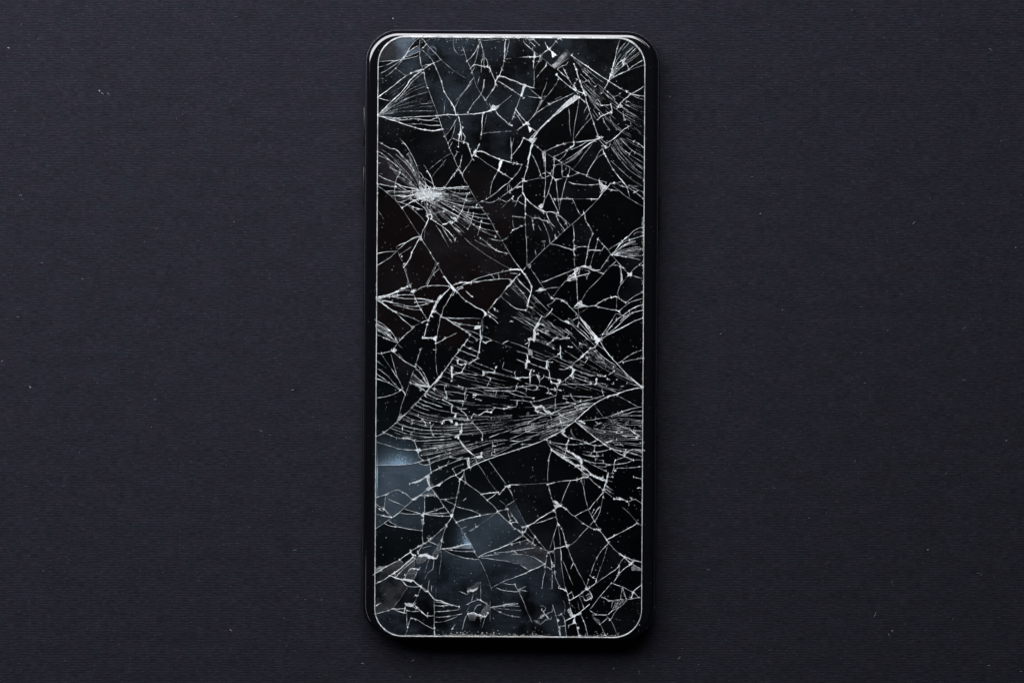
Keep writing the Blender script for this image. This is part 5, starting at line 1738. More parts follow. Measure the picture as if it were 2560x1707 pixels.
1359.6,888.9 1366.1,890.5 1379.1,891.4 1387.2,892.2 1395.4,887.3 1401.9,884;
1397,960.5 1392.1,971.9 1392.1,980 1388.8,994.6 1388,1009.3 1387.2,1027.2;
1541.7,988.1 1564.5,999.5 1584,1010.9 1597,1017.4;
1491.3,845 1515.7,845;
1074.7,1189.3 1073.1,1200.7 1079.6,1208.8 1086.1,1213.7;
1160.9,1177.9 1162.6,1195.8 1165.8,1205.6;
1203.2,1234.9 1219.5,1251.1 1235.8,1265.8 1245.5,1278.8;
1269.9,1218.6 1279.7,1234.9;
1193.5,1158.4 1206.5,1176.3 1213,1187.7;
1221.1,1150.3 1232.5,1164.9 1248.8,1187.7 1266.7,1212.1;
1248.8,1249.5 1265,1262.5;
1141.4,1305.6 1152.8,1321.1 1160.9,1334.1 1170.7,1350;
1175.6,1327.6 1196.7,1314.6;
980.4,1293.4 965.8,1303.2 954.4,1311.3 938.1,1321.9;
959.3,1251.1 962.5,1246.3;
1377.5,1129.2 1372.6,1147 1371,1164.9 1369.3,1186.1 1369.3,1207.2;
1426.3,1200.7 1418.1,1218.6 1410,1238.1 1401.9,1259.3;
1460.4,1195.8 1460.4,1212.1;
1450.6,1114.5 1450.6,1121;
1455.5,1127.5 1476.7,1130;
1509.2,1225.1 1522.2,1234.9 1535.2,1246.3;
1545,1169.8 1575.9,1169 1606.8,1165.7;
1385.6,1205.6 1405.1,1202.3;
1437.6,1290.2 1447.4,1299.9;
1488.1,1252.8 1505.9,1231.6;
1484.8,1301.5 1473.4,1314.6;
1471.8,1316.2 1457.2,1330.8 1440.9,1350;
1556.4,1267.4 1575.9,1285.3 1593.8,1306.4;
1275,1221.9 1283.1,1244.6 1289.6,1260.9 1299.4,1280.4 1310.8,1303.2 1320.5,1317.8;
1320.5,1317.8 1330.3,1330.8 1338.4,1342.2 1346.6,1350;
1314,1329.2 1333.5,1350;
1275,1296.7 1276.6,1306.4;
1395.4,1311.3 1397.8,1329.2 1400.2,1350''',
    'd': '''1182.2,183.9 1189.9,212.6 1201.4,233.6 1212.9,250.9 1220.5,264.3;
1102.9,1370.6 1102.9,1397.4 1100,1420.3 1098.1,1435.6;
1090.4,1462.4 1089.5,1498.8;
1019.6,1466.3 1012,1477.7 1004.3,1491.1 987.1,1512.2 981.4,1520.8;
1225.3,1502.6 1225.3,1552.3;
1280,1406 1295.3,1408.9;
1431.1,497.6 1465.3,497.6;
1008.9,668.2 1012.9,677.9 1017.8,692.6 1021.1,705.6;
1204.9,676.3 1227.6,686.1;
1183.7,614.5 1203.2,629.2 1222.7,642.2 1239,651.9 1255.3,661.7 1278,673.1;
1110.5,595 1121.9,617.8;
1436,637.3 1436,651.9 1436.8,668.2;
1504.3,625.9 1499.4,637.3;
1447.4,782.8 1458.8,777.2 1468.5,770.6;
1359.6,720.2 1372.6,736.5 1380.7,746.3;
1315.7,775.5 1328.7,785.3;
995.1,882.4 1006.4,895.4;
952.8,884 965.8,903.5 978.8,921.4;
1219.5,845 1247.1,856.4 1279.7,869.4;
1427.9,1071.1 1429.5,1082.4 1437.6,1093.8;
1486.4,1014.1 1499.4,1030.4 1509.2,1043.4;
1213,1187.7 1229.3,1212.1 1248.8,1234.9;
1170.7,1327.6 1193.5,1314.6 1213,1301.5 1239,1283.7;
1301,1211.3 1340.1,1208.8 1369.3,1207.2;
1447.4,1299.9 1470.2,1316.2''',
}
RIBS = [
    ('d', 10, 0.5, '944,289 987,253 1025,222 1064,201', '944,290 987,281 1039,281 1092,284'),
    ('d', 14, 0.5, '944,289 987,253 1025,215 1062,195', '944,290 987,285 1039,287 1093,287'),
    ('d', 5, 0.5, '966,232 995,215 1014,203', '987,243 1002,231 1018,211'),
    ('c', 12, 0.6, '1521,203 1548,220 1575,236 1594,245 1612,251', '1464,241 1487,276 1515,304 1548,331 1578,350'),
    ('c', 8, 0.5, '1450,184 1471,203 1490,220 1510,234', '1458,226 1471,243 1487,257 1500,272'),
    ('d', 15, 0.85, '1575,251 1594,257 1612,260', '1586,325 1599,337 1612,347'),
    ('d', 8, 0.6, '1555,257 1575,264 1594,272', '1563,314 1578,322 1594,333'),
    ('d', 8, 0.5, '1483,213 1506,234 1529,253 1552,266', '1471,257 1489,280 1510,301 1529,314'),
    ('d', 8, 0.6, '1527,195 1536,155 1552,123 1567,102', '1527,195 1552,174 1578,157 1605,136'),
    ('c', 7, 0.8, '1531,1501 1529,1512 1527,1524', '1569,1499 1557,1508 1544,1518'),
    ('d', 13, 0.7, '1058,488 1036,446 1011,410 985,378', '1058,488 1055,462 1044,430 1026,384'),
    ('d', 10, 0.6, '1058,488 1028,469 995,446 956,399', '1058,488 1036,457 1015,436 995,399'),
    ('d', 7, 0.7, '1058,488 1028,483 998,482 969,480', '1058,488 1031,495 1006,500 990,503'),
    ('d', 14, 0.75, '1058,488 1093,483 1133,482 1174,480', '1058,488 1093,501 1141,519 1200,521'),
    ('d', 14, 0.75, '1058,488 1093,508 1133,532 1184,561', '1058,488 1080,516 1112,550 1151,595'),
    ('d', 8, 0.7, '1058,488 1070,508 1086,532 1109,561', '1058,488 1060,508 1068,529 1076,545'),
    ('c', 7, 0.75, '1050,478 1068,475 1083,469 1086,470', '1054,488 1076,485 1101,482 1117,478'),
    ('c', 6, 0.85, '1028,480 1050,483 1073,488 1102,495', '1034,496 1054,495 1076,488 1102,480'),
    ('c', 7, 0.8, '1041,469 1054,483 1070,496 1089,508', '1031,491 1050,498 1070,504 1086,516'),
    ('c', 6, 0.8, '1044,501 1054,488 1060,472 1063,456', '1067,501 1068,488 1070,475 1071,465'),
    ('c', 6, 0.8, '1047,436 1054,449 1060,462 1065,480', '1047,459 1050,465 1055,475 1060,483'),
    ('c', 8, 0.8, '1047,475 1068,483 1089,488 1114,491', '1044,498 1060,501 1076,508 1093,514'),
    ('c', 8, 0.75, '1551,345 1568,348 1584,355 1610,369', '1532,352 1548,387 1578,426 1609,452'),
    ('d', 8, 0.7, '1542,345 1551,355 1576,378 1610,395', '1525,366 1545,397 1568,423 1609,467'),
    ('c', 5, 0.8, '941,810 954,816 967,824 979,831', '941,824 954,831 967,839 980,849'),
    ('c', 12, 0.75, '1532,636 1548,615 1564,602 1584,595', '1532,637 1555,634 1581,628 1607,626'),
    ('c', 9, 0.8, '1532,637 1560,628 1584,623 1607,618', '1534,638 1560,641 1584,642 1607,642'),
    ('c', 9, 0.5, '1275,790 1308,808 1343,831 1379,850', '1351,793 1389,811 1428,834 1447,850'),
    ('d', 8, 0.5, '1275,719 1291,733 1308,750 1317,764', '1285,706 1298,720 1311,735 1319,748'),
    ('d', 9, 0.5, '1330,736 1373,779 1413,815 1454,850', '1275,805 1299,818 1324,831 1356,850'),
    ('d', 3, 0.89, '1032,933 1044,944 1055,954 1071,966', '1026,949 1044,957 1057,962 1073,967'),
    ('d', 9, 0.86, '1076,970 1101,982 1133,996 1190,1008 1280,1011', '963,1082 1011,1097 1068,1100 1141,1091 1280,1073'),
    ('d', 6, 0.81, '1133,892 1174,910 1223,928 1255,936 1280,943', '1085,956 1125,969 1190,980 1239,993 1280,995'),
    ('d', 3, 0.77, '1093,946 1133,962 1190,982 1239,991 1280,996', '1071,978 1109,996 1166,1009 1223,1011 1280,1014'),
    ('d', 6, 0.8, '1141,1029 1174,1034 1206,1035 1239,1039 1280,1035', '1093,1100 1133,1097 1182,1092 1231,1086 1280,1068'),
    ('d', 11, 0.86, '1509,990 1470,998 1428,1004 1373,1009 1324,1014 1275,1017', '1436,1050 1412,1060 1382,1073 1353,1086 1316,1095 1291,1100'),
    ('d', 4, 0.81, '1486,1008 1446,1021 1405,1035 1356,1050 1316,1065 1275,1079', '1405,1076 1389,1078 1373,1079 1340,1081 1308,1081 1275,1081'),
    ('d', 5, 0.89, '1438,1052 1418,1053 1399,1060 1376,1068 1356,1079', '1399,1079 1382,1089 1366,1095 1356,1100 1348,1100'),
    ('d', 6, 0.81, '1486,866 1511,891 1535,910 1560,931 1576,946', '1460,889 1495,918 1527,936 1560,952 1594,964'),
    ('d', 6, 0.73, '1399,863 1421,878 1444,894 1486,917 1519,931', '1329,887 1373,905 1405,917 1438,931 1503,949'),
    ('d', 6, 0.73, '1464,848 1478,869 1503,891 1527,910', '1421,848 1446,874 1473,899 1503,918'),
    ('d', 6, 0.64, '1438,931 1486,949 1535,969 1568,973', '1402,960 1438,975 1486,986 1519,988'),
    ('d', 4, 0.73, '1332,850 1350,856 1369,865 1386,871', '1335,845 1360,852 1376,858 1389,865'),
    ('d', 9, 0.81, '1542,1034 1568,1039 1607,1039', '1486,1073 1535,1078 1607,1076'),
    ('d', 6, 0.73, '1444,1053 1486,1071 1535,1079 1607,1076', '1447,1058 1486,1089 1527,1100 1607,1100'),
    ('d', 4, 0.89, '1050,1124 1093,1118 1141,1106 1174,1100', '1054,1138 1093,1132 1141,1121 1190,1108'),
    ('d', 4, 0.81, '1060,1105 1093,1105 1125,1103 1150,1102', '1050,1124 1093,1121 1133,1115 1158,1110'),
    ('d', 5, 0.89, '1076,1147 1125,1129 1174,1111 1223,1095', '1083,1155 1125,1142 1174,1129 1223,1115'),
    ('d', 4, 0.89, '1158,1142 1198,1129 1239,1119 1280,1113', '1174,1167 1215,1144 1239,1137 1280,1116'),
    ('d', 4, 0.86, '1166,1119 1206,1103 1239,1098 1280,1095', '1184,1132 1223,1123 1255,1111 1280,1105'),
    ('d', 6, 0.81, '1376,1105 1405,1116 1431,1131 1456,1147', '1382,1126 1408,1139 1430,1149 1452,1160'),
    ('d', 4, 0.89, '1516,1212 1525,1219 1535,1225', '1512,1223 1524,1232 1534,1238'),
    ('d', 5, 0.81, '1496,1095 1535,1100 1568,1102 1607,1106', '1529,1119 1560,1132 1584,1137 1607,1147'),
]
SPLINTERS = [
    (5, '1224.3,277.6 1230.1,262.3 1239.6,266.2 1247.3,264.3 1243.5,271.9 1237.7,275.7'),
    (4, '1314.4,97.8 1327.8,96.9 1335.5,97.8 1333.6,101.6 1320.2,101.3'),
    (6, '1392.9,95.9 1398.6,93 1406.3,102.6 1400.5,98.8 1393.8,100.7'),
    (7, '1376.6,126.5 1383.3,130.3 1393.8,139.9 1387.1,139.9 1383.3,143.7 1381.4,144.7 1379.5,134.2'),
    (5, '1333.6,134.2 1339.3,134.2 1338.3,145.6 1333.6,145.6'),
    (7, '1309.7,208.8 1316.3,212.6 1310.6,226 1304.9,241.3 1300.1,241.3 1304.9,227.9'),
    (6, '1308.7,314 1315.4,304.4 1321.1,306.3 1325.9,312.1 1318.3,312.1'),
    (8, '1319.2,312.1 1325.9,318.8 1329.7,323.6 1325,332.2 1322.1,325.5'),
    (2, '1377.6,164.8 1387.1,155.2 1402.4,138 1415.8,122.7 1427.3,134.2 1413.9,149.5 1394.8,168.6 1387.1,172.4'),
    (4, '1381.4,164.8 1388.1,157.1 1404.3,139.9 1412,131.3 1418.7,135.1 1408.2,149.5 1394.8,163.8 1387.1,169.6'),
    (5, '1438.8,237.5 1448.3,243.2 1417.7,266.2 1391,285.3 1364.2,310.2 1343.1,333.1 1333.6,350 1321.1,350 1327.8,344.6 1343.1,327.4 1369.9,302.5 1394.8,275.7 1417.7,252.8'),
    (6, '1431.1,218.3 1436.9,212.6 1440.7,222.2 1440.7,227.9 1434.9,226'),
    (4, '1555.5,151.4 1563.1,155.2 1561.2,164.8 1555.5,162.9'),
    (2, '1096.2,1357.2 1101.9,1351.5 1101.9,1368.7 1101.9,1380.2 1096.2,1382.1 1090.4,1395.5 1078.9,1387.8 1086.6,1374.4'),
    (7, '1044.5,1391.6 1052.2,1385 1071.3,1385.9 1090.4,1393.6 1086.6,1397.4 1073.2,1395.5 1063.6,1389.7'),
    (2, '1038.8,1395.5 1046.4,1389.7 1071.3,1391.6 1063.6,1403.1 1048.3,1408.9 1038.8,1405'),
    (3, '937.4,1420.3 948.9,1414.6 966.1,1414.6 952.7,1424.2 939.3,1433.7'),
    (3, '1033,1389.7 1038.8,1389.7 1013.9,1414.6 994.8,1428 987.1,1431.8 1012,1408.9'),
    (2, '1021.6,1426.1 1029.2,1422.3 1042.6,1426.1 1034.9,1447.1 1013.9,1443.3'),
    (7, '1004.3,1449 1012,1446.2 1029.2,1447.1 1034.9,1451.9 1027.3,1454.8 1013.9,1451'),
    (5, '1172.7,1472 1186.1,1471 1195.6,1466.3 1188,1475.8 1174.6,1478.7'),
    (2, '1166.9,1470.1 1178.4,1466.3 1189.9,1456.7 1201.4,1452.9 1197.6,1462.4 1186.1,1471'),
    (6, '1013.9,1508.3 1021.6,1506.4 1033,1510.3 1034.9,1514.1 1027.3,1515 1015.8,1513.1'),
    (2, '1201.4,1531.3 1209,1517.9 1216.7,1508.3 1224.3,1512.2 1224.3,1523.6 1218.6,1531.3 1212.9,1540.9'),
    (4, '1168.9,1533.2 1178.4,1529.4 1193.7,1533.2 1212.9,1538.9 1205.2,1542.8 1193.7,1538.9'),
    (2, '1168.9,1537 1178.4,1533.2 1193.7,1538.9 1186.1,1550.4 1176.5,1552.3'),
    (6, '1127.7,1573.4 1134.4,1567.6 1132.5,1571.5'),
    (5, '937.4,1514.1 945,1511.2 941.2,1515'),
    (5, '1413.9,1357.2 1419.6,1361 1425.4,1360.1 1419.6,1368.7 1415.8,1368.7'),
    (5, '1395.7,1565.7 1399.6,1564.8 1402.4,1586.8 1400.1,1588.7'),
    (6, '1461.7,1470.1 1471.3,1468.2 1473.2,1473.9 1467.5,1475.8'),
    (3, '1467.5,1493 1475.1,1481.6 1480.9,1491.1 1471.3,1498.8'),
    (3, '1578.4,1416.5 1586.1,1412.7 1603.3,1426.1 1593.7,1426.1 1578.4,1424.2'),
    (4, '1572.7,1403.1 1586.1,1401.2 1580.3,1410.8'),
    (3, '1478.9,1537 1486.6,1540.9 1498.1,1548.5 1501.9,1560 1494.3,1558.1 1484.7,1548.5'),
    (8, '1429.2,1535.1 1438.8,1535.1 1450.3,1528.4 1454.1,1533.2 1438.8,1538.9 1431.1,1542.8'),
    (5, '1417.7,1523.6 1427.3,1517.9 1431.1,1535.1 1427.3,1542.8 1421.6,1531.3'),
    (8, '1436.9,1542.8 1439.7,1556.2 1431.1,1558.1 1433,1550.4'),
    (5, '1392.9,1544.7 1398.6,1550.4 1394.8,1554.3'),
    (6, '1441.6,1565.7 1448.3,1565.7 1446.4,1573.4 1442.6,1571.5'),
    (4, '1293.4,1472 1301,1470.1 1314.4,1466.3 1301,1473.9 1295.3,1475.8'),
    (4, '1345,1546.6 1356.5,1533.2 1364.2,1535.1 1356.5,1542.8'),
    (3, '1333.6,1548.5 1347,1550.4 1354.6,1561.9 1347,1560 1337.4,1554.3'),
    (4, '1037.3,478.4 1056.9,473.5 1081.3,475.1 1102.4,484.9 1092.6,496.3 1073.1,502.8 1053.6,502.8 1040.6,493'),
    (5, '1047.1,483.2 1060.1,480 1076.4,483.2 1086.1,488.1 1073.1,496.3 1056.9,496.3'),
    (5, '1125.2,541.8 1139.8,545 1146.3,556.4 1139.8,553.2 1130,546.7'),
    (6, '1131.7,566.2 1143.1,574.3 1154.4,580.8 1147.9,579.2 1138.2,572.7'),
    (3, '1069.9,540.2 1073.1,525.5 1079.6,528.8 1077.2,536.9'),
    (6, '1185.3,375.9 1193.5,377.5 1190.2,384 1178.8,393.8 1183.7,385.7'),
    (7, '1250.4,401.9 1256.9,401.1 1248.8,427.9 1243.9,426.3'),
    (6, '1323.8,345 1341.7,345 1335.2,356.4 1330.3,359.6 1323.8,351.5'),
    (6, '1328.7,361.3 1333.5,361.3 1328.7,374.3 1325.4,387.3 1322.2,400.3 1317.3,400.3 1323.8,382.4'),
    (4, '1354.7,379.2 1364.4,380.8 1363.6,418.2 1359.6,416.6 1357.9,398.7'),
    (4, '1288,468.6 1292.9,465.4 1307.5,464.5 1292.9,471.9'),
    (5, '1439.3,429.6 1450.6,432 1445.8,435.3'),
    (5, '1497.8,452.3 1509.2,462.1 1519,465.4 1507.6,478.4 1504.3,480 1501.1,467'),
    (5, '1395.4,497.9 1403.5,497.9 1403.5,501.1 1396.2,500.3'),
    (5, '1344.9,515.8 1356.3,507.6 1357.9,517.4 1353.1,523.9'),
    (3, '1379.1,528.8 1397,530.4 1395.4,536.9 1388.8,535.3'),
    (6, '1408.4,577.6 1414.1,573.5 1410,579.2'),
    (5, '1305.9,445.8 1312.4,449.1 1310.8,455.6 1306.7,455.6'),
    (4, '1502.7,364.5 1512.4,362.9 1519,367.8 1514.1,372.6'),
    (4, '1567.7,467 1572.6,460.5 1575.9,465.4'),
    (3, '1574.3,463.7 1587.3,464.5 1600.3,465.4 1590.5,467.8 1579.1,467'),
    (3, '1605.2,546.7 1608.4,540.2 1608.4,600 1605.2,600'),
    (5, '997.5,638.9 999.9,634.8 1004.8,634.8 1001.6,638.1'),
    (2, '1009.7,668.2 1014.6,669.8 1017.8,687.7 1024.3,707.2 1026,715.4 1016.2,715.4 1018.6,699.1'),
    (2, '1079.6,642.2 1087.8,651.9 1086.1,666.6 1088.6,663.3 1091,656.8 1084.5,645.4'),
    (6, '1027.6,730 1032.5,723.5 1037.3,726.7 1035.7,731.6'),
    (6, '1099.1,738.1 1104,736.5 1100.8,746.3 1094.3,756 1090.2,754.4'),
    (5, '1082.9,769 1092.6,751.1 1094.3,757.6 1086.1,773.9 1091,780.4 1082.9,778.8'),
    (3, '1081.3,777.2 1086.1,770.6 1094.3,777.2 1091,778.8'),
    (7, '1125.2,710.5 1131.7,715.4 1143.1,728.4 1134.9,728.4 1128.4,720.2'),
    (6, '1206.5,773.1 1217.9,783.7 1214.6,790.2 1211.4,788.5'),
    (4, '1175.6,738.1 1180.5,739.7 1180.5,743'),
    (5, '1268.3,716.2 1274.8,711.3 1276.4,715.4'),
    (4, '1240.6,777.2 1243.9,773.9 1247.1,780.4'),
    (6, '1187,814.6 1196.7,812.9 1201.6,817.8 1198.3,821.1 1185.3,822.7'),
    (5, '1198.3,835.7 1206.5,839 1206.5,850 1201.6,848.7'),
    (3, '1203.2,801.5 1208.1,796.7 1206.5,839 1204.9,837.3 1204.9,819.4'),
    (6, '1081.3,845.5 1091,839 1091,850 1082.9,850'),
    (3, '1317.3,663.3 1322.2,656.8 1328.7,661.7 1325.4,673.1 1320.5,668.2'),
    (3, '1305.9,677.9 1314,682.8 1330.3,715.4 1327,715.4 1312.4,691'),
    (4, '1525.5,635.7 1538.5,627.5 1533.6,638.1'),
    (4, '1549.9,666.6 1553.1,668.2 1556.4,699.1 1554.7,705.6 1551.5,702.3'),
    (6, '1569.4,684.4 1579.1,681.2 1580.8,689.3 1569.4,691'),
    (4, '1551.5,702.3 1558,702.3 1553.1,712.1 1549.9,708.8'),
    (5, '1556.4,749.5 1566.1,757.6 1562.9,757.6'),
    (4, '1504.3,835.7 1515.7,832.4 1517.3,835.7'),
    (6, '1540.1,773.9 1548.2,777.2 1549.9,782 1543.3,778.8'),
    (5, '1554.7,786.9 1564.5,789.4 1558,790.2'),
    (4, '1436,671.4 1447.4,669.8 1444.1,679.6 1439.3,692.6 1436,686.1'),
    (5, '1418.1,695.8 1439.3,686.1 1440.9,697.5 1431.1,697.5 1421.4,700.7'),
    (5, '1473.4,668.2 1484.8,674.7 1486.4,677.9 1478.3,676.3'),
    (6, '1442.5,757.6 1452.3,754.4 1462,764.1 1450.6,767.4 1439.3,765.8'),
    (5, '1353.1,718.6 1366.1,723.5 1356.3,727.5 1338.4,728.4'),
    (5, '1374.2,739.7 1382.3,741.4 1380.7,749.5 1375.8,746.3'),
    (7, '1413.2,802.4 1421.4,801.5 1427.9,809.7 1421.4,808.1'),
    (7, '1484.8,839 1491.3,837.3 1499.4,850 1484.8,850'),
    (5, '1473.4,830.8 1484.8,850 1479.9,850'),
    (5, '1275,702.3 1283.1,699.1 1289.6,692.6 1284.8,704 1276.6,712.1'),
    (5, '1325.4,712.1 1331.9,715.4 1328.7,723.5'),
    (4, '1318.1,747.9 1323.8,747.9 1320.5,764.1 1317.3,767.4'),
    (2, '1327,782 1331.9,782 1331.1,806.4 1328.7,808.1'),
    (6, '1344.9,804.8 1351.4,808.1 1340.1,821.1 1336.8,825.9 1333.5,824.3'),
    (6, '1333.5,827.6 1340.1,829.2 1338.4,850 1331.9,850'),
    (6, '977.2,877.5 986.9,867.8 992.6,874.3 985.3,881.6'),
    (5, '1084.5,957.2 1102.4,936.1 1107.3,936.1 1099.1,947.5 1086.1,962.1'),
    (6, '1156.1,862.9 1162.6,858 1162.6,864.5'),
    (4, '998.3,1038.5 1009.7,1036.9 1003.2,1048.3 990.2,1058.1 995.1,1043.4'),
    (7, '1081.3,845 1091,845 1090.2,854.8 1086.1,849.9'),
    (5, '1125.2,914.9 1133.3,914.9 1131.7,932.8 1139.8,934.4 1129.2,942.6 1127.6,926.3'),
    (6, '1237.4,916.6 1242.3,914.9 1242.3,919.8 1238.2,922.3'),
    (6, '1206.5,926.3 1213,929.6 1211.4,939.3 1207.3,937.7'),
    (3, '1203.2,970.2 1216.2,966.2 1216.2,972.7'),
    (4, '1110.5,991.4 1118.7,993 1117,999.5 1108.9,996.3'),
    (3, '1118.7,1002.8 1131.7,1012.5 1133.3,1020.6 1126.8,1014.1'),
    (6, '1127.6,1028.8 1141.4,1033.7 1139.8,1045 1134.9,1043.4 1138.2,1035.3'),
    (4, '1156.1,1048.3 1170.7,1045 1175.6,1052.4 1159.3,1051.5'),
    (6, '1222.7,1028.8 1230.9,1027.2 1228.4,1032.8'),
    (6, '1103.2,1054.8 1108.9,1054 1107.3,1060.5 1104,1059.7'),
    (5, '1120.3,1046.7 1130,1048.3 1133.3,1058.1 1125.2,1053.2'),
    (5, '1138.2,1054.8 1146.3,1056.4 1141.4,1064.6 1136.5,1062.9'),
    (6, '1149.6,1074.3 1156.1,1072.7 1154.4,1084.1 1149.6,1082.4'),
    (5, '1136.5,1089 1147.9,1087.3 1146.3,1095.5 1134.9,1093.8'),
    (6, '1058.5,989.7 1063.4,986.5 1068.2,993 1061.7,989.7'),
    (5, '1050.4,1049.9 1056.9,1046.7 1058.5,1052.4'),
    (8, '1484.8,845 1497.8,845 1501.1,849.9 1492.9,859.6 1486.4,856.4 1489.7,849.9'),
    (6, '1452.3,890.5 1458.8,884 1460.4,892.2 1452.3,895.4 1445.8,900.3'),
    (5, '1463.7,892.2 1471.8,890.5 1468.5,898.7'),
    (8, '1427.9,914.9 1431.1,919.8 1426.3,921.4 1424.6,918.2'),
    (7, '1431.9,923.1 1437.6,924.7 1434.4,932.8 1429.5,942.6 1426.3,939.3'),
    (7, '1577.5,945.8 1582.4,947.5 1606.8,967 1603.5,969.4 1593.8,960.5'),
    (6, '1543.3,981.6 1584,971 1606.8,967 1584,973.5 1559.6,978.4 1545,985.7'),
    (5, '1497.8,893.8 1504.3,890.5 1504.3,897'),
    (5, '1530.3,926.3 1538.5,924.7 1535.2,929.6'),
    (6, '1509.2,939.3 1515.7,937.7 1514.1,942.6'),
    (5, '1538.5,949.1 1543.3,945.8 1543.3,950.7'),
    (7, '1488.9,949.1 1492.9,949.1 1492.1,957.2 1488.9,958.8'),
    (6, '1462,949.1 1466.9,953.2 1462,953.2'),
    (6, '1318.9,845 1323.8,845 1325.4,851.5 1322.2,853.1'),
    (4, '1318.9,872.6 1331.9,877.5 1330.3,888.9 1318.9,887.3 1320.5,879.2'),
    (6, '1315.7,900.3 1322.2,898.7 1325.4,906.8 1317.3,908.4'),
    (6, '1312.4,906.8 1318.9,906.8 1316.5,921.4 1313.2,919.8'),
    (4, '1323.8,931.2 1328.7,929.6 1327,942.6 1324.6,941'),
    (6, '1397,884 1402.7,875.9 1402.7,885.7'),
    (5, '1375.8,905.2 1382.3,902.7 1382.3,906.8'),
    (5, '1366.1,903.5 1372.6,905.2 1372.6,914.9 1369.3,914.9 1368.5,921.4 1365.3,921.4'),
    (5, '1340.1,934.4 1348.2,941 1349.8,957.2 1346.6,949.1'),
    (5, '1392.1,947.5 1401.9,947.5 1403.5,954 1397,957.2'),
    (4, '1385.6,958.8 1398.6,960.5 1393.7,968.6 1390.5,965.4'),
    (5, '1288,944.2 1297.8,942.6 1297.8,949.1 1289.6,947.5'),
    (4, '1291.3,1001.1 1294.5,1001.1 1292.9,1014.1 1284.8,1017.4 1289.6,1012.5'),
    (5, '1340.1,1014.1 1353.1,1014.1 1359.6,1020.6 1344.9,1019.8 1340.1,1025.5'),
    (6, '1357.9,1023.9 1372.6,1025.5 1379.1,1032 1388.8,1028.8 1380.7,1035.3 1367.7,1033.7'),
    (5, '1398.6,1056.4 1410,1054.8 1418.1,1059.7 1408.4,1058.1 1401.9,1059.7'),
    (5, '1403.5,1079.2 1413.2,1072.7 1413.2,1079.2 1408.4,1082.4 1416.5,1090.6 1410,1089'),
    (2, '1426.3,1069.4 1429.5,1075.9 1431.1,1085.7 1440.9,1095.5 1431.1,1090.6 1426.3,1080.8'),
    (4, '1523.8,1045 1530.3,1054.8 1530.3,1058.1 1525.5,1053.2'),
    (5, '1593.8,1089 1600.3,1090.6 1593.8,1097.1 1587.3,1093.8'),
    (6, '1037.3,1124.3 1050.4,1122.6 1055.2,1125.9 1047.1,1127.5 1047.1,1132.4'),
    (5, '1066.6,1148.7 1071.5,1145.4 1074.7,1150.3 1069.9,1151.1'),
    (6, '1061.7,1192.6 1069.9,1187.7 1074.7,1189.3 1069.9,1195.8'),
    (5, '1024.3,1208.8 1040.6,1202.3 1058.5,1194.2 1058.5,1197.5 1043.8,1205.6'),
    (3, '1066.6,1192.6 1076.4,1189.3 1073.1,1205.6 1082.9,1215.4 1074.7,1215.4'),
    (5, '1065,1220.2 1073.1,1215.4 1078,1221.9 1071.5,1228.4 1065,1223.5'),
    (7, '1091,1213.7 1099.1,1207.2 1105.6,1205.6 1097.5,1215.4'),
    (4, '1167.4,1143.8 1174,1143.8 1175.6,1166.6 1169.1,1168.2'),
    (5, '1154.4,1189.3 1159.3,1191 1151.2,1199.1'),
    (5, '1144.7,1200.7 1151.2,1199.1 1149.6,1205.6'),
    (6, '1266.7,1213.7 1276.4,1210.5 1276.4,1217 1269.9,1218.6'),
    (8, '1187,1140.5 1204.9,1137.3 1206.5,1142.2 1193.5,1145.4'),
    (6, '1146.3,1098.3 1152.8,1104.8 1160.9,1114.5 1164.2,1122.6 1177.2,1130.8 1188.6,1140.5 1180.5,1135.7 1169.1,1127.5 1157.7,1117.8'),
    (6, '1201.6,1129.2 1206.5,1129.2 1204.9,1138.9 1201.6,1138.9'),
    (7, '1202.4,1095 1208.1,1096.6 1204.9,1101.5'),
    (3, '1078,1221.9 1082.9,1223.5 1100.8,1246.3 1095.9,1244.6'),
    (5, '1027.6,1246.3 1034.1,1244.6 1043.8,1239.7 1053.6,1234.9 1040.6,1247.9 1030.8,1251.1'),
    (3, '1068.2,1231.6 1081.3,1233.2 1084.5,1238.1 1055.2,1238.1'),
    (5, '1265,1267.4 1273.2,1272.3 1269.9,1275.5'),
    (6, '1273.2,1304.8 1279.7,1306.4 1279.7,1311.3'),
    (7, '1125.2,1285.3 1133.3,1285.3 1131.7,1291.8 1128.4,1293.4'),
    (7, '1052,1286.9 1061.7,1283.7 1060.1,1291.8 1055.2,1291.8'),
    (4, '1053.6,1296.7 1060.1,1296.7 1060.1,1311.3 1054.4,1312.9'),
    (6, '960.9,1238.1 967.4,1233.2 972.3,1230 967.4,1239.7'),
    (3, '954.4,1264.1 960.9,1264.1 960.1,1275.5'),
    (6, '1112.2,1309.7 1117,1309.7 1117,1316.2 1113.8,1314.6'),
    (3, '1126.8,1275.5 1131.7,1270.6 1139.8,1257.6 1136.5,1272.3 1131.7,1285.3'),
    (6, '1375.8,1122.6 1384,1125.9 1377.5,1129.2'),
    (4, '1380.7,1125.9 1397,1134 1411.6,1143.8 1426.3,1153.5 1444.1,1166.6 1437.6,1160.1 1414.9,1140.5 1397,1130.8'),
    (6, '1431.1,1135.7 1447.4,1138.9 1457.2,1148.7 1455.5,1160.1 1447.4,1153.5 1452.3,1150.3 1437.6,1143.8'),
    (6, '1429.5,1155.2 1437.6,1160.1 1452.3,1161.7 1447.4,1166.6 1437.6,1164.9'),
    (5, '1452.3,1166.6 1455.5,1163.3 1465.3,1171.4 1462,1176.3 1452.3,1173.1'),
    (4, '1453.9,1182.8 1458.8,1181.2 1470.2,1191 1457.2,1191'),
    (5, '1440.9,1199.1 1457.2,1191 1470.2,1192.6 1455.5,1195.8'),
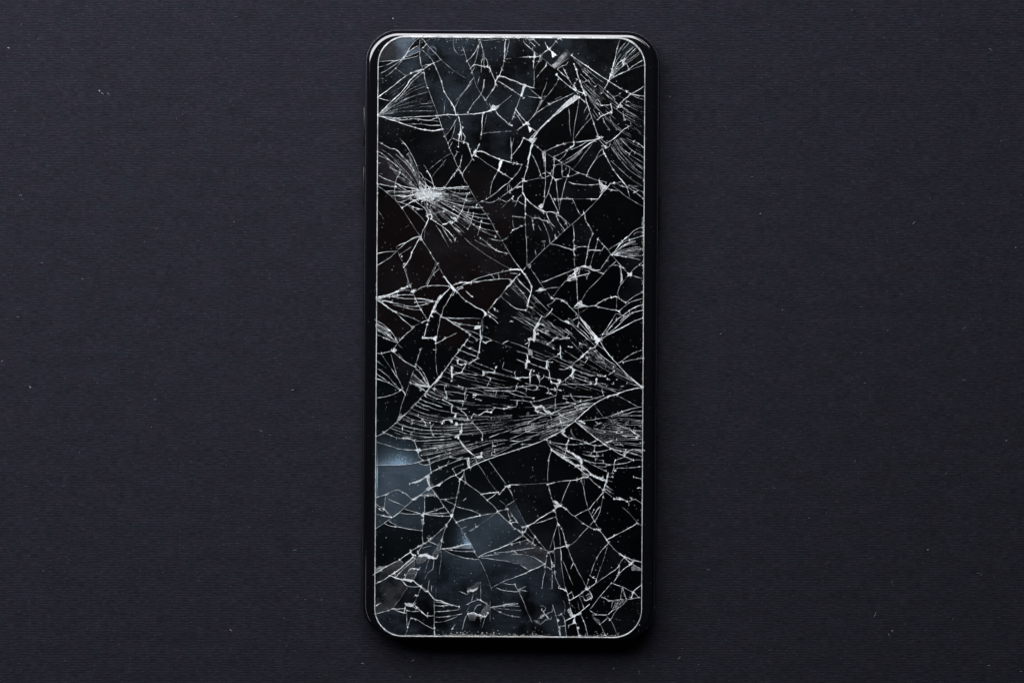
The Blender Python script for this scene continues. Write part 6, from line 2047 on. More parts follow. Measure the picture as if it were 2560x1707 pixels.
    (5, '1519,1181.2 1522.2,1181.2 1517.3,1205.6 1512.4,1213.7 1509.2,1223.5 1507.6,1220.2 1512.4,1208.8'),
    (4, '1481.5,1204 1486.4,1205.6 1488.1,1210.5'),
    (5, '1535.2,1246.3 1548.2,1241.4 1561.2,1247.9'),
    (4, '1558,1137.3 1564.5,1130.8 1571,1127.5 1564.5,1137.3'),
    (5, '1366.1,1208.8 1372.6,1207.2 1371,1212.1 1367.7,1213.7'),
    (6, '1381.5,1251.1 1388.8,1251.1 1400.2,1259.3 1387.2,1257.6'),
    (6, '1384,1260.9 1400.2,1259.3 1400.2,1264.1 1388.8,1271.5 1387.2,1265.8'),
    (6, '1483.2,1298.3 1488.1,1299.9 1486.4,1303.2'),
    (5, '1483.2,1321.1 1502.7,1321.1 1501.1,1329.2 1491.3,1324.3'),
    (5, '1382.3,1273.9 1388.8,1273.9 1390.5,1283.7 1387.2,1282'),
    (4, '1304.3,1316.2 1318.9,1311.3 1328.7,1308.1 1318.9,1316.2 1307.5,1320.3'),
    (5, '1291.3,1319.4 1304.3,1329.2 1315.7,1329.2 1307.5,1334.9 1301,1330.8'),
    (5, '1392.1,1306.4 1395.4,1304.8 1396.2,1312.9'),
]
SPECKS = [(957, 207, 3.06074), (965, 203, 1.53037), (1029, 172, 2.10426), (979, 193, 1.53037), (999, 193, 1.33907), (1123, 181, 4.20851), (1131, 182, 2.67814), (1018, 269, 2.67814), (1053, 307, 2.29555), (1042, 246, 1.53037), (1113, 171, 1.33907), (1089, 236, 1.14778), (1115, 251, 1.72166), (1096, 256, 1.53037), (954, 343, 1.14778), (1018, 160, 1.14778), (1251, 315, 1.91296), (1227, 243, 2.10426), (1102, 205, 2.29555), (1143, 95, 1.53037), (964, 301, 2.67814), (1000, 346, 1.14778), (1056, 104, 2.29555), (1096, 100, 1.72166), (1072, 104, 1.53037), (1087, 102, 1.33907), (1309, 127, 2.48685), (1367, 198, 1.72166), (1412, 252, 1.72166), (1315, 271, 1.72166), (1378, 279, 1.72166), (1447, 295, 1.53037), (1505, 171, 1.72166), (1485, 152, 1.53037), (1498, 128, 1.53037), (1326, 278, 1.53037), (1406, 313, 2.67814), (1349, 301, 2.67814), (1357, 303, 1.91296), (1293, 211, 2.67814), (1414, 218, 2.29555), (1426, 176, 1.33907), (1626, 171, 0.95648), (1617, 347, 1.14778), (1525, 138, 0.765184), (1393, 127, 1.33907), (1385, 125, 1.72166), (958, 1386, 2.67814), (953, 1367, 2.67814), (1025, 1350, 2.48685), (1147, 1350, 1.72166), (1179, 1451, 2.10426), (1127, 1564, 2.67814), (1142, 1579, 2.10426), (1129, 1577, 1.53037), (1124, 1421, 2.29555), (1131, 1418, 1.72166), (1088, 1452, 1.53037), (1083, 1465, 1.91296), (1112, 1468, 1.53037), (1236, 1412, 2.29555), (1190, 1484, 1.72166), (1265, 1439, 1.53037), (966, 1519, 1.91296), (957, 1527, 2.29555), (1012, 1412, 2.10426), (995, 1546, 1.14778), (1039, 1576, 1.33907), (1060, 1549, 1.33907), (1004, 1526, 0.95648), (1145, 1397, 1.14778), (1158, 1412, 1.14778), (1520, 1490, 3.06074), (1494, 1527, 3.06074), (1491, 1578, 3.44333), (1488, 1578, 2.29555), (1535, 1474, 1.53037), (1467, 1543, 1.72166), (1439, 1527, 1.72166), (1437, 1518, 1.72166), (1511, 1510, 1.33907), (1516, 1528, 1.53037), (1594, 1526, 1.72166), (1581, 1508, 1.53037), (1550, 1549, 1.53037), (1543, 1548, 1.33907), (1355, 1490, 1.72166), (1326, 1444, 1.91296), (1500, 1417, 1.72166), (1501, 1368, 2.10426), (1477, 1359, 1.72166), (1551, 1452, 2.29555), (1575, 1486, 1.91296), (1304, 1401, 1.33907), (1422, 1391, 1.72166), (1395, 1550, 2.67814), (1323, 1552, 1.91296), (1541, 1489, 1.72166), (1619, 1568, 0.95648), (1362, 1427, 1.91296), (1402, 1427, 1.14778), (1376, 1447, 1.72166), (1111, 380, 2.92745), (1172, 430, 2.60218), (1015, 568, 2.2769), (1002, 574, 1.62636), (988, 585, 1.46372), (1014, 376, 1.46372), (1000, 405, 1.46372), (1088, 380, 1.30109), (1071, 394, 1.46372), (1028, 352, 1.46372), (989, 353, 1.13845), (1226, 426, 1.62636), (1267, 426, 1.13845), (1211, 480, 1.62636), (1193, 492, 1.62636), (955, 569, 1.30109), (1034, 348, 0.81318), (1151, 363, 0.81318), (1109, 413, 1.62636), (1080, 404, 1.62636), (1045, 366, 1.30109), (1138, 370, 1.62636), (1229, 465, 2.2769), (1174, 412, 1.46372), (1106, 402, 1.62636), (1446, 476, 2.2769), (1463, 475, 2.2769), (1374, 416, 1.62636), (1350, 465, 1.46372), (1326, 465, 1.30109), (1577, 443, 2.2769), (1530, 440, 1.95163), (1524, 433, 1.46372), (1477, 388, 1.46372), (1500, 445, 1.62636), (1443, 453, 1.46372), (1349, 487, 1.95163), (1429, 526, 2.2769), (1483, 566, 2.2769), (1473, 565, 1.46372), (1579, 561, 1.46372), (1525, 570, 1.46372), (1616, 400, 1.13845), (1617, 347, 1.30109), (1459, 525, 1.46372), (1454, 594, 1.46372), (1461, 578, 1.46372), (1331, 561, 1.30109), (1295, 355, 1.46372), (1389, 378, 1.13845), (1354, 365, 1.13845), (1465, 415, 1.30109), (1490, 547, 1.30109), (980, 675, 3.25272), (984, 666, 1.95163), (957, 685, 0.81318), (950, 725, 1.46372), (1008, 774, 1.95163), (1156, 694, 2.60218), (1139, 626, 1.46372), (1165, 639, 1.46372), (1206, 629, 1.789), (1197, 667, 1.95163), (1215, 651, 1.46372), (1203, 679, 1.46372), (990, 799, 2.2769), (1007, 821, 2.2769), (1081, 825, 1.46372), (1048, 827, 1.30109), (1070, 826, 1.30109), (1019, 839, 1.30109), (1180, 674, 1.30109), (1187, 675, 1.30109), (1068, 674, 1.30109), (1058, 666, 1.95163), (1092, 697, 1.30109), (1053, 623, 1.46372), (1034, 683, 1.46372), (1116, 780, 1.62636), (1207, 721, 1.30109), (1128, 619, 1.13845), (1137, 598, 1.46372), (1148, 653, 1.30109), (1255, 641, 1.46372), (948, 787, 1.30109), (1013, 797, 1.30109), (963, 607, 1.46372), (976, 611, 1.46372), (1048, 699, 1.789), (971, 810, 1.30109), (1338, 625, 1.62636), (1440, 648, 1.62636), (1369, 688, 2.43954), (1355, 702, 1.62636), (1522, 665, 2.60218), (1474, 719, 2.92745), (1569, 660, 1.62636), (1559, 719, 1.30109), (1420, 601, 1.62636), (1445, 603, 1.46372), (1376, 628, 1.46372), (1398, 626, 1.13845), (1499, 632, 1.30109), (1327, 599, 1.30109), (1295, 606, 1.62636), (1337, 684, 1.62636), (1311, 707, 1.95163), (1427, 750, 1.62636), (1426, 744, 1.30109), (1379, 717, 1.13845), (1415, 651, 1.30109), (1490, 766, 2.2769), (1500, 829, 1.30109), (1483, 817, 1.46372), (1611, 804, 1.30109), (1596, 736, 1.95163), (1589, 774, 1.95163), (1319, 642, 1.46372), (1356, 615, 1.30109), (1432, 604, 2.2769), (1037, 852, 1.95163), (1065, 886, 1.30109), (1030, 895, 1.46372), (1079, 881, 1.30109), (993, 919, 2.60218), (956, 923, 1.46372), (957, 984, 1.46372), (969, 1006, 1.62636), (963, 1008, 1.46372), (964, 1023, 1.13845), (966, 1017, 1.95163), (1114, 860, 1.30109), (1019, 986, 2.2769), (1083, 1005, 1.95163), (1072, 1024, 1.95163), (1013, 864, 0.975816), (1274, 874, 1.62636), (1268, 878, 1.30109), (1250, 901, 1.13845), (1227, 907, 1.13845), (1260, 963, 1.62636), (1159, 894, 1.46372), (1177, 896, 1.30109), (1179, 911, 1.95163), (1184, 913, 1.30109), (950, 975, 0.975816), (951, 923, 1.13845), (1019, 928, 1.13845), (978, 1095, 0.975816), (945, 1078, 1.13845), (1101, 860, 1.46372), (969, 1048, 1.62636), (945, 1051, 1.62636), (1237, 1069, 1.62636), (1543, 861, 2.2769), (1515, 861, 1.46372), (1493, 1032, 1.46372), (1564, 1000, 1.30109), (1532, 1000, 1.13845), (1443, 1085, 1.30109), (1423, 1089, 1.30109), (1548, 878, 1.13845), (1548, 848, 0.975816), (1403, 1005, 1.30109), (1345, 853, 1.30109), (1308, 909, 1.30109), (1491, 925, 1.46372), (1601, 905, 1.62636), (1586, 1001, 1.13845), (1548, 1011, 1.13845), (1499, 928, 1.62636), (1482, 889, 1.46372), (1473, 888, 1.30109), (1282, 983, 1.13845), (1299, 1019, 1.13845), (1615, 944, 0.81318), (1575, 934, 0.975816), (995, 1136, 1.95163), (975, 1145, 1.46372), (960, 1181, 1.46372), (958, 1189, 1.46372), (945, 1202, 2.2769), (947, 1193, 0.975816), (1193, 1276, 2.60218), (1224, 1311, 1.789), (1219, 1190, 1.46372), (1241, 1188, 1.30109), (1246, 1171, 1.30109), (1236, 1178, 1.46372), (1130, 1208, 1.46372), (1159, 1219, 2.2769), (1266, 1248, 2.2769), (1224, 1127, 1.95163), (1081, 1328, 1.62636), (1027, 1307, 1.46372), (1018, 1343, 1.46372), (942, 1329, 2.2769), (950, 1329, 1.30109), (1045, 1143, 1.46372), (1008, 1287, 0.975816), (995, 1211, 1.30109), (973, 1207, 1.46372), (1200, 1287, 1.46372), (1206, 1319, 1.46372), (1178, 1293, 1.46372), (955, 1157, 1.13845), (1080, 1297, 1.46372), (1100, 1306, 1.30109), (1147, 1252, 1.62636), (1146, 1260, 1.62636), (1233, 1288, 1.46372), (932, 1135, 1.95163), (1132, 1233, 1.30109), (1104, 1222, 1.13845), (1047, 1175, 1.13845), (1100, 1336, 1.30109), (1037, 1318, 1.46372), (1075, 1313, 1.13845), (950, 1303, 1.30109), (1120, 1178, 1.46372), (982, 1238, 1.62636), (992, 1233, 1.95163), (1339, 1147, 1.789), (1308, 1163, 1.46372), (1337, 1189, 1.62636), (1360, 1198, 1.46372), (1339, 1241, 1.95163), (1334, 1268, 1.62636), (1405, 1290, 2.11427), (1430, 1228, 1.13845), (1443, 1236, 1.30109), (1566, 1164, 1.95163), (1566, 1175, 1.46372), (1386, 1240, 1.62636), (1321, 1239, 1.30109), (1286, 1228, 2.60218), (1290, 1247, 1.95163), (1577, 1242, 2.60218), (1591, 1271, 1.95163), (1519, 1282, 2.2769), (1531, 1296, 1.46372), (1512, 1300, 1.30109), (1435, 1337, 1.30109), (1322, 1277, 1.13845), (1373, 1296, 1.30109), (1436, 1124, 1.30109), (1539, 1217, 1.30109), (1521, 1180, 1.62636), (1478, 1253, 1.62636), (1494, 1255, 1.46372), (1304, 1226, 0.975816), (1346, 1292, 1.30109), (1502, 1171, 1.46372), (1574, 1222, 1.13845), (1578, 1170, 1.46372), (1600, 1235, 1.30109), (1390, 1216, 0.975816), (1501, 1287, 1.13845), (1300, 1206, 1.13845)]
SHARDS = '''1112,1316 1114,1316 1114,1321 1106,1342 1103,1371 1110,1372 1119,1380 1149,1392 1180,1398 1198,1397 1215,1431 1228,1469 1236,1466 1241,1470 1258,1476 1296,1479 1297,1474 1294,1474 1286,1460 1266,1460 1255,1455 1313,1434 1323,1427 1326,1428 1357,1412 1361,1412 1362,1415 1377,1422 1381,1426 1381,1431 1387,1431 1389,1445 1400,1466 1400,1471 1418,1477 1417,1480 1420,1484 1419,1488 1421,1489 1423,1499 1422,1504 1426,1508 1425,1515 1430,1536 1440,1539 1438,1542 1426,1545 1415,1552 1411,1550 1410,1543 1405,1535 1390,1540 1401,1592 1087,1590 1086,1555 1104,1555 1117,1552 1143,1542 1146,1538 1141,1537 1102,1543 1086,1541 1086,1514 1115,1514 1119,1511 1107,1505 1088,1501 1069,1477 1064,1477 1054,1466 1036,1454 1037,1442 1045,1423 1036,1422 1035,1400 1038,1389 1043,1391 1049,1389 1045,1382 1051,1371 1053,1371 1056,1362 1061,1357 1067,1356 1080,1347;
1375,781 1404,802 1429,810 1445,828 1463,841 1472,852 1478,853 1478,856 1488,865 1488,869 1480,872 1475,871 1473,876 1458,888 1453,896 1443,901 1434,909 1428,920 1440,927 1476,940 1497,938 1514,942 1534,930 1540,935 1558,943 1581,948 1594,958 1602,968 1545,984 1533,977 1514,971 1511,969 1511,965 1501,961 1490,959 1485,962 1464,952 1437,944 1432,945 1427,940 1418,945 1412,953 1400,957 1398,960 1392,960 1380,957 1376,951 1376,945 1360,942 1355,948 1351,949 1350,942 1347,939 1342,940 1325,936 1326,943 1318,945 1312,945 1311,943 1294,945 1288,942 1283,944 1272,942 1237,932 1236,925 1185,906 1183,903 1196,895 1195,886 1198,882 1197,878 1202,852 1215,858 1223,853 1236,852 1255,861 1266,854 1274,854 1320,872 1325,849 1335,851 1336,841 1340,835 1334,825 1346,810 1352,795 1355,791 1364,794;
1196,969 1217,969 1215,976 1218,977 1271,978 1273,982 1283,986 1304,991 1310,1003 1326,1004 1330,1007 1336,1018 1339,1018 1340,1028 1363,1037 1376,1033 1380,1054 1271,1100 1272,1102 1279,1103 1306,1103 1306,1111 1326,1111 1328,1113 1325,1115 1298,1122 1250,1139 1241,1140 1238,1143 1215,1151 1212,1150 1210,1153 1194,1159 1187,1140 1163,1119 1145,1094 1145,1091 1153,1081 1154,1073 1113,1077 1079,1077 1077,1071 1088,1054 1107,1056 1109,1052 1120,1050 1122,1047 1169,1047 1166,1037 1152,1026 1152,1023 1156,1022 1158,1002 1162,1003 1165,995 1165,987 1163,986 1165,973;
1073,537 1079,538 1079,550 1090,555 1102,565 1105,562 1116,561 1122,556 1127,556 1130,559 1142,553 1144,551 1143,546 1147,541 1166,552 1174,550 1175,555 1194,570 1202,570 1210,574 1236,579 1240,578 1243,580 1252,598 1256,600 1257,606 1268,621 1280,644 1302,674 1275,675 1230,688 1225,687 1192,697 1181,703 1178,707 1153,707 1131,714 1128,717 1126,711 1110,691 1103,676 1099,673 1098,667 1093,662 1074,627 1059,607 1063,578 1062,569 1071,551 1071,544 1068,541;
1425,145 1437,148 1439,153 1455,167 1454,175 1457,179 1476,196 1490,213 1494,213 1506,225 1510,225 1523,204 1549,222 1576,236 1580,236 1583,241 1599,248 1612,250 1610,450 1579,431 1564,417 1525,365 1525,355 1516,359 1506,352 1502,346 1498,347 1481,298 1479,297 1480,293 1478,292 1473,273 1471,268 1469,268 1470,262 1465,257 1463,237 1460,235 1461,232 1448,198 1443,198 1440,206 1435,211 1435,217 1433,217 1425,202 1419,196 1419,191 1407,169 1404,167 1395,172 1396,167 1409,154;
1240,203 1252,207 1302,240 1290,277 1287,279 1287,284 1291,285 1309,313 1320,307 1342,281 1347,280 1372,262 1422,241 1439,231 1444,234 1411,262 1390,283 1390,286 1367,305 1344,330 1340,330 1322,351 1309,346 1300,366 1280,389 1277,407 1246,399 1206,380 1189,379 1180,391 1171,362 1161,356 1163,346 1161,339 1157,336 1150,338 1152,316 1147,292 1144,292 1144,289 1168,287 1180,264 1187,254 1200,242 1201,237 1209,243 1211,249 1215,252 1224,236 1237,220 1240,214;
1291,693 1301,707 1329,734 1326,736 1319,766 1327,768 1348,787 1355,790 1346,810 1334,825 1340,835 1336,841 1335,851 1326,848 1324,855 1310,863 1308,867 1295,861 1275,856 1274,854 1266,854 1255,861 1209,841 1205,840 1203,842 1200,838 1200,812 1205,811 1207,795 1215,788 1216,782 1243,748 1254,739 1267,718 1275,713 1281,702 1284,702;
945,290 990,300 990,304 993,306 1058,326 1089,328 1107,324 1107,328 1113,338 1112,341 1121,359 1120,362 1124,368 1123,373 1125,373 1129,383 1100,402 1070,428 1070,432 1078,443 1081,459 1065,448 1059,449 1055,443 1050,443 1049,455 1046,454 1033,429 1034,425 1030,418 994,377 987,373 977,373 944,355;
1516,472 1539,478 1549,478 1569,495 1574,496 1585,505 1610,518 1610,568 1585,577 1573,590 1559,600 1556,605 1544,610 1521,626 1495,600 1489,627 1469,627 1474,603 1479,591 1483,587 1483,582 1463,551 1461,533 1491,504;
1319,96 1539,97 1552,99 1543,121 1542,137 1534,159 1529,179 1529,189 1524,196 1524,201 1520,204 1459,160 1445,151 1439,151 1430,145 1425,145 1409,154 1390,176 1360,149 1349,143 1347,139 1331,127 1334,113 1324,104;
1374,610 1396,614 1428,625 1435,625 1437,674 1352,708 1361,724 1365,726 1379,746 1385,749 1396,747 1417,758 1427,771 1442,786 1445,786 1448,792 1431,802 1433,807 1432,813 1422,807 1404,802 1374,781 1329,736 1327,731 1330,716 1314,688 1305,680 1316,666 1322,663;
1049,594 1056,600 1057,605 1066,615 1093,659 1090,668 1086,670 1083,677 1083,685 1074,697 1066,713 1067,715 1034,729 1029,727 1027,717 1023,716 1008,725 981,734 978,736 978,739 965,740 942,748 943,665 974,647 994,627 999,637 998,641 1001,642 1008,658 1011,659 1007,665 1007,668 1010,668 1024,650 1029,633 1036,623;
1361,1208 1371,1209 1370,1212 1372,1213 1378,1243 1385,1260 1401,1263 1406,1268 1416,1272 1424,1283 1438,1290 1446,1300 1471,1316 1435,1357 1419,1367 1416,1365 1407,1327 1401,1316 1395,1312 1392,1290 1390,1288 1391,1284 1386,1277 1382,1277 1365,1286 1342,1301 1337,1307 1318,1316 1289,1261 1282,1238 1275,1224 1269,1218 1269,1215 1274,1212 1311,1212;
1363,1098 1366,1098 1371,1103 1370,1108 1381,1125 1378,1127 1372,1148 1369,1187 1370,1208 1311,1212 1274,1212 1269,1215 1232,1163 1220,1150 1241,1140 1250,1139 1298,1122 1313,1119 1328,1112 1334,1112;
1056,95 1134,95 1134,117 1139,130 1150,140 1164,138 1167,151 1169,152 1168,155 1178,170 1176,173 1181,178 1186,195 1174,209 1174,214 1169,221 1149,244 1150,248 1137,271 1109,228 1100,193 1086,162 1087,158 1100,153 1102,149 1065,110;
944,466 957,473 972,485 975,490 985,494 1003,520 1010,526 1037,572 1051,590 1050,594 1032,597 1011,610 1005,610 991,617 990,619 993,623 993,628 991,629 967,630 943,635;
1041,1156 1046,1156 1060,1163 1075,1161 1079,1180 1071,1190 1071,1206 1079,1224 1086,1231 1089,1238 1075,1240 1049,1238 1038,1247 1031,1249 1016,1235 1004,1230 997,1224 992,1224 991,1226 974,1230 965,1237 939,1245 940,1163 992,1164 1027,1161;
1530,1038 1607,1039 1606,1078 1582,1078 1596,1088 1596,1093 1606,1094 1606,1127 1580,1123 1565,1132 1564,1129 1553,1129 1542,1125 1535,1125 1516,1115 1512,1112 1512,1109 1507,1108 1498,1099 1487,1094 1440,1055 1440,1052 1456,1055 1457,1053 1484,1050 1506,1044 1516,1045 1519,1042 1528,1041;
959,1308 979,1316 999,1317 1021,1323 1057,1327 1056,1348 1059,1360 1029,1376 1022,1384 1003,1396 1001,1400 997,1400 964,1417 938,1434 939,1322;
1067,801 1072,802 1072,804 1065,821 1061,845 1090,845 1089,898 1091,927 1098,942 1076,968 1069,963 1069,951 1059,931 1049,918 1042,912 1038,916 1026,913 981,879 999,851 1033,822 1036,815 1059,807 1059,805;
1510,1227 1524,1236 1536,1248 1559,1248 1569,1255 1581,1249 1591,1249 1602,1256 1605,1259 1605,1314 1593,1308 1575,1320 1517,1350 1507,1334 1497,1324 1492,1311 1485,1305 1493,1295 1500,1280 1508,1243 1507,1231;
975,1070 1021,1087 1027,1087 1032,1084 1037,1089 1063,1093 1085,1093 1086,1091 1082,1087 1079,1077 1113,1077 1154,1073 1153,1081 1145,1091 1145,1094 1163,1119 1187,1140 1194,1159 1173,1169 1170,1154 1171,1144 1149,1150 1144,1146 1141,1147 1122,1142 1076,1158 1073,1155 1074,1153 1067,1137 1086,1134 1092,1128 1094,1122 1089,1119 1083,1119 1045,1126 1038,1110 1037,1102 1028,1096 1004,1097 992,1095 964,1083 963,1080;
1058,182 1061,183 1061,194 1065,210 1095,290 1022,294 1018,298 992,300 979,299 945,290 970,265 975,265 985,258 1011,232 1033,203;
1243,1280 1246,1280 1260,1296 1276,1308 1290,1324 1302,1330 1307,1338 1285,1351 1276,1360 1246,1373 1234,1377 1231,1376 1229,1379 1214,1383 1205,1387 1204,1390 1194,1393 1185,1378 1179,1361 1172,1353 1162,1334 1169,1332 1172,1328 1192,1318 1218,1298 1235,1288;
1265,96 1319,96 1324,104 1334,113 1331,127 1336,131 1335,135 1337,138 1334,157 1336,211 1332,222 1328,223 1315,215 1271,199 1263,194 1248,191 1256,174 1260,149 1262,147 1262,116;
1025,955 1031,955 1060,975 1064,980 1061,986 1047,1000 1041,1010 1036,1012 1021,1030 1003,1044 978,1069 955,1086 940,1092 941,995 971,991 983,987 995,981 999,976 1004,975 1014,984;
1445,247 1447,248 1447,257 1435,322 1434,355 1396,365 1378,372 1363,381 1353,377 1335,361 1333,362 1330,353 1343,335 1347,325 1389,286 1396,284;
1471,1317 1485,1324 1498,1324 1523,1358 1506,1373 1494,1390 1480,1424 1476,1439 1492,1448 1491,1457 1474,1471 1467,1472 1466,1465 1431,1402 1418,1367 1435,1357;
1605,796 1608,796 1608,875 1576,887 1542,911 1542,908 1526,892 1513,874 1510,873 1510,868 1501,853 1499,853 1499,849 1515,837 1539,829 1576,808;
1247,497 1267,506 1280,497 1285,504 1293,504 1295,502 1305,511 1314,514 1314,561 1292,573 1284,574 1275,584 1274,589 1259,602 1252,598 1243,580 1239,578 1240,576 1230,561 1231,559 1223,545 1207,526 1200,513 1195,510 1205,503 1219,508 1227,508 1240,503;
1102,792 1116,796 1130,807 1144,812 1144,815 1153,822 1175,831 1176,840 1168,849 1168,853 1156,865 1147,880 1137,890 1138,895 1132,896 1115,923 1101,940 1097,942 1091,927 1089,854 1090,845 1093,843 1094,826;
1495,347 1497,347 1497,350 1516,372 1526,365 1546,395 1564,417 1579,431 1610,450 1610,481 1599,476 1595,476 1587,481 1567,468 1530,420 1509,381 1507,373 1504,373 1496,384 1492,397 1486,402 1485,407 1478,415 1466,440 1450,433 1447,434 1431,424 1444,411 1461,385 1480,363 1480,357 1484,352;
1599,1167 1606,1167 1605,1259 1591,1249 1581,1249 1569,1255 1559,1248 1536,1248 1524,1236 1509,1226 1514,1214 1520,1184 1531,1184 1531,1179 1535,1179 1543,1170 1580,1170;
1246,698 1271,698 1282,702 1275,713 1267,718 1254,739 1243,748 1216,783 1163,752 1141,729 1142,724 1158,717 1159,713 1169,708 1180,705 1194,706 1209,702;
1594,1493 1604,1494 1604,1528 1599,1549 1590,1565 1573,1581 1557,1589 1545,1592 1515,1592 1508,1573 1500,1560 1519,1544 1527,1548 1542,1522 1554,1515 1567,1501 1568,1497 1575,1498 1593,1495;
1183,388 1196,393 1221,413 1246,427 1230,457 1226,478 1226,493 1197,509 1195,509 1181,483 1178,482 1177,476 1170,467 1167,458 1163,455 1155,437 1181,400 1182,396 1179,394;
1135,895 1142,897 1146,903 1145,910 1150,912 1164,911 1161,920 1156,925 1154,934 1209,939 1224,945 1226,951 1219,962 1218,969 1166,972 1163,986 1161,986 1140,981 1113,979 1112,963 1110,962 1082,962 1115,923 1132,896;
1546,1416 1548,1417 1548,1429 1550,1432 1543,1440 1537,1453 1529,1457 1507,1481 1474,1524 1474,1526 1491,1537 1517,1537 1520,1544 1500,1560 1508,1573 1515,1592 1470,1592 1462,1557 1450,1531 1461,1521 1449,1492 1450,1487 1453,1486 1465,1502 1480,1495 1480,1487 1471,1472 1524,1433 1537,1426;
1531,662 1544,664 1552,668 1556,705 1559,705 1549,717 1544,731 1544,741 1515,748 1495,759 1487,766 1483,764 1481,766 1465,768 1462,764 1449,759 1471,724 1494,703 1515,677;
1609,568 1609,659 1592,667 1583,674 1575,687 1571,687 1571,684 1567,682 1561,672 1554,668 1554,665 1531,641 1531,636 1551,611 1551,608 1573,590 1580,581 1591,574;
1490,959 1506,963 1505,977 1510,989 1470,1001 1450,1004 1438,1010 1432,1010 1388,1030 1389,990 1392,983 1392,972 1397,961 1466,962 1482,960 1487,962;
1063,981 1069,987 1081,993 1094,998 1103,998 1114,1004 1118,1002 1158,1003 1156,1022 1152,1023 1152,1026 1166,1037 1169,1047 1137,1048 1099,1044 1070,1038 1032,1023 1029,1020 1036,1012 1041,1010;
1593,1308 1605,1314 1604,1405 1587,1402 1559,1392 1544,1381 1528,1365 1518,1351 1522,1346 1575,1320;
973,1439 1006,1450 1006,1453 1020,1467 1013,1476 1006,1491 988,1511 981,1523 977,1522 970,1527 939,1535 937,1523 938,1460 960,1450;
1446,433 1461,437 1468,443 1483,449 1501,454 1504,462 1501,471 1506,485 1494,500 1475,498 1404,498 1410,467 1419,443 1436,439;
1475,871 1479,871 1481,875 1485,876 1501,896 1510,894 1535,912 1547,914 1576,946 1571,947 1558,943 1540,935 1534,930 1514,942 1497,938 1476,940 1432,923 1428,918 1434,909 1443,901 1453,896 1456,890 1473,876;
1314,536 1329,546 1349,546 1357,552 1368,577 1375,601 1374,612 1319,664 1317,662 1317,606 1313,563;
1352,145 1360,149 1390,176 1394,173 1403,184 1419,195 1433,217 1441,224 1441,227 1438,228 1426,220 1398,196 1387,218 1371,238 1359,246 1359,248 1352,246 1333,231 1328,226 1328,223 1333,221 1336,211 1336,175;
1083,159 1086,159 1100,193 1109,228 1137,272 1139,288 1123,288 1120,290 1110,288 1097,291 1094,288 1065,210 1061,194 1061,183 1059,182 1061,179 1058,175;
1198,1391 1205,1395 1250,1400 1295,1409 1318,1422 1323,1428 1293,1442 1261,1452 1228,1469 1208,1415 1199,1398 1195,1395;
1248,191 1263,194 1271,199 1289,204 1321,218 1328,222 1328,226 1344,240 1357,247 1357,251 1342,277 1342,283 1317,309 1293,278 1290,277 1302,240 1257,210 1241,203;
1150,1199 1165,1205 1177,1217 1194,1227 1202,1236 1205,1236 1220,1253 1240,1270 1244,1276 1243,1281 1238,1285 1227,1284 1204,1288 1183,1277 1139,1266 1139,1255 1148,1218;
1181,904 1236,925 1237,932 1272,942 1280,944 1288,942 1294,945 1326,943 1325,962 1327,965 1315,966 1314,968 1291,968 1287,966 1252,971 1219,970 1219,962 1226,951 1224,945 1209,939 1156,935 1153,933 1164,914 1164,910 1173,910;
1379,1126 1384,1127 1397,1139 1444,1168 1462,1184 1469,1186 1471,1192 1468,1194 1454,1194 1447,1199 1439,1201 1403,1203 1375,1210 1370,1209 1369,1187 1372,1148;
940,1105 1004,1124 1045,1125 1047,1140 1056,1152 1047,1156 1019,1162 992,1164 940,1163;
1354,445 1364,448 1361,495 1363,497 1368,492 1371,482 1374,484 1396,530 1397,538 1393,539 1380,531 1365,532 1364,530 1355,530 1347,522 1342,521 1327,510 1315,498 1310,486 1307,485 1308,452 1318,454;
1483,764 1514,773 1537,775 1546,778 1545,783 1540,784 1525,811 1510,830 1510,842 1501,849 1496,849 1487,842 1484,838 1484,833 1476,822 1468,813 1463,811 1445,788 1446,784 1463,776 1472,767;
1139,725 1163,752 1188,768 1207,776 1217,784 1207,797 1116,797 1103,793 1109,770;
1414,1364 1418,1366 1431,1402 1453,1440 1467,1470 1467,1473 1455,1481 1452,1487 1446,1487 1437,1494 1434,1492 1430,1480 1420,1486 1417,1480 1418,1477 1414,1475 1415,1472 1411,1462 1403,1414 1404,1387 1401,1369;
942,750 981,777 990,780 1002,795 1023,811 1025,815 1033,819 1033,822 1009,841 996,857 991,854 992,850 982,834 967,823 961,813 942,803;
1312,561 1314,563 1317,606 1318,665 1306,678 1280,644 1268,621 1257,606 1257,602 1274,589 1275,584 1284,574 1292,573;
1254,99 1265,99 1262,116 1262,147 1254,180 1238,205 1226,173 1219,169 1219,154 1217,150 1210,146 1207,124 1203,108 1201,107 1203,102 1230,102;
1450,1196 1460,1217 1461,1234 1471,1273 1436,1290 1424,1283 1416,1272 1402,1265 1401,1261 1417,1220 1425,1207 1425,1202 1444,1200;
1608,165 1612,165 1612,216 1580,236 1576,236 1549,222 1522,204 1524,200 1542,189 1564,181 1572,175 1577,176;
1510,384 1517,393 1530,420 1556,453 1544,459 1528,458 1516,473 1513,472 1511,466 1503,462 1501,454 1498,452 1483,449 1466,441 1475,420 1485,407 1486,402;
982,1521 990,1526 1018,1534 1017,1558 1020,1565 1020,1573 1016,1579 1014,1589 992,1588 970,1579 953,1564 943,1548 940,1534 967,1528;
1011,94 1048,94 1049,96 1030,112 1022,125 1021,131 1005,152 1002,154 995,152 986,155 946,155 953,132 972,109 992,98;
1231,1376 1237,1382 1286,1377 1295,1387 1317,1387 1334,1392 1361,1408 1362,1412 1357,1412 1324,1428 1312,1418 1295,1409 1269,1403 1202,1394 1201,1391 1205,1387 1229,1379;
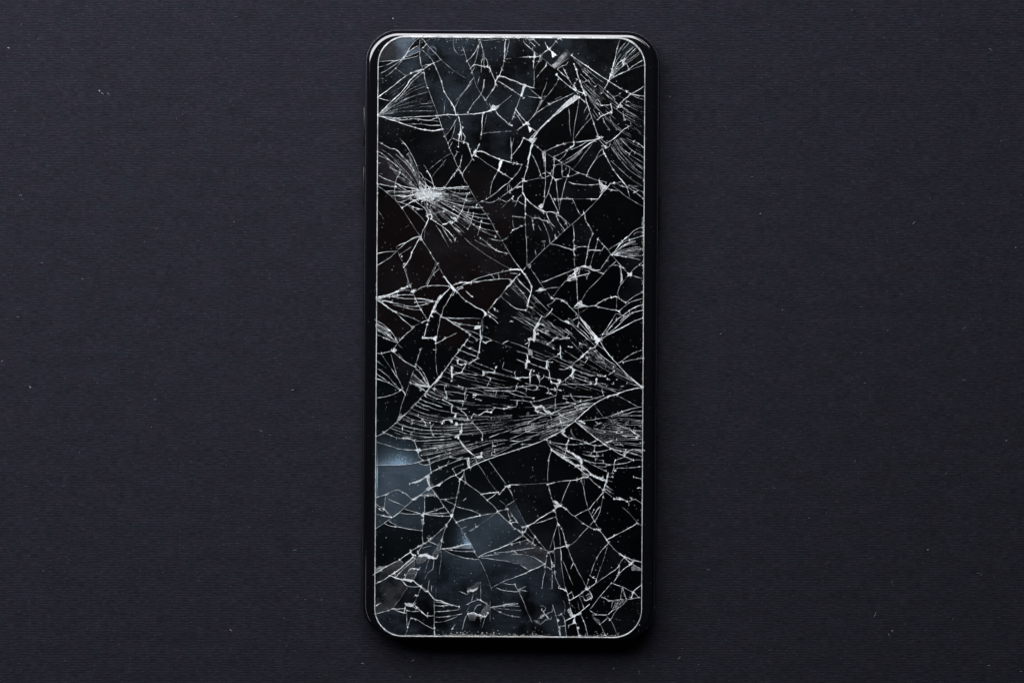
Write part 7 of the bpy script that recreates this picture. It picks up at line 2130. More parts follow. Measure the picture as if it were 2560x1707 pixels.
1309,346 1322,351 1332,360 1327,370 1327,383 1323,392 1320,416 1311,442 1312,448 1298,459 1288,471 1277,477 1274,471 1274,454 1290,439 1305,414 1304,412 1278,408 1279,391 1300,366;
1537,987 1541,987 1543,990 1560,997 1595,1018 1554,1030 1537,1038 1530,1038 1528,1041 1519,1042 1516,1045 1508,1044 1506,1038 1484,1011 1515,993;
1192,1159 1200,1166 1225,1207 1244,1230 1239,1233 1223,1232 1205,1237 1165,1207 1159,1176;
1390,1292 1392,1292 1395,1312 1392,1314 1386,1332 1373,1379 1370,1379 1363,1374 1363,1371 1351,1359 1348,1352 1339,1344 1329,1328 1318,1316 1335,1307 1342,1308 1355,1305;
1130,1292 1155,1323 1172,1353 1176,1356 1176,1359 1159,1362 1139,1369 1121,1370 1113,1373 1106,1372 1103,1371 1103,1361 1107,1338 1114,1321 1114,1315;
1169,1144 1171,1144 1170,1154 1173,1167 1169,1172 1157,1176 1141,1188 1136,1188 1121,1195 1097,1213 1089,1216 1072,1203 1070,1198 1072,1195 1071,1190 1078,1180 1088,1177 1104,1167 1115,1165 1118,1161 1142,1153 1147,1149 1150,1150;
1128,383 1136,394 1136,400 1138,400 1142,414 1145,417 1145,423 1126,448 1112,472 1087,474 1085,464 1081,460 1078,445 1115,401 1119,395 1117,390;
1577,1409 1604,1424 1604,1463 1588,1473 1584,1480 1571,1475 1561,1468 1556,1468 1532,1458 1537,1453 1547,1434;
1065,1284 1075,1286 1076,1288 1096,1290 1129,1289 1130,1293 1114,1316 1098,1328 1080,1347 1059,1359 1056,1348 1056,1323 1059,1308 1059,1286;
1462,667 1489,675 1500,683 1508,685 1508,687 1471,724 1456,750 1446,759 1440,693 1448,691 1449,671 1452,668;
1189,379 1206,380 1246,399 1281,409 1304,412 1305,414 1290,439 1281,448 1278,448 1249,430 1248,427 1237,423 1221,413 1196,393 1185,389 1184,386;
1129,347 1151,355 1167,358 1172,364 1172,370 1181,392 1179,394 1182,396 1181,400 1156,436 1145,423 1145,417 1142,414 1138,400 1136,400 1136,394 1129,384 1125,373 1123,373 1124,368 1120,360;
1134,95 1265,96 1265,99 1203,102 1196,120 1193,121 1188,133 1169,153 1163,137 1150,140 1137,127 1134,117;
1573,687 1578,687 1579,689 1609,699 1609,731 1586,741 1563,758 1546,745 1544,742 1544,731 1549,717 1560,705 1567,695 1566,693 1573,689;
1183,197 1186,198 1190,214 1202,233 1201,240 1184,258 1168,287 1147,288 1143,290 1139,286 1136,271 1139,269 1145,254 1150,248 1149,244 1169,221 1174,214 1174,209;
979,878 983,879 999,894 1004,895 1016,907 1030,915 1038,916 1042,921 1040,924 1035,924 1031,932 1032,936 1026,948 1029,955 1025,955 1014,984 1006,976 1002,959 992,943 991,932 976,884;
1522,1358 1544,1381 1561,1392 1561,1395 1555,1400 1541,1423 1491,1457 1491,1446 1509,1402 1513,1383 1520,1365 1519,1361;
1460,534 1462,535 1463,551 1476,569 1483,582 1483,587 1475,600 1471,618 1447,618 1437,621 1434,610 1436,598 1435,578 1432,562 1430,561;
997,1281 1012,1285 1041,1285 1043,1283 1058,1285 1059,1308 1056,1327 1001,1319 973,1304 971,1300 995,1285;
1136,1188 1141,1188 1141,1191 1151,1198 1142,1244 1117,1248 1115,1250 1110,1248 1101,1250 1097,1248 1078,1221 1086,1215 1089,1216 1097,1213 1121,1195;
1440,699 1442,701 1446,756 1442,767 1428,772 1417,758 1414,758 1407,752 1396,747 1385,749 1380,746 1414,702 1429,703;
1398,196 1422,217 1436,225 1440,231 1422,241 1372,262 1343,281 1342,277 1357,248 1368,241 1381,226 1389,215;
961,1081 992,1095 1004,1097 1028,1096 1037,1102 1044,1125 1004,1124 940,1105 940,1092 955,1086;
1605,896 1608,896 1607,969 1602,968 1594,958 1581,948 1578,948 1547,914 1543,914 1543,910 1551,905 1557,907 1579,900;
1086,714 1128,716 1121,726 1103,743 1095,755 1076,754 1069,750 1038,746 1033,734 1034,728 1046,725 1050,721 1061,718 1064,715;
944,390 971,398 1003,426 989,457 973,453 944,439;
1218,1149 1232,1163 1251,1192 1269,1214 1256,1226 1251,1234 1246,1232 1230,1214 1205,1173 1194,1161 1197,1157;
1437,1052 1440,1052 1440,1055 1458,1071 1495,1099 1486,1105 1469,1109 1454,1101 1426,1096 1410,1089 1401,1079 1416,1070;
1204,167 1220,169 1226,173 1240,210 1237,220 1224,236 1215,252 1211,249 1209,243 1201,237 1202,233 1192,218 1199,192 1203,187;
1449,1531 1451,1531 1461,1554 1470,1592 1416,1592 1412,1553 1426,1545 1438,1542 1440,1540 1439,1537;
1021,1465 1024,1467 1047,1467 1052,1465 1040,1500 1034,1507 1034,1510 1042,1519 1051,1526 1048,1528 1025,1528 1015,1525 1012,1521 984,1523 984,1517 1006,1491;
1052,1466 1064,1477 1069,1477 1085,1498 1090,1501 1086,1503 1086,1540 1066,1540 1034,1510 1048,1481;
1403,498 1431,498 1445,528 1452,538 1450,544 1427,564 1414,551 1408,550 1397,538 1396,529;
1499,1491 1514,1496 1521,1501 1564,1498 1567,1501 1554,1515 1545,1519 1542,1523 1531,1526 1518,1538 1491,1537 1474,1526 1474,1524;
944,355 977,373 991,375 1002,385 1033,423 1033,429 1045,453 1049,455 1048,473 1043,471 1044,466 1026,441 976,388 964,380 944,372;
1045,178 1051,178 1051,181 1041,187 1025,202 1011,224 981,254 978,255 945,245 982,218 1014,191;
1469,1192 1472,1192 1487,1209 1510,1226 1509,1230 1493,1248 1491,1253 1486,1255 1473,1274 1470,1272 1459,1221 1461,1216 1461,1194 1468,1194;
988,172 1016,191 965,231 945,244 945,199 961,196 962,193 976,185;
949,752 965,753 986,758 991,762 1004,764 1009,769 1024,773 1054,775 1069,801 1054,808 1054,806 1028,794 995,782 992,783 950,756;
1069,514 1078,515 1085,520 1092,514 1144,540 1146,542 1143,546 1144,551 1130,559 1127,556 1122,556 1116,561 1105,562 1102,565 1090,555 1078,549 1080,546 1079,538 1077,537 1078,530 1068,521;
1267,1215 1269,1215 1272,1223 1275,1224 1282,1238 1286,1253 1269,1262 1265,1266 1265,1274 1244,1279 1240,1270 1218,1250 1233,1241 1242,1230 1251,1234;
1028,1545 1040,1547 1071,1567 1087,1573 1087,1590 1014,1589 1016,1579 1020,1573 1022,1557;
1368,531 1380,531 1393,538 1392,542 1396,554 1405,565 1405,570 1409,575 1408,581 1386,600 1377,611 1375,610 1375,601 1368,577 1357,555 1357,552 1369,553 1371,556 1375,555 1366,536;
1448,244 1468,259 1470,262 1469,268 1471,268 1475,283 1462,304 1462,306 1466,306 1465,310 1454,322 1434,351 1435,322 1446,265 1446,246;
1284,1253 1287,1254 1308,1299 1318,1313 1318,1319 1310,1330 1302,1331 1298,1329 1290,1324 1276,1309 1278,1307 1277,1300 1271,1287 1269,1274 1265,1274 1265,1266;
1118,796 1206,797 1205,811 1200,812 1201,837 1182,830 1173,831 1161,826 1148,819 1144,812 1122,802 1117,798;
1047,140 1050,142 1053,163 1059,172 1053,178 1032,182 1016,191 989,172 1001,159 1001,154 1008,148 1011,150 1024,148;
1478,296 1481,298 1498,347 1487,352 1473,352 1468,355 1460,354 1435,358 1433,356 1434,351 1445,334 1465,308;
1414,1202 1425,1202 1426,1204 1417,1220 1403,1259 1401,1263 1385,1260 1378,1243 1370,1210;
1429,562 1432,562 1435,578 1436,598 1434,610 1437,619 1435,625 1428,625 1378,610 1386,600 1408,581 1409,576 1412,577;
941,883 953,884 955,886 988,937 992,939 992,943 1004,964 1006,975 999,976 992,968 992,965 967,937 955,928 941,922;
1227,1284 1237,1284 1235,1288 1218,1298 1192,1318 1162,1335 1142,1307 1156,1300 1176,1294;
1396,1062 1405,1063 1408,1075 1391,1086 1334,1112 1306,1111 1306,1102 1322,1098 1325,1094 1366,1076 1383,1065;
1601,968 1607,969 1607,1017 1595,1018 1541,988 1545,984 1550,984 1562,978 1596,971;
1016,513 1020,513 1027,521 1040,530 1066,559 1066,563 1056,579 1052,592 1037,572 1010,526 1006,523;
1511,617 1517,621 1528,638 1525,639 1499,677 1495,679 1489,675 1478,673 1474,670 1474,665 1478,659 1481,643 1488,627 1504,628;
1012,1523 1025,1528 1048,1528 1051,1526 1066,1540 1086,1540 1086,1573 1071,1567 1040,1547 1029,1545 1019,1565 1017,1558 1018,1534 1010,1532;
1082,779 1090,781 1103,789 1094,826 1093,843 1088,846 1061,845 1068,811;
1068,491 1071,491 1085,502 1097,502 1114,514 1142,528 1151,534 1150,537 1145,542 1092,514 1089,515 1087,520 1078,515 1069,514 1068,521 1078,530 1078,536 1068,539 1065,524 1057,516 1036,503;
941,947 963,955 968,954 986,967 993,968 999,974 999,977 995,981 971,991 941,995;
997,1400 1002,1400 1011,1412 989,1431 973,1439 960,1450 938,1460 938,1434 964,1417;
1044,594 1049,594 1049,597 1029,633 1026,646 1014,664 1007,668 1011,659 1008,658 1001,642 998,641 999,637 994,626 1011,609 1020,605 1023,601;
1398,1369 1402,1370 1404,1387 1403,1414 1411,1462 1415,1472 1414,1475 1400,1471 1400,1466 1389,1445 1388,1432 1386,1431 1387,1418 1384,1415 1387,1412 1386,1372;
1318,1348 1325,1351 1337,1363 1343,1365 1344,1367 1340,1369 1248,1382 1237,1382 1233,1378 1280,1357 1284,1359 1291,1358 1315,1351;
1442,150 1522,204 1510,225 1506,225 1494,213 1490,213 1476,196 1457,179 1454,175 1455,167 1439,153;
1326,383 1341,406 1355,445 1312,454 1308,451 1312,448 1311,442 1318,424;
1342,1367 1347,1367 1360,1374 1363,1373 1370,1378 1363,1411 1334,1392 1317,1387 1295,1387 1286,1378 1288,1376 1305,1375 1340,1369;
942,839 972,848 984,855 992,854 995,859 991,862 982,878 955,885 943,884 941,883;
1331,361 1335,361 1350,375 1365,383 1363,427 1366,430 1362,434 1352,437 1341,406 1326,382 1327,370;
1434,674 1440,676 1439,681 1419,695 1419,698 1417,698 1400,720 1381,720 1361,724 1352,710 1354,707 1415,684;
1527,1122 1535,1124 1537,1128 1561,1142 1541,1151 1539,1150 1535,1162 1509,1159 1509,1152 1492,1149 1492,1130 1512,1128;
1246,427 1280,449 1271,460 1258,466 1237,486 1226,492 1226,478 1230,457;
1418,1111 1451,1111 1451,1127 1478,1130 1478,1140 1493,1141 1493,1147 1488,1151 1488,1158 1483,1160 1458,1150 1443,1139 1417,1127 1415,1123;
1346,964 1368,969 1372,972 1372,982 1380,985 1385,991 1355,1001 1337,1004 1335,1004 1335,995 1317,993 1315,987 1316,972 1327,976 1340,976;
1529,1457 1556,1467 1557,1476 1554,1478 1552,1499 1521,1501 1501,1491 1502,1487;
1379,1054 1382,1056 1378,1060 1380,1068 1325,1094 1322,1098 1303,1104 1271,1101 1310,1082;
992,1224 997,1224 1004,1230 1016,1235 1027,1247 1033,1250 1012,1267 1005,1262 969,1247 965,1244 964,1237 974,1230 979,1230;
1315,498 1327,510 1342,521 1347,522 1355,530 1367,532 1366,536 1375,555 1371,556 1369,553 1356,552 1349,546 1329,546 1315,537 1313,535 1314,514 1312,513;
1138,1265 1158,1272 1183,1277 1204,1288 1176,1294 1141,1306 1129,1290;
1447,618 1470,618 1469,636 1465,648 1463,667 1452,668 1450,671 1439,676 1437,674 1435,622;
1049,1238 1062,1240 1062,1286 1044,1284 1042,1281 1009,1272 1031,1250;
1455,1149 1483,1159 1488,1166 1492,1166 1519,1180 1521,1184 1517,1201 1515,1202 1497,1194 1492,1194 1478,1187 1477,1183 1467,1174 1451,1163;
972,739 988,741 988,743 993,745 1015,748 1039,746 1047,765 1044,767 1021,767 1015,764 1004,765 970,754 947,753 942,750 943,747;
1087,1238 1090,1238 1097,1248 1101,1249 1111,1267 1094,1275 1063,1285 1062,1240;
1144,423 1153,431 1170,467 1138,472 1114,472 1114,466 1134,437 1139,433;
1098,672 1103,676 1110,691 1126,711 1127,716 1102,714 1067,715 1066,713 1080,687;
1139,287 1144,290 1144,296 1126,327 1113,339 1107,328 1096,291 1110,288 1120,290 1123,288;
1567,103 1578,107 1588,116 1567,135 1560,152 1558,154 1553,153 1547,158 1530,184 1529,179 1541,137;
1483,1012 1487,1014 1503,1034 1508,1044 1484,1050 1457,1053 1456,1055 1441,1052 1441,1049 1450,1040 1461,1032 1463,1028 1470,1025 1474,1018;
1508,989 1510,989 1511,996 1489,1009 1476,1009 1464,1012 1457,1010 1438,1018 1443,1024 1440,1027 1405,1038 1404,1042 1402,1037 1393,1030 1394,1027 1429,1013 1432,1010 1438,1010 1450,1004 1470,1001;
1327,735 1375,781 1364,794 1351,789 1332,774 1330,770 1319,766;
1105,484 1126,490 1142,491 1162,500 1163,503 1159,516 1104,500 1098,502 1083,501 1073,494 1072,490 1104,486;
1128,717 1135,722 1137,727 1109,770 1105,787 1101,789 1096,784 1082,779 1089,760 1092,759 1103,743;
965,1244 980,1253 1012,1266 1000,1281 997,1281 995,1285 982,1294 978,1294 977,1290 960,1273 963,1255 962,1248;
1433,498 1475,498 1493,499 1493,501 1458,537 1452,540 1434,505;
1607,776 1608,796 1584,804 1530,833 1526,832 1528,828 1550,811 1568,790 1583,782;
1517,1362 1520,1365 1513,1383 1509,1402 1498,1426 1493,1445 1491,1447 1486,1446 1476,1439 1483,1415 1494,1390 1506,1373;
1008,298 1019,298 1022,300 1035,298 1071,303 1100,304 1103,313 1073,315 1054,311 1010,312 990,304 992,299;
1432,356 1435,357 1435,364 1432,367 1411,381 1383,395 1363,382 1368,377 1388,368 1411,360;
1303,467 1307,467 1308,484 1297,494 1293,504 1285,504 1278,497 1267,506 1249,497 1282,473;
1451,798 1454,798 1463,809 1465,816 1481,837 1484,837 1492,847 1499,849 1499,853 1501,853 1510,868 1510,872 1507,872 1493,862 1488,866 1478,856 1478,849 1470,840 1454,825 1443,818 1448,808 1447,803;
1446,1487 1450,1488 1449,1492 1461,1521 1443,1536 1434,1538 1430,1536 1425,1515 1426,1508 1422,1502 1443,1491;
1121,1142 1144,1146 1147,1150 1125,1160 1118,1161 1115,1165 1104,1167 1094,1174 1079,1180 1074,1161 1076,1158 1106,1149;
1536,742 1543,742 1542,776 1514,773 1489,765 1495,759 1515,748;
1473,352 1484,352 1480,358 1477,358 1458,371 1452,380 1443,382 1403,410 1399,402 1414,388 1416,376 1422,373 1431,374 1439,372;
1469,1273 1472,1274 1475,1283 1478,1285 1482,1297 1487,1301 1472,1317 1446,1300 1438,1291 1442,1287 1467,1276;
1074,471 1087,474 1103,474 1114,471 1118,472 1122,477 1139,484 1153,486 1169,484 1169,487 1164,501 1142,491 1121,489 1110,484 1080,488;
1300,674 1303,674 1306,679 1284,702 1271,698 1248,698 1246,682 1270,678 1275,675;
1385,990 1390,992 1388,1001 1389,1013 1381,1017 1362,1023 1355,1015 1341,1017 1340,1019 1336,1018 1330,1009 1332,1004 1355,1001 1382,993;
1113,1372 1145,1378 1186,1378 1196,1397 1180,1398 1149,1392 1119,1380 1112,1375;
1477,358 1481,359 1480,363 1464,381 1444,411 1431,424 1414,413 1416,409 1438,395 1458,371;
1399,1080 1415,1092 1424,1094 1418,1111 1397,1110 1384,1106 1377,1107 1366,1099 1366,1097 1391,1086;
1176,836 1191,848 1203,851 1200,857 1197,880 1176,873 1159,864 1160,860 1168,853 1168,849 1175,842;
1001,1046 1038,1060 1078,1068 1078,1076 1038,1074 1034,1071 1001,1063 991,1058;
1268,460 1271,461 1268,474 1270,481 1258,491 1231,507 1219,508 1209,504 1237,486 1253,470;
1605,747 1608,747 1608,763 1582,771 1559,789 1551,788 1545,782 1547,778 1567,761;
1588,1150 1605,1151 1606,1167 1580,1170 1543,1170 1535,1179 1533,1178 1535,1162 1561,1159 1577,1154 1580,1151;
1077,754 1093,754 1094,756 1089,760 1087,768 1083,773 1083,778 1073,796 1072,802 1070,802 1048,766 1072,759;
1600,130 1604,134 1610,150 1581,167 1573,175 1569,163 1567,161 1559,162 1557,154 1566,154;
1149,875 1193,892 1196,895 1178,906 1178,908 1149,897 1142,898 1138,895 1137,890 1147,880;
1114,979 1133,980 1164,986 1164,999 1162,1003 1118,1002 1117,985;
1067,468 1074,471 1080,488 1033,502 1019,511 1019,513 1004,507 1022,499 1033,488 1045,484 1061,485 1063,474 1067,472;
1360,942 1376,945 1376,951 1382,958 1397,960 1392,974 1373,974 1368,969 1348,965 1349,950 1355,948;
1030,311 1054,311 1073,315 1104,313 1106,324 1089,328 1058,326 1021,315 1021,312;
1570,470 1585,478 1610,498 1610,518 1574,497 1575,494 1569,475;
1066,111 1094,139 1102,149 1100,153 1085,159 1074,142 1053,126;
1407,443 1418,443 1419,445 1410,467 1404,498 1395,498 1391,451 1405,448;
981,629 990,629 990,631 974,647 943,665 943,635;
1253,1456 1273,1461 1286,1460 1294,1474 1297,1474 1297,1478 1269,1478 1241,1470 1236,1465;
1046,1029 1070,1038 1121,1046 1122,1048 1109,1052 1107,1056 1056,1048 1045,1042;
1365,384 1386,397 1385,420 1376,434 1370,433 1363,427;
1304,680 1314,688 1330,716 1327,732 1301,707 1292,694 1302,685;
1052,126 1070,138 1085,159 1074,164 1067,163 1055,167 1049,142;
1074,968 1085,974 1088,973 1098,982 1116,991 1118,1003 1114,1004 1103,998 1094,998 1069,987 1065,982;
1382,444 1391,450 1395,498 1381,499 1371,481;
1410,1142 1432,1145 1453,1153 1451,1163 1467,1174 1477,1183 1477,1186 1471,1189 1466,1184 1462,1184 1444,1168 1408,1146 1407,1144;
1506,1232 1508,1233 1508,1243 1503,1267 1495,1270 1486,1288 1481,1293 1472,1274 1477,1270 1486,1255 1491,1253;
1425,940 1432,945 1437,944 1464,952 1481,960 1466,962 1413,961 1414,949;
1491,862 1512,873 1526,892 1542,908 1543,913 1535,912 1502,888 1488,872 1488,866;
1526,638 1531,639 1541,653 1515,677 1510,685 1500,683 1496,678 1502,674;
1401,410 1405,410 1407,446 1391,451 1381,443 1383,436 1382,425 1386,415;
1034,1401 1036,1401 1036,1422 1031,1419 1025,1421 1014,1439 1013,1445 1007,1451 991,1445 990,1442 998,1432;
1608,659 1609,699 1575,687 1584,673;
994,782 1035,797 1054,806 1054,808 1038,814 1032,819 1002,795 993,785;
1039,1073 1079,1076 1082,1087 1086,1092 1063,1093 1037,1089 1033,1087 1032,1082;
1144,292 1147,292 1152,316 1152,328 1147,353 1129,347 1137,323 1139,311 1137,306 1144,296;
939,1284 971,1293 977,1292 978,1296 939,1322;
1059,474 1063,474 1061,485 1045,484 1031,490 1019,492 987,491 986,488 986,479 1040,479 1045,477 1045,475 1051,477;
1606,875 1608,875 1608,896 1579,900 1557,907 1553,905 1576,887;
1475,1186 1516,1202 1514,1214 1509,1225 1487,1209 1473,1195 1471,1189;
1100,500 1157,515 1156,534 1149,534 1137,525 1114,514 1098,504 1097,502;
995,442 1011,449 1026,460 1030,460 1043,470 1045,474 1040,475 1026,470 998,465 989,458;
1201,108 1203,108 1208,129 1208,140 1211,146 1204,154 1203,166 1186,163 1192,144 1196,116;
973,879 977,879 976,884 991,932 991,938 988,937 980,922 954,886 955,884;
945,245 950,248 978,254 971,262 971,265 946,288;
1116,391 1118,391 1119,395 1115,401 1078,445 1075,437 1070,432 1070,428;
1371,1104 1411,1125 1416,1125 1409,1144 1397,1139 1378,1123 1370,1108;
1386,1014 1388,1014 1388,1030 1377,1034 1374,1033 1370,1036 1363,1037 1339,1026 1339,1019 1341,1017 1355,1015 1363,1023;
1057,174 1061,180 1033,203 1011,232 985,258 975,265 971,265 971,262 1005,231 1025,202 1041,187 1048,184 1051,178;
1024,516 1050,524 1065,524 1068,542 1071,544 1068,558 1065,559 1057,547 1040,530 1027,521;
1394,1312 1397,1313 1396,1320 1400,1337 1401,1369 1387,1371 1383,1344;
1561,161 1569,163 1573,175 1564,181 1542,189 1524,200 1529,185 1536,174 1553,171;
1528,458 1542,458 1556,467 1567,467 1570,470 1569,475 1575,495 1569,495 1552,480 1546,478 1544,474 1527,461;
1190,164 1204,166 1203,187 1199,192 1192,215 1184,197 1186,194 1181,182 1181,178;
944,439 968,451 989,457 988,467 975,467 944,461;
1108,1248 1114,1249 1127,1258 1140,1262 1136,1268 1130,1288 1111,1268 1111,1265 1101,1252 1102,1249;
998,155 1001,155 1001,159 976,185 962,193 959,197 945,199 946,186 964,179 991,162;
1029,1419 1034,1422 1045,1423 1035,1451 1011,1448 1021,1427;
944,372 954,375 976,388 1006,419 1003,421 1003,424 1001,425 989,412 967,397 956,385 944,380;
1465,1108 1474,1109 1476,1112 1486,1114 1485,1128 1478,1131 1451,1127 1451,1111 1464,1110;
1083,1119 1089,1119 1094,1122 1094,1125 1086,1134 1047,1140 1046,1126;
1174,518 1204,520 1214,535 1212,537 1171,536 1170,529;
1382,1277 1386,1277 1391,1284 1390,1288 1392,1291 1390,1293 1370,1298 1355,1305 1342,1308 1337,1307 1342,1301;
941,922 955,928 967,937 992,965 992,968 986,967 966,954 956,944 943,937 941,935;
1376,438 1382,443 1382,446 1371,478 1372,482 1368,492 1362,497 1364,461 1364,448 1362,445 1374,441;
1559,788 1564,791 1564,794 1556,805 1538,822 1528,828 1526,833 1516,837 1516,831 1534,808 1544,798;
1097,961 1112,963 1112,977 1117,985 1117,991 1098,982 1088,973 1085,974 1076,969 1080,962 1090,963;
1325,936 1342,940 1347,939 1350,942 1351,949 1349,950 1348,964 1331,965 1325,962;
1473,626 1486,626 1488,629 1482,640 1474,669 1468,669 1463,667 1463,661 1469,636 1469,627;
995,152 1001,155 998,155 991,162 964,179 946,186 946,169 968,164 982,158 986,154;
1569,1129 1606,1141 1606,1152 1602,1150 1582,1151 1560,1141 1560,1138;
962,1237 964,1237 965,1245 962,1248 961,1269 958,1272 939,1260 939,1245;
1158,863 1169,870 1197,880 1195,893 1150,876;
1506,964 1511,965 1511,969 1514,971 1540,980 1545,985 1515,993 1511,996 1510,987 1505,977;
1032,934 1060,959 1064,962 1069,962 1071,965 1067,967 1054,964 1048,966 1029,955 1026,948;
1141,1537 1146,1538 1145,1541 1117,1552 1104,1555 1086,1555 1086,1541 1102,1543;
1005,725 1030,727 1033,729 1034,737 981,741 978,739 978,736;
1561,1393 1579,1409 1549,1431 1547,1414;
1397,1313 1401,1316 1407,1327 1416,1360 1416,1364 1403,1369 1401,1369;
1093,290 1096,290 1095,296 1087,297 1076,303 1035,298 1022,300 1018,298 1022,294;
1035,1387 1038,1388 1036,1400 1005,1425 992,1439 990,1444 976,1439 996,1426 1025,1401 1033,1393;
1443,235 1447,238 1446,242 1448,243 1445,248 1411,271 1396,284 1390,286 1390,283 1411,262;
1511,1109 1513,1113 1529,1122 1507,1129 1489,1130 1485,1128 1486,1114 1500,1115 1507,1113;
1545,782 1551,788 1556,788 1557,790 1544,798 1534,808 1516,831 1516,837 1510,840 1510,830 1525,811 1540,784;
1202,557 1231,561 1240,577 1236,579 1199,570;
1405,411 1414,411 1416,415 1426,420 1421,439 1422,442 1419,444 1406,442;
1004,420 1007,420 1026,441 1044,466 1044,470 1033,464 1029,457 1012,440 1001,433;
1606,763 1608,763 1607,777 1583,782 1566,793 1560,788 1582,771;
1561,1141 1582,1151 1561,1159 1535,1162 1539,1150 1554,1146;
1267,1273 1269,1274 1271,1287 1277,1300 1277,1308 1274,1308 1246,1280 1243,1280;
1543,741 1550,749 1568,760 1561,768 1547,778 1547,781 1542,776;
1040,923 1043,923 1053,934 1064,954 1070,959 1070,962 1064,962 1031,933 1035,924;
1194,120 1196,120 1196,125 1190,152 1186,163 1177,170 1168,153 1186,136;
1225,687 1229,687 1231,692 1237,697 1235,700 1209,702 1194,706 1181,705 1181,703 1192,697;
1517,1161 1535,1162 1535,1173 1531,1179 1531,1184 1521,1184 1514,1177 1494,1168 1495,1166 1515,1167;
1424,1095 1454,1101 1467,1108 1444,1112 1420,1112 1418,1109;
1139,1368 1156,1370 1183,1369 1185,1378 1161,1379 1124,1375 1118,1373 1121,1370;
1010,1447 1013,1449 1035,1451 1039,1457 1050,1465 1047,1467 1020,1466 1006,1453;
1137,307 1139,311 1134,335 1128,350 1120,359 1112,340 1126,327;
1402,1535 1405,1535 1410,1543 1411,1550 1413,1551 1413,1563 1396,1567 1390,1540;
1444,197 1447,197 1449,200 1461,232 1460,234 1445,230 1435,218 1435,211 1440,206;
1370,1379 1374,1381 1379,1402 1378,1406 1384,1413 1379,1424 1361,1414 1364,1410;
1603,1017 1607,1017 1607,1030 1586,1029 1571,1035 1550,1034 1554,1030 1575,1023;
990,490 1010,492 1030,490 1030,493 1011,504 993,506 984,494;
1025,1380 1034,1387 1033,1393 1011,1412 1001,1398;
1416,1126 1456,1147 1455,1151 1450,1153 1432,1145 1411,1143 1410,1140;
1464,1018 1474,1018 1470,1025 1467,1025 1465,1028 1447,1031 1414,1043 1404,1042 1405,1038;
1458,1028 1463,1028 1463,1030 1450,1040 1441,1049 1441,1052 1438,1049 1426,1052 1425,1048 1413,1044 1416,1041;
1163,501 1193,504 1195,509 1191,514 1190,520 1159,516;
942,811 961,821 966,821 982,835 972,839 942,825;
1048,112 1050,114 1050,124 1052,125 1050,130 1040,135 1034,135 1017,144 1013,143 1014,138 1021,129 1036,122;
1391,719 1399,719 1399,721 1379,746 1363,724;
1607,731 1609,731 1608,747 1579,755 1569,761 1565,758 1586,741;
1033,502 1036,502 1057,516 1064,524 1050,524 1029,516 1022,516 1019,511;
1007,1065 1034,1071 1038,1075 1034,1078 1032,1084 1027,1087 1021,1087 1005,1081;
1556,1468 1561,1468 1584,1481 1578,1497 1565,1498;
1017,1032 1053,1045 1059,1054 1049,1054 1021,1045 1011,1038;
944,461 987,468 986,478 974,478 965,481 957,473 944,466;
1110,1267 1122,1279 1119,1282 1069,1285 1071,1281 1094,1275;
939,1266 957,1278 965,1277 977,1292 971,1293 939,1284;
1412,1563 1414,1565 1416,1592 1401,1592 1396,1567;
1394,538 1398,538 1416,559 1419,571 1412,577 1407,574 1405,565 1396,554 1392,542;
1586,1029 1607,1030 1607,1039 1537,1038 1540,1035 1549,1033 1552,1035 1571,1035;
1391,1029 1395,1030 1402,1037 1403,1043 1399,1047 1380,1054 1376,1034;
1592,119 1601,130 1566,154 1558,154;
1611,216 1612,242 1588,238 1582,239 1580,237 1581,234 1597,227;
1287,966 1291,967 1291,975 1287,978 1243,977 1244,971;
1176,481 1181,483 1192,504 1164,501 1169,484;
990,1057 1007,1064 1005,1081 976,1070;
1033,737 1036,738 1038,743 1038,746 1033,748 1015,748 988,743 988,741 993,739;
1603,1463 1604,1494 1595,1494 1590,1485 1583,1480 1588,1473;
1553,667 1560,671 1567,682 1571,684 1571,687 1573,687 1573,689 1566,693 1567,695 1560,705 1556,705;
1495,600 1511,615 1504,628 1489,626;
1338,1343 1348,1352 1348,1355 1363,1373 1360,1374 1344,1367 1331,1357 1332,1352 1335,1351 1333,1348;
1052,1363 1056,1363 1056,1365 1045,1382 1049,1389 1043,1391 1037,1387 1034,1388 1026,1381 1029,1376;
1287,977 1314,985 1316,993 1298,991 1273,982 1271,978;
1552,98 1568,103 1556,115 1542,136 1543,121;
1307,1337 1319,1347 1318,1349 1291,1358 1281,1358 1285,1351 1304,1341;
1306,485 1310,486 1315,496 1312,513 1305,511 1294,502 1297,494;
1153,707 1167,707 1169,709 1159,713 1158,717 1142,725 1137,726 1129,717 1131,714;
1460,354 1467,354 1467,356 1453,365 1436,373 1424,373 1425,370 1435,364 1435,358;
1047,97 1049,98 1050,111 1036,122 1022,129 1022,125 1030,112;
1580,1123 1606,1127 1606,1141 1573,1130 1572,1128;
1609,150 1612,165 1600,167 1577,176 1574,175 1581,167;
1056,1048 1087,1053 1088,1055 1079,1068 1067,1067 1063,1056 1059,1054;
964,154 984,154 982,158 962,166 946,169 946,155;
1293,967 1313,968 1316,971 1315,986 1291,978 1290,970;
1223,1232 1238,1232 1238,1236 1228,1245 1217,1250 1205,1237;
1061,448 1065,448 1081,459 1085,464 1086,473 1068,469 1066,462 1059,452;
1216,281 1218,284 1213,309 1210,323 1206,330 1205,303 1207,284;
1413,378 1415,378 1414,388 1399,403 1383,396 1384,393 1411,381;
1007,1271 1044,1283 1041,1285 1012,1285 1003,1283 1000,1279;
1384,1376 1386,1376 1387,1386 1386,1414 1378,1406 1379,1402 1373,1381 1373,1379;
1049,95 1056,95 1066,110 1053,126 1050,124;
1494,1099 1498,1099 1507,1108 1511,1109 1507,1113 1494,1115 1483,1114 1474,1110 1490,1103;
1548,608 1551,608 1551,611 1533,633 1531,639 1529,639 1520,626;
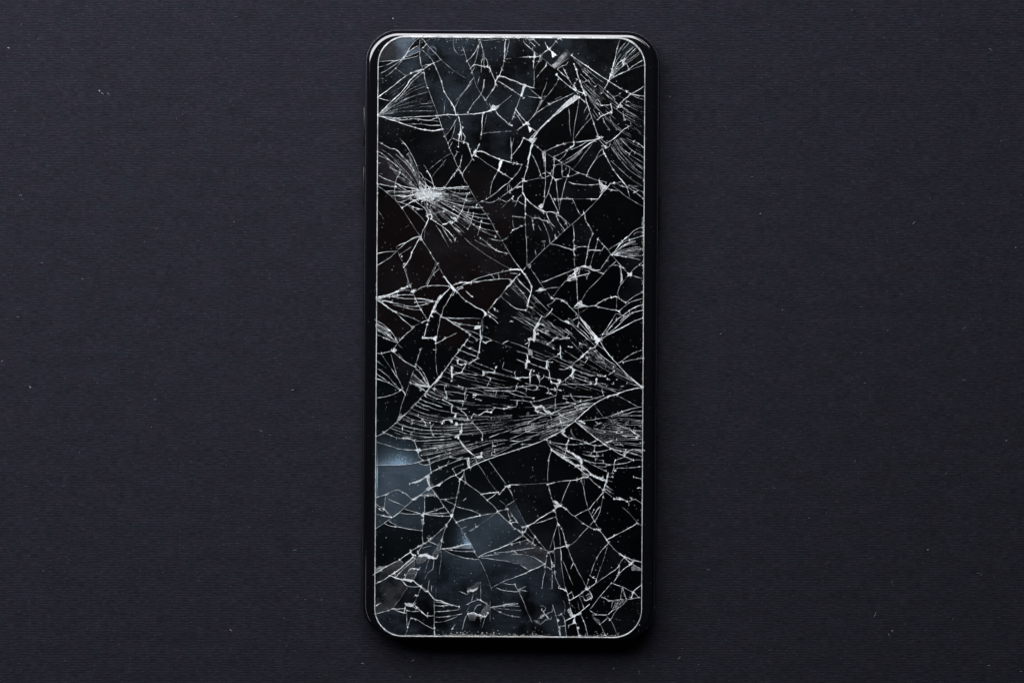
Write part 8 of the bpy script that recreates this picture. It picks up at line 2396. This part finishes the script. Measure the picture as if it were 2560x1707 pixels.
1378,1106 1397,1110 1418,1111 1416,1123 1411,1125 1378,1109;
1585,1401 1604,1405 1604,1424 1579,1409 1579,1406;
1318,1317 1322,1319 1339,1342 1334,1348 1312,1328;
1441,226 1445,230 1460,234 1463,237 1465,256 1461,255 1446,242 1447,238 1439,229;
1436,814 1460,830 1478,849 1478,853 1472,852 1463,841 1445,828 1434,817;
1346,142 1351,143 1352,147 1335,176 1335,145;
1443,382 1448,382 1448,385 1433,399 1415,411 1405,411 1405,407 1422,398;
1121,1280 1129,1287 1127,1290 1096,1290 1076,1288 1074,1286 1076,1284 1113,1283;
1041,912 1052,921 1059,931 1069,951 1068,956 1064,954 1053,934 1038,917;
1399,1046 1401,1054 1404,1056 1402,1061 1379,1067 1378,1060 1382,1058 1380,1054;
1048,130 1050,130 1050,139 1047,141 1024,148 1012,150 1008,148 1012,143 1017,144;
1028,1021 1046,1028 1045,1041 1018,1032;
1030,1049 1054,1055 1061,1054 1065,1065 1061,1066 1032,1058 1030,1056;
1311,1328 1335,1350 1332,1352 1331,1357 1302,1332;
1150,472 1175,474 1178,481 1160,486 1147,485;
942,825 965,836 971,848 942,839;
1179,830 1200,837 1203,840 1203,849 1191,848 1180,841 1175,833 1175,831;
1180,549 1202,557 1201,566 1198,571 1175,555 1174,551;
1447,792 1453,798 1447,803 1448,808 1444,817 1437,814 1434,815 1432,813 1432,800 1441,797;
1206,545 1210,547 1224,547 1231,560 1228,562 1203,557;
1008,764 1015,764 1021,767 1044,767 1048,765 1053,775 1024,773 1009,769 1006,767;
1305,992 1335,995 1335,1004 1328,1007 1326,1004 1310,1003;
1498,1268 1502,1268 1499,1283 1491,1298 1485,1301 1481,1293;
1483,1304 1487,1305 1492,1311 1497,1324 1485,1324 1472,1317;
1434,1049 1438,1049 1439,1052 1422,1065 1401,1062 1406,1056 1411,1057;
1121,471 1150,471 1149,481 1147,484 1136,483 1118,474;
1087,1502 1107,1505 1119,1512 1115,1514 1086,1514;
1426,421 1446,434 1423,443 1421,439;
1327,964 1345,964 1346,966 1340,976 1327,976 1313,970 1315,966 1325,966;
1500,346 1516,359 1525,355 1525,366 1516,372 1497,350 1497,347;
1158,516 1174,518 1170,535 1160,536 1156,534 1155,526;
1388,498 1395,498 1396,500 1398,516 1396,530 1382,502 1382,499;
1143,897 1149,897 1175,908 1159,912 1147,911 1145,910 1146,903 1143,901;
1289,277 1293,278 1302,292 1315,306 1316,309 1311,313 1308,312 1291,285 1287,284;
1003,467 1026,470 1040,475 1045,474 1045,477 1040,479 1017,479 1016,476 1004,470;
1404,167 1411,175 1419,195 1410,190 1394,174 1394,172 1398,172;
1537,1523 1542,1523 1542,1525 1536,1532 1530,1545 1527,1548 1523,1547 1517,1538;
1205,840 1226,848 1231,852 1220,854 1216,858 1205,854 1202,851;
1174,1359 1179,1361 1182,1367 1180,1370 1143,1368;
1070,1148 1072,1148 1073,1155 1076,1157 1072,1162 1060,1163 1046,1157 1047,1155 1066,1151;
1138,1244 1141,1244 1139,1261 1127,1258 1115,1251 1117,1248;
1467,1472 1471,1472 1477,1481 1459,1493 1453,1487 1453,1484;
1000,433 1012,440 1029,457 1029,460 997,443 996,440;
1371,973 1393,974 1390,990 1387,991 1380,985 1373,983;
1584,1077 1606,1078 1606,1094 1596,1093 1596,1088 1584,1081 1582,1079;
1382,1348 1384,1348 1387,1365 1386,1376 1373,1379;
1010,1038 1023,1046 1029,1047 1031,1055 1026,1056 1003,1048 1002,1045;
1403,1042 1413,1043 1416,1046 1425,1048 1426,1051 1411,1057 1404,1057 1401,1054 1400,1048;
1487,1158 1509,1158 1517,1162 1515,1167 1492,1167 1488,1166 1484,1161;
1553,153 1557,153 1557,158 1559,158 1557,168 1551,172 1539,174 1539,169;
1595,476 1610,481 1610,498 1589,482;
1526,459 1539,472 1544,474 1546,478 1517,473;
1460,767 1470,767 1471,770 1447,784 1445,771;
1475,1482 1478,1483 1481,1494 1465,1502 1459,1493;
968,1302 972,1302 989,1313 994,1314 995,1317 974,1315 963,1310 961,1307;
1182,540 1191,544 1205,546 1203,557 1183,551 1181,549;
1065,1137 1067,1137 1072,1148 1057,1153 1049,1143 1049,1140;
1588,115 1592,120 1563,147 1563,142 1567,135;
1050,443 1055,443 1059,448 1059,452 1068,466 1067,469 1062,469 1049,456;
1157,1176 1160,1177 1158,1189 1152,1197 1148,1197 1141,1191 1141,1187 1151,1182;
1163,535 1180,537 1182,539 1181,549 1174,551 1173,548 1161,540;
1040,747 1059,748 1074,753 1043,757;
1457,1010 1463,1012 1466,1018 1445,1025 1438,1020 1438,1018;
1049,456 1062,469 1067,469 1067,472 1051,477 1045,475 1049,471;
1151,534 1160,535 1161,540 1174,550 1166,552 1148,543 1147,540;
1052,964 1062,967 1072,965 1074,970 1065,982 1060,975 1048,967;
1484,869 1488,869 1488,872 1509,895 1501,896 1498,893 1492,883 1479,873;
1061,570 1063,571 1063,578 1060,605 1058,606 1050,593 1054,589 1056,579;
989,458 1002,466 1004,470 1016,476 1017,479 1008,480 993,468 988,467;
1072,753 1077,754 1074,758 1049,766 1044,759 1045,756 1059,756;
1243,683 1247,685 1248,698 1239,700 1231,692 1230,687;
1555,1476 1559,1477 1565,1493 1564,1499 1552,1499;
974,478 986,478 987,491 985,493 978,492 967,482 967,480;
1428,1480 1430,1480 1436,1495 1423,1501 1419,1487;
1183,535 1209,537 1209,540 1206,546 1195,545 1182,540 1180,537;
941,935 964,950 966,954 963,955 941,947;
1340,330 1344,330 1344,333 1331,351 1330,355 1332,356 1329,359 1322,350;
1536,1125 1553,1129 1564,1129 1565,1133 1558,1140 1537,1128;
1504,373 1507,373 1511,384 1492,396 1496,384;
1474,283 1476,283 1480,295 1468,307 1462,306;
1583,238 1610,241 1612,242 1612,250 1593,246 1583,241;
1217,969 1244,971 1243,978 1215,976;
1386,398 1399,403 1403,410 1386,415;
994,506 1004,506 1017,513 1005,522;
1440,767 1445,770 1447,782 1445,786 1442,786 1429,773;
1447,671 1450,672 1447,683 1448,691 1439,693 1436,683 1439,681 1440,676;
1554,454 1560,457 1567,466 1566,468 1556,467 1543,460 1545,457 1553,456;
1211,147 1217,150 1219,154 1219,169 1210,167;
942,803 961,813 965,817 965,821 961,821 942,811;
1092,662 1096,664 1099,672 1087,683 1083,683 1083,677;
1305,453 1308,453 1308,466 1289,471 1289,468;
1504,463 1511,466 1515,473 1507,483 1504,481 1501,471;
1482,1128 1492,1129 1493,1141 1477,1139 1478,1133;
987,467 993,468 1007,479 986,479;
1489,1149 1509,1152 1509,1156 1508,1158 1488,1158;
944,380 956,385 965,395 961,396 944,390;
1434,693 1440,693 1440,700 1429,703 1415,702 1419,697 1424,698;
1447,758 1462,764 1463,767 1445,771 1442,769 1442,765;
1155,336 1160,338 1163,343 1161,356 1154,355 1153,340;
1541,652 1554,665 1553,668 1532,662;
1584,1481 1590,1485 1595,1493 1579,1497 1578,1494;
1006,1521 1012,1521 1010,1531 987,1524 988,1522;
966,837 974,839 988,854 984,855 973,850 971,845 967,843;
1023,716 1027,717 1029,727 1012,727 1008,725;
939,1260 960,1272 962,1277 957,1278 946,1272 939,1266;
981,835 990,846 991,854 988,854 974,840 974,838;
1159,1183 1162,1184 1164,1205 1150,1198 1156,1193;
1454,1194 1461,1194 1460,1217 1451,1197;
1476,1009 1485,1009 1476,1018 1466,1018 1463,1013 1464,1011;
1321,856 1323,856 1323,861 1320,872 1308,867 1310,863;
1005,610 1010,610 1010,612 993,627 990,618;
1563,1394 1571,1395 1585,1402 1577,1408;
1435,683 1438,685 1439,693 1434,693 1424,698 1419,697 1419,695;
1362,433 1364,433 1365,443 1360,447 1355,446 1352,437;
1213,535 1216,536 1223,547 1207,546 1209,537;
1095,295 1097,295 1100,302 1098,305 1080,302 1087,297;
1169,467 1174,471 1172,475 1151,473 1149,471 1151,469;
1072,1203 1086,1214 1079,1221 1073,1212;
1410,550 1414,551 1426,563 1420,570;
1465,813 1468,813 1476,822 1484,833 1484,837 1481,837 1472,826;
1365,430 1373,433 1377,438 1374,441 1365,443;
1208,148 1210,148 1210,167 1204,167 1203,157;
1272,458 1277,477 1270,481 1268,474;
1405,1064 1420,1064 1420,1066 1408,1075;
1412,952 1414,953 1413,961 1397,961 1398,958;
1185,163 1190,165 1184,176 1180,178 1176,172;
1067,163 1073,163 1073,165 1059,174 1055,167;
1395,498 1403,498 1399,518 1397,516;
1336,132 1340,133 1348,142 1336,145;
1383,1415 1387,1418 1387,1430 1385,1432 1380,1430 1381,1426 1379,1425;
1194,509 1200,513 1203,520 1190,519;
1150,338 1154,338 1154,355 1147,353;
1381,427 1383,427 1383,436 1380,443 1374,434'''
PAPER_FIBRES = [   # px, py, direction, length, width, bend
    (50, 64, 35, 14, 1.5, 0.2), (18, 120, -10, 7, 2.0, 0), (247, 226, -45, 5, 2.4, 0), (252, 232, -35, 8, 1.0, 0.3), (268, 232, -50, 9, 0.9, 0.6),
    (982, 45, -70, 5, 3.0, 0), (73, 966, -30, 6, 3.0, 0), (2537, 619, 0, 4, 2.6, 0), (2440, 1433, 0, 16, 1.2, -0.6), (2230, 1450, -80, 20, 1.0, 0.4),
    (2228, 1576, 0, 6, 1.8, 0), (2185, 1540, 60, 14, 0.8, 0.6), (2318, 1374, 0, 4, 1.6, 0), (575, 1571, -60, 8, 1.2, 0.3), (1532, 1669, -30, 4, 2.0, 0),
    (2514, 1100, -30, 4, 2.0, 0), (1800, 835, 10, 4, 1.6, 0), (385, 1000, 20, 8, 1.0, 0.4)]

# shards: every plate between the cracks is its own slab, tipped a little
def inset_poly(p, d):
    n = len(p)
    out = []
    area2 = sum(p[i][0] * p[(i + 1) % n][1] - p[(i + 1) % n][0] * p[i][1] for i in range(n))
    sg = 1 if area2 > 0 else -1
    for i in range(n):
        a, b, c = Vector(p[i - 1]), Vector(p[i]), Vector(p[(i + 1) % n])
        e1, e2 = (b - a), (c - b)
        if e1.length < 1e-6 or e2.length < 1e-6:
            out.append(tuple(b)); continue
        n1 = Vector((-e1.y, e1.x)).normalized() * sg
        n2 = Vector((-e2.y, e2.x)).normalized() * sg
        m = n1 + n2
        if m.length < 0.4:
            m = n1
        m.normalize()
        k = d / max(0.5, m.dot(n1))
        out.append((b.x + m.x * k, b.y + m.y * k))
    return out

def slab(bm, poly, cx, cy, top, bot):
    up = [bm.verts.new(((x - cx) / 100.0, -(y - cy) / 100.0, top)) for x, y in poly]
    lo = [bm.verts.new(((x - cx) / 100.0, -(y - cy) / 100.0, bot)) for x, y in poly]
    n = len(poly)
    try:
        bm.faces.new(up)
        bm.faces.new(list(reversed(lo)))
    except ValueError:
        return
    for i in range(n):
        j = (i + 1) % n
        bm.faces.new((up[i], lo[i], lo[j], up[j]))

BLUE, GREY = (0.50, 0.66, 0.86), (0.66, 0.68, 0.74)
DUST_SHEEN = [  # lifted, dusty glass; its film also paints in bluish and brownish reflections
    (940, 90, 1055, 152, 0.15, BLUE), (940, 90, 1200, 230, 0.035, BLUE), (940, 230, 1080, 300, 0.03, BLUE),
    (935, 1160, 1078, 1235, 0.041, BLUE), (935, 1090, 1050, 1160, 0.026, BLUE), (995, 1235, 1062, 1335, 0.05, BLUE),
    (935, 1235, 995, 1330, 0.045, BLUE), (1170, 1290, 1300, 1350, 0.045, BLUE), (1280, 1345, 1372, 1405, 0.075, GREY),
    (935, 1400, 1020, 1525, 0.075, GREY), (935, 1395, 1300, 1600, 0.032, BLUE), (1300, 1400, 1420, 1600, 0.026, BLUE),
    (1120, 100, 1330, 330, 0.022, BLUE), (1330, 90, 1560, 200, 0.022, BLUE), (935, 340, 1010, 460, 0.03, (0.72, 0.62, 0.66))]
shards = parse(SHARDS)
rest = bmesh.new()
for k, poly in enumerate(shards):
    cx = sum(p[0] for p in poly) / len(poly)
    cy = sum(p[1] for p in poly) / len(poly)
    rad = max(math.hypot(p[0] - cx, p[1] - cy) for p in poly) / 100.0
    q = inset_poly(poly, 0.7)
    if k < 300:
        bm = bmesh.new()
        slab(bm, q, cx, cy, -0.012, GB - GZ + 0.012)
        bmesh.ops.recalc_face_normals(bm, faces=bm.faces)
        kind = M_CLEAR
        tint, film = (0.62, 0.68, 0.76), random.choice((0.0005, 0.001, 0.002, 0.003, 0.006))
        for x0, y0, x1, y1, hz, tn in DUST_SHEEN:
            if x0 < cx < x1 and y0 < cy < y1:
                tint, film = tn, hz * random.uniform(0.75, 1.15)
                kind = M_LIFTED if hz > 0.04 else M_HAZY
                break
        t = min(R(1.2), 0.010 / max(rad, 0.02))
        if kind is not M_LIFTED and (math.hypot(cx - 1010, cy - 1200) < 230 or math.hypot(cx - 1210, cy - 1340) < 190):
            t *= 0.15                          # kept nearly flat so these plates miss the added blue lamps
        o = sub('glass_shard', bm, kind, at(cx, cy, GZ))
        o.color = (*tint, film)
        o.rotation_euler = (random.uniform(-t, t), random.uniform(-t, t), 0)
        if 935 < cx < 1078 and 1160 < cy < 1235:
            o.rotation_euler = (0, R(-0.5), 0)  # tipped up at the right to mirror the added blue lamp
    else:
        x0, y0, _ = at(cx, cy)
        b2 = [((x - 1280.0), (y - 853.5)) for x, y in q]
        slab(rest, b2, 0, 0, GZ - 0.012, GB + 0.012)
bmesh.ops.recalc_face_normals(rest, faces=rest.faces)
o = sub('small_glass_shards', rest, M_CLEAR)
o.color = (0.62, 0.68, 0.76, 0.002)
o['kind'] = 'stuff'

# cracks ------------------------------------------------------------
WID = {'a': 1.75, 'b': 1.15, 'c': 0.82, 'd': 0.6}
def spline(p, k=4):
    if len(p) < 3:
        return list(p)
    out = []
    for i in range(len(p) - 1):
        p0, p1, p2, p3 = p[max(i - 1, 0)], p[i], p[i + 1], p[min(i + 2, len(p) - 1)]
        for j in range(k):
            t = j / k
            out.append(tuple(0.5 * (2 * p1[a] + (p2[a] - p0[a]) * t + (2 * p0[a] - 5 * p1[a] + 4 * p2[a] - p3[a]) * t * t
                                    + (3 * p1[a] - p0[a] - 3 * p2[a] + p3[a]) * t ** 3) for a in (0, 1)))
    out.append(p[-1])
    return out

def resample(p, step):
    out = [p[0]]
    for a, b in zip(p, p[1:]):
        n = max(1, int(math.hypot(b[0] - a[0], b[1] - a[1]) / step))
        for i in range(1, n + 1):
            out.append((a[0] + (b[0] - a[0]) * i / n, a[1] + (b[1] - a[1]) * i / n))
    return out

GA, GBs = math.cos(G_ROT), math.sin(G_ROT)
def clamp_in(p):
    dx, dy = p[0] - G_C[0], p[1] - G_C[1]
    u, v = dx * GA + dy * GBs, -dx * GBs + dy * GA
    u = max(-G_HW + 1, min(G_HW - 1, u))
    v = max(-G_HH + 1, min(G_HH - 1, v))
    return (G_C[0] + u * GA - v * GBs, G_C[1] + u * GBs + v * GA)

def ribbon(bm, pts, w, z, jit, taper=True):
    """a crack: a thin roofed ridge of broken glass along a path"""
    n = len(pts)
    L, T, Rr = [], [], []
    for i, p in enumerate(pts):
        a, b = pts[max(i - 1, 0)], pts[min(i + 1, n - 1)]
        d = Vector((b[0] - a[0], b[1] - a[1]))
        if d.length < 1e-6:
            d = Vector((1, 0))
        d.normalize()
        nx_, ny_ = -d.y, d.x
        nv = noise.noise(Vector((p[0] * 0.13, p[1] * 0.13, 3.1)))
        n2 = noise.noise(Vector((p[0] * 0.035, p[1] * 0.035, 8.7)))
        ww = w * 0.5 * max(0.3, 1.0 + 0.75 * nv + 0.8 * n2 + random.uniform(-0.25, 0.25))
        if taper:
            e = min(i, n - 1 - i)
            ww *= min(1.0, 0.45 + 0.28 * e)
        j = random.uniform(-jit, jit)
        x, y = p[0] + nx_ * j, p[1] + ny_ * j
        L.append(bm.verts.new(at(x + nx_ * ww, y + ny_ * ww, z - 0.006)))
        T.append(bm.verts.new(at(x, y, z + 0.004)))
        Rr.append(bm.verts.new(at(x - nx_ * ww, y - ny_ * ww, z - 0.006)))
    for i in range(n - 1):
        bm.faces.new((L[i], T[i], T[i + 1], L[i + 1]))
        bm.faces.new((T[i], Rr[i], Rr[i + 1], T[i + 1]))

def nicks(bm, pts, w, every, z):
    for i in range(1, len(pts) - 1):
        if random.random() < every:
            a = random.uniform(0, 2 * math.pi)
            l = random.uniform(2.0, 5.5)
            p = pts[i]
            q = (p[0] + math.cos(a) * l * 0.5, p[1] + math.sin(a) * l * 0.5)
            e = (p[0] + math.cos(a + 0.4) * l, p[1] + math.sin(a + 0.4) * l)
            ribbon(bm, [p, q, e], w * random.uniform(0.6, 1.0), z, 0.2)
        elif random.random() < every * 0.5:
            crumb(bm, pts[i][0] + random.uniform(-1.5, 1.5), pts[i][1] + random.uniform(-1.5, 1.5), random.uniform(0.8, 1.9), z)

def crumb(bm, x, y, r, z, n=6):
    a0 = random.uniform(0, 6.28)
    st = random.uniform(0.55, 1.0)
    rot = random.uniform(0, 3.14)
    vs = []
    for i in range(n):
        a = a0 + i * 2 * math.pi / n
        rr = r * random.uniform(0.65, 1.15)
        u, v = rr * math.cos(a), rr * st * math.sin(a)
        vs.append(bm.verts.new(at(x + u * math.cos(rot) - v * math.sin(rot), y + u * math.sin(rot) + v * math.cos(rot), z - 0.004)))
    top = bm.verts.new(at(x, y, z + min(0.012, r * 0.005)))
    for i in range(n):
        bm.faces.new((vs[i], vs[(i + 1) % n], top))

segs = []
beads = []
for c in 'abcd':
    for p in parse(LINES[c]):
        segs.append((c, [clamp_in(q) for q in spline(p)]))
        if c in 'ab':
            for i, q in enumerate(p):
                end = i in (0, len(p) - 1)
                if random.random() < (0.6 if end else 0.32) * (1.0 if c == 'a' else 0.7):
                    beads.append((*clamp_in(q), random.uniform(1.3, 2.9) if c == 'a' else random.uniform(1.0, 2.3)))
for c, n, dash, A, B in RIBS:
    A, B = parse(A)[0], parse(B)[0]
    for i in range(n):
        t = min(1.0, max(0.0, (i + 0.5 + random.uniform(-0.38, 0.38)) / n))
        p = resample(spline([(a[0] * (1 - t) + b[0] * t, a[1] * (1 - t) + b[1] * t) for a, b in zip(A, B)]), 4.0)
        wob = random.uniform(0, 50)
        p = [(x + 1.1 * noise.noise(Vector((x * 0.05, y * 0.05, wob))), y + 1.1 * noise.noise(Vector((x * 0.05, y * 0.05, wob + 9)))) for x, y in p]
        if n >= 6 and i < n - 1 and min(q[1] for q in p) > 700:
            t2 = min(1.0, (i + 1.5) / n)
            for _ in range(random.choice((0, 1, 1, 2, 3))):   # small steps that tie neighbouring rays together
                k = int(random.uniform(0.12, 0.85) * (len(p) - 1))
                u = k / (len(p) - 1) * (len(A) - 1)
                m = min(int(u), len(A) - 2)
                g = [A[m + e][ax] * (1 - t2) + B[m + e][ax] * t2 for e in (0, 1) for ax in (0, 1)]
                f = u - m
                e = (g[0] * (1 - f) + g[2] * f + random.uniform(-3, 3), g[1] * (1 - f) + g[3] * f)
                d = math.hypot(e[0] - p[k][0], e[1] - p[k][1])
                if 2.5 < d < 16:
                    mid = (p[k][0] * 0.55 + e[0] * 0.45 + random.uniform(-1.5, 1.5), p[k][1] * 0.55 + e[1] * 0.45)
                    segs.append((random.choice('bcc'), [clamp_in(p[k]), clamp_in(mid), clamp_in(e)]))
        i0 = 0
        while i0 < len(p) - 2:
            ln = int(random.expovariate(1 / 9.0)) + 3
            tt = (i0 + ln * 0.5) / len(p)
            edge = min(1.0, 0.35 + 6.0 * min(tt, 1.0 - tt))
            if random.random() < dash * edge:
                s = p[i0:i0 + ln + 1]
                if len(s) > 1:
                    segs.append((c, [clamp_in(q) for q in s]))
            i0 += max(2, int(ln * random.uniform(0.5, 1.0)))
def seg_len(p):
    return sum(math.hypot(b[0] - a[0], b[1] - a[1]) for a, b in zip(p, p[1:]))
segs.sort(key=lambda s: -seg_len(s[1]) * WID[s[0]])
fine = {}
for k, (c, p) in enumerate(segs):
    p = resample(p, 3.2)
    if len(p) < 2:
        continue
    own = k < 300
    bm = bmesh.new() if own else fine.setdefault(c, bmesh.new())
    z = GZ + 0.003 + 0.0002 * (k % 9)
    ribbon(bm, p, WID[c], z, {'a': 0.55, 'b': 0.45, 'c': 0.3, 'd': 0.2}[c])
    if c in 'ab':
        nicks(bm, p, WID[c] * 0.7, 0.075 if c == 'a' else 0.05, z)
    if own:
        sub('crack', bm, M_CRACK[c])
for c, bm in fine.items():
    o = sub('fine_cracks', bm, M_CRACK[c])
    o['kind'] = 'stuff'

for _ in range(130):                           # pulverised glass at the upper impact
    beads.append((1060 + random.gauss(0, 17), 489 + random.gauss(0, 8.5), random.uniform(0.6, 1.6)))
bm = bmesh.new()
for x, y, r in beads:                          # chips where cracks start, turn and meet, whitened to paint in glints
    crumb(bm, x, y, r, GZ + 0.005, 7)
    for _ in range(random.choice((0, 1, 1, 2, 3))):
        a = random.uniform(0, 6.28)
        l = random.uniform(2.5, 6.5)
        ribbon(bm, [(x, y), (x + l * 0.5 * math.cos(a), y + l * 0.5 * math.sin(a)), (x + l * math.cos(a + 0.3), y + l * math.sin(a + 0.3))], random.uniform(0.9, 1.6), GZ + 0.005, 0.2)
o = sub('crack_chips', bm, fracture_material('glint_chip', 0.85, 1.0, (0.93, 0.96, 0.95)))
o['kind'] = 'stuff'

# crushed patches
for lv, p in SPLINTERS:
    p = parse(p)[0]
    cx = sum(q[0] for q in p) / len(p)
    cy = sum(q[1] for q in p) / len(p)
    # ragged outline
    q = resample(p + [p[0]], 3.5)[:-1]
    q = [(x + random.uniform(-1.0, 1.0), y + random.uniform(-1.0, 1.0)) for x, y in q]
    bm = bmesh.new()
    slab(bm, q, cx, cy, 0.001, -0.004)
    bmesh.ops.recalc_face_normals(bm, faces=bm.faces)
    sub('glass_splinter', bm, M_SPLIT[lv], at(cx, cy, GZ + random.uniform(0, 0.002)))

# crumbs along the edge of the sheet
bm = bmesh.new()
def edge_crumbs(n, x0, y0, x1, y1, depth, rmin, rmax, nx_, ny_):
    for _ in range(n):
        t = random.random()
        d = random.expovariate(1 / depth)
        if noise.noise(Vector((t * 14, x0 * 0.01, 2))) * 0.5 + 0.6 < random.random():
            continue
        crumb(bm, x0 + (x1 - x0) * t + nx_ * d, y0 + (y1 - y0) * t + ny_ * d, random.uniform(rmin, rmax), GZ + 0.007)
edge_crumbs(850, 1012, 1590, 1375, 1592, 2.2, 0.5, 1.3, 0, -1)
edge_crumbs(260, 1110, 1590, 1350, 1591, 3.6, 0.5, 1.6, 0, -1)
edge_crumbs(90, 1430, 1591, 1550, 1588, 2.2, 0.6, 1.6, 0, -1)
edge_crumbs(260, 1608.5, 560, 1606, 1330, 1.3, 0.5, 1.4, -1, 0)
edge_crumbs(150, 1030, 96, 1320, 97, 3.0, 0.5, 1.3, 0, 1)
edge_crumbs(90, 939, 700, 937, 1500, 1.2, 0.5, 1.1, 1, 0)
o = sub('edge_crumbs', bm, M_CRUST)
o['kind'] = 'stuff'

# ------------------------------------------------------------------ loose dust on the glass and the paper
bm = bmesh.new()
for x, y, r in SPECKS:
    crumb(bm, x, y, r * 0.2 + 0.35, GZ + 0.006, 7)
for _ in range(2600):
    x = random.uniform(945, 1604); y = random.uniform(100, 1585)
    if noise.noise(Vector((x * 0.006, y * 0.006, 5))) + 0.35 > random.uniform(0, 0.9):
        crumb(bm, x, y, random.choice((0.5, 0.55, 0.6, 0.65, 0.75, 0.9, 1.2)), GZ + 0.006, 5)
for _ in range(12):
    crumb(bm, random.uniform(912, 938), random.uniform(130, 1560), 0.6, 0.748, 5)
    crumb(bm, random.uniform(1612, 1640), random.uniform(130, 1560), 0.6, 0.748, 5)
dust = obj('glass_dust', bm, M_DUST)
dust['kind'] = 'stuff'
dust['label'] = 'tiny white specks of glass dust scattered over the broken screen'
dust['category'] = 'dust'

bm = bmesh.new()
def fibre(px, py, ang, ln, w, bend):
    p = []
    for i in range(6):
        t = i / 5.0
        a = ang + bend * (t - 0.5)
        p.append((px + ln * t * math.cos(a), py - ln * t * math.sin(a)))
    ribbon(bm, p, w, 0.012, 0.05)
K = 1.0 + GZ / CAM_H
def onpaper(px, py):
    return (1280 + (px - 1280) * K, 853.5 + (py - 853.5) * K)
for px, py, ang, ln, w, bend in PAPER_FIBRES:
    x, y = onpaper(px, py)
    fibre(x, y, R(ang), ln, w, bend)
for _ in range(230):
    px, py = random.uniform(0, 2560), random.uniform(0, 1707)
    if 890 < px < 1665 and 60 < py < 1610:
        continue
    x, y = onpaper(px, py)
    if random.random() < 0.55:
        crumb(bm, x, y, random.choice((0.6, 0.7, 0.8, 1.2)), 0.012, 5)
    else:
        fibre(x, y, R(random.gauss(0, 30)), random.uniform(4, 11), random.uniform(0.5, 1.0), random.uniform(-1, 1))
m_l, nt, N, out, L = mat('lint')
d = N('BsdfDiffuse'); d.inputs['Color'].default_value = (0.30, 0.31, 0.34, 1)
L(d.outputs['BSDF'], out.inputs['Surface'])
lint = obj('paper_lint', bm, m_l)
lint['kind'] = 'stuff'
lint['label'] = 'pale lint fibres and specks on the black paper'
lint['category'] = 'lint'
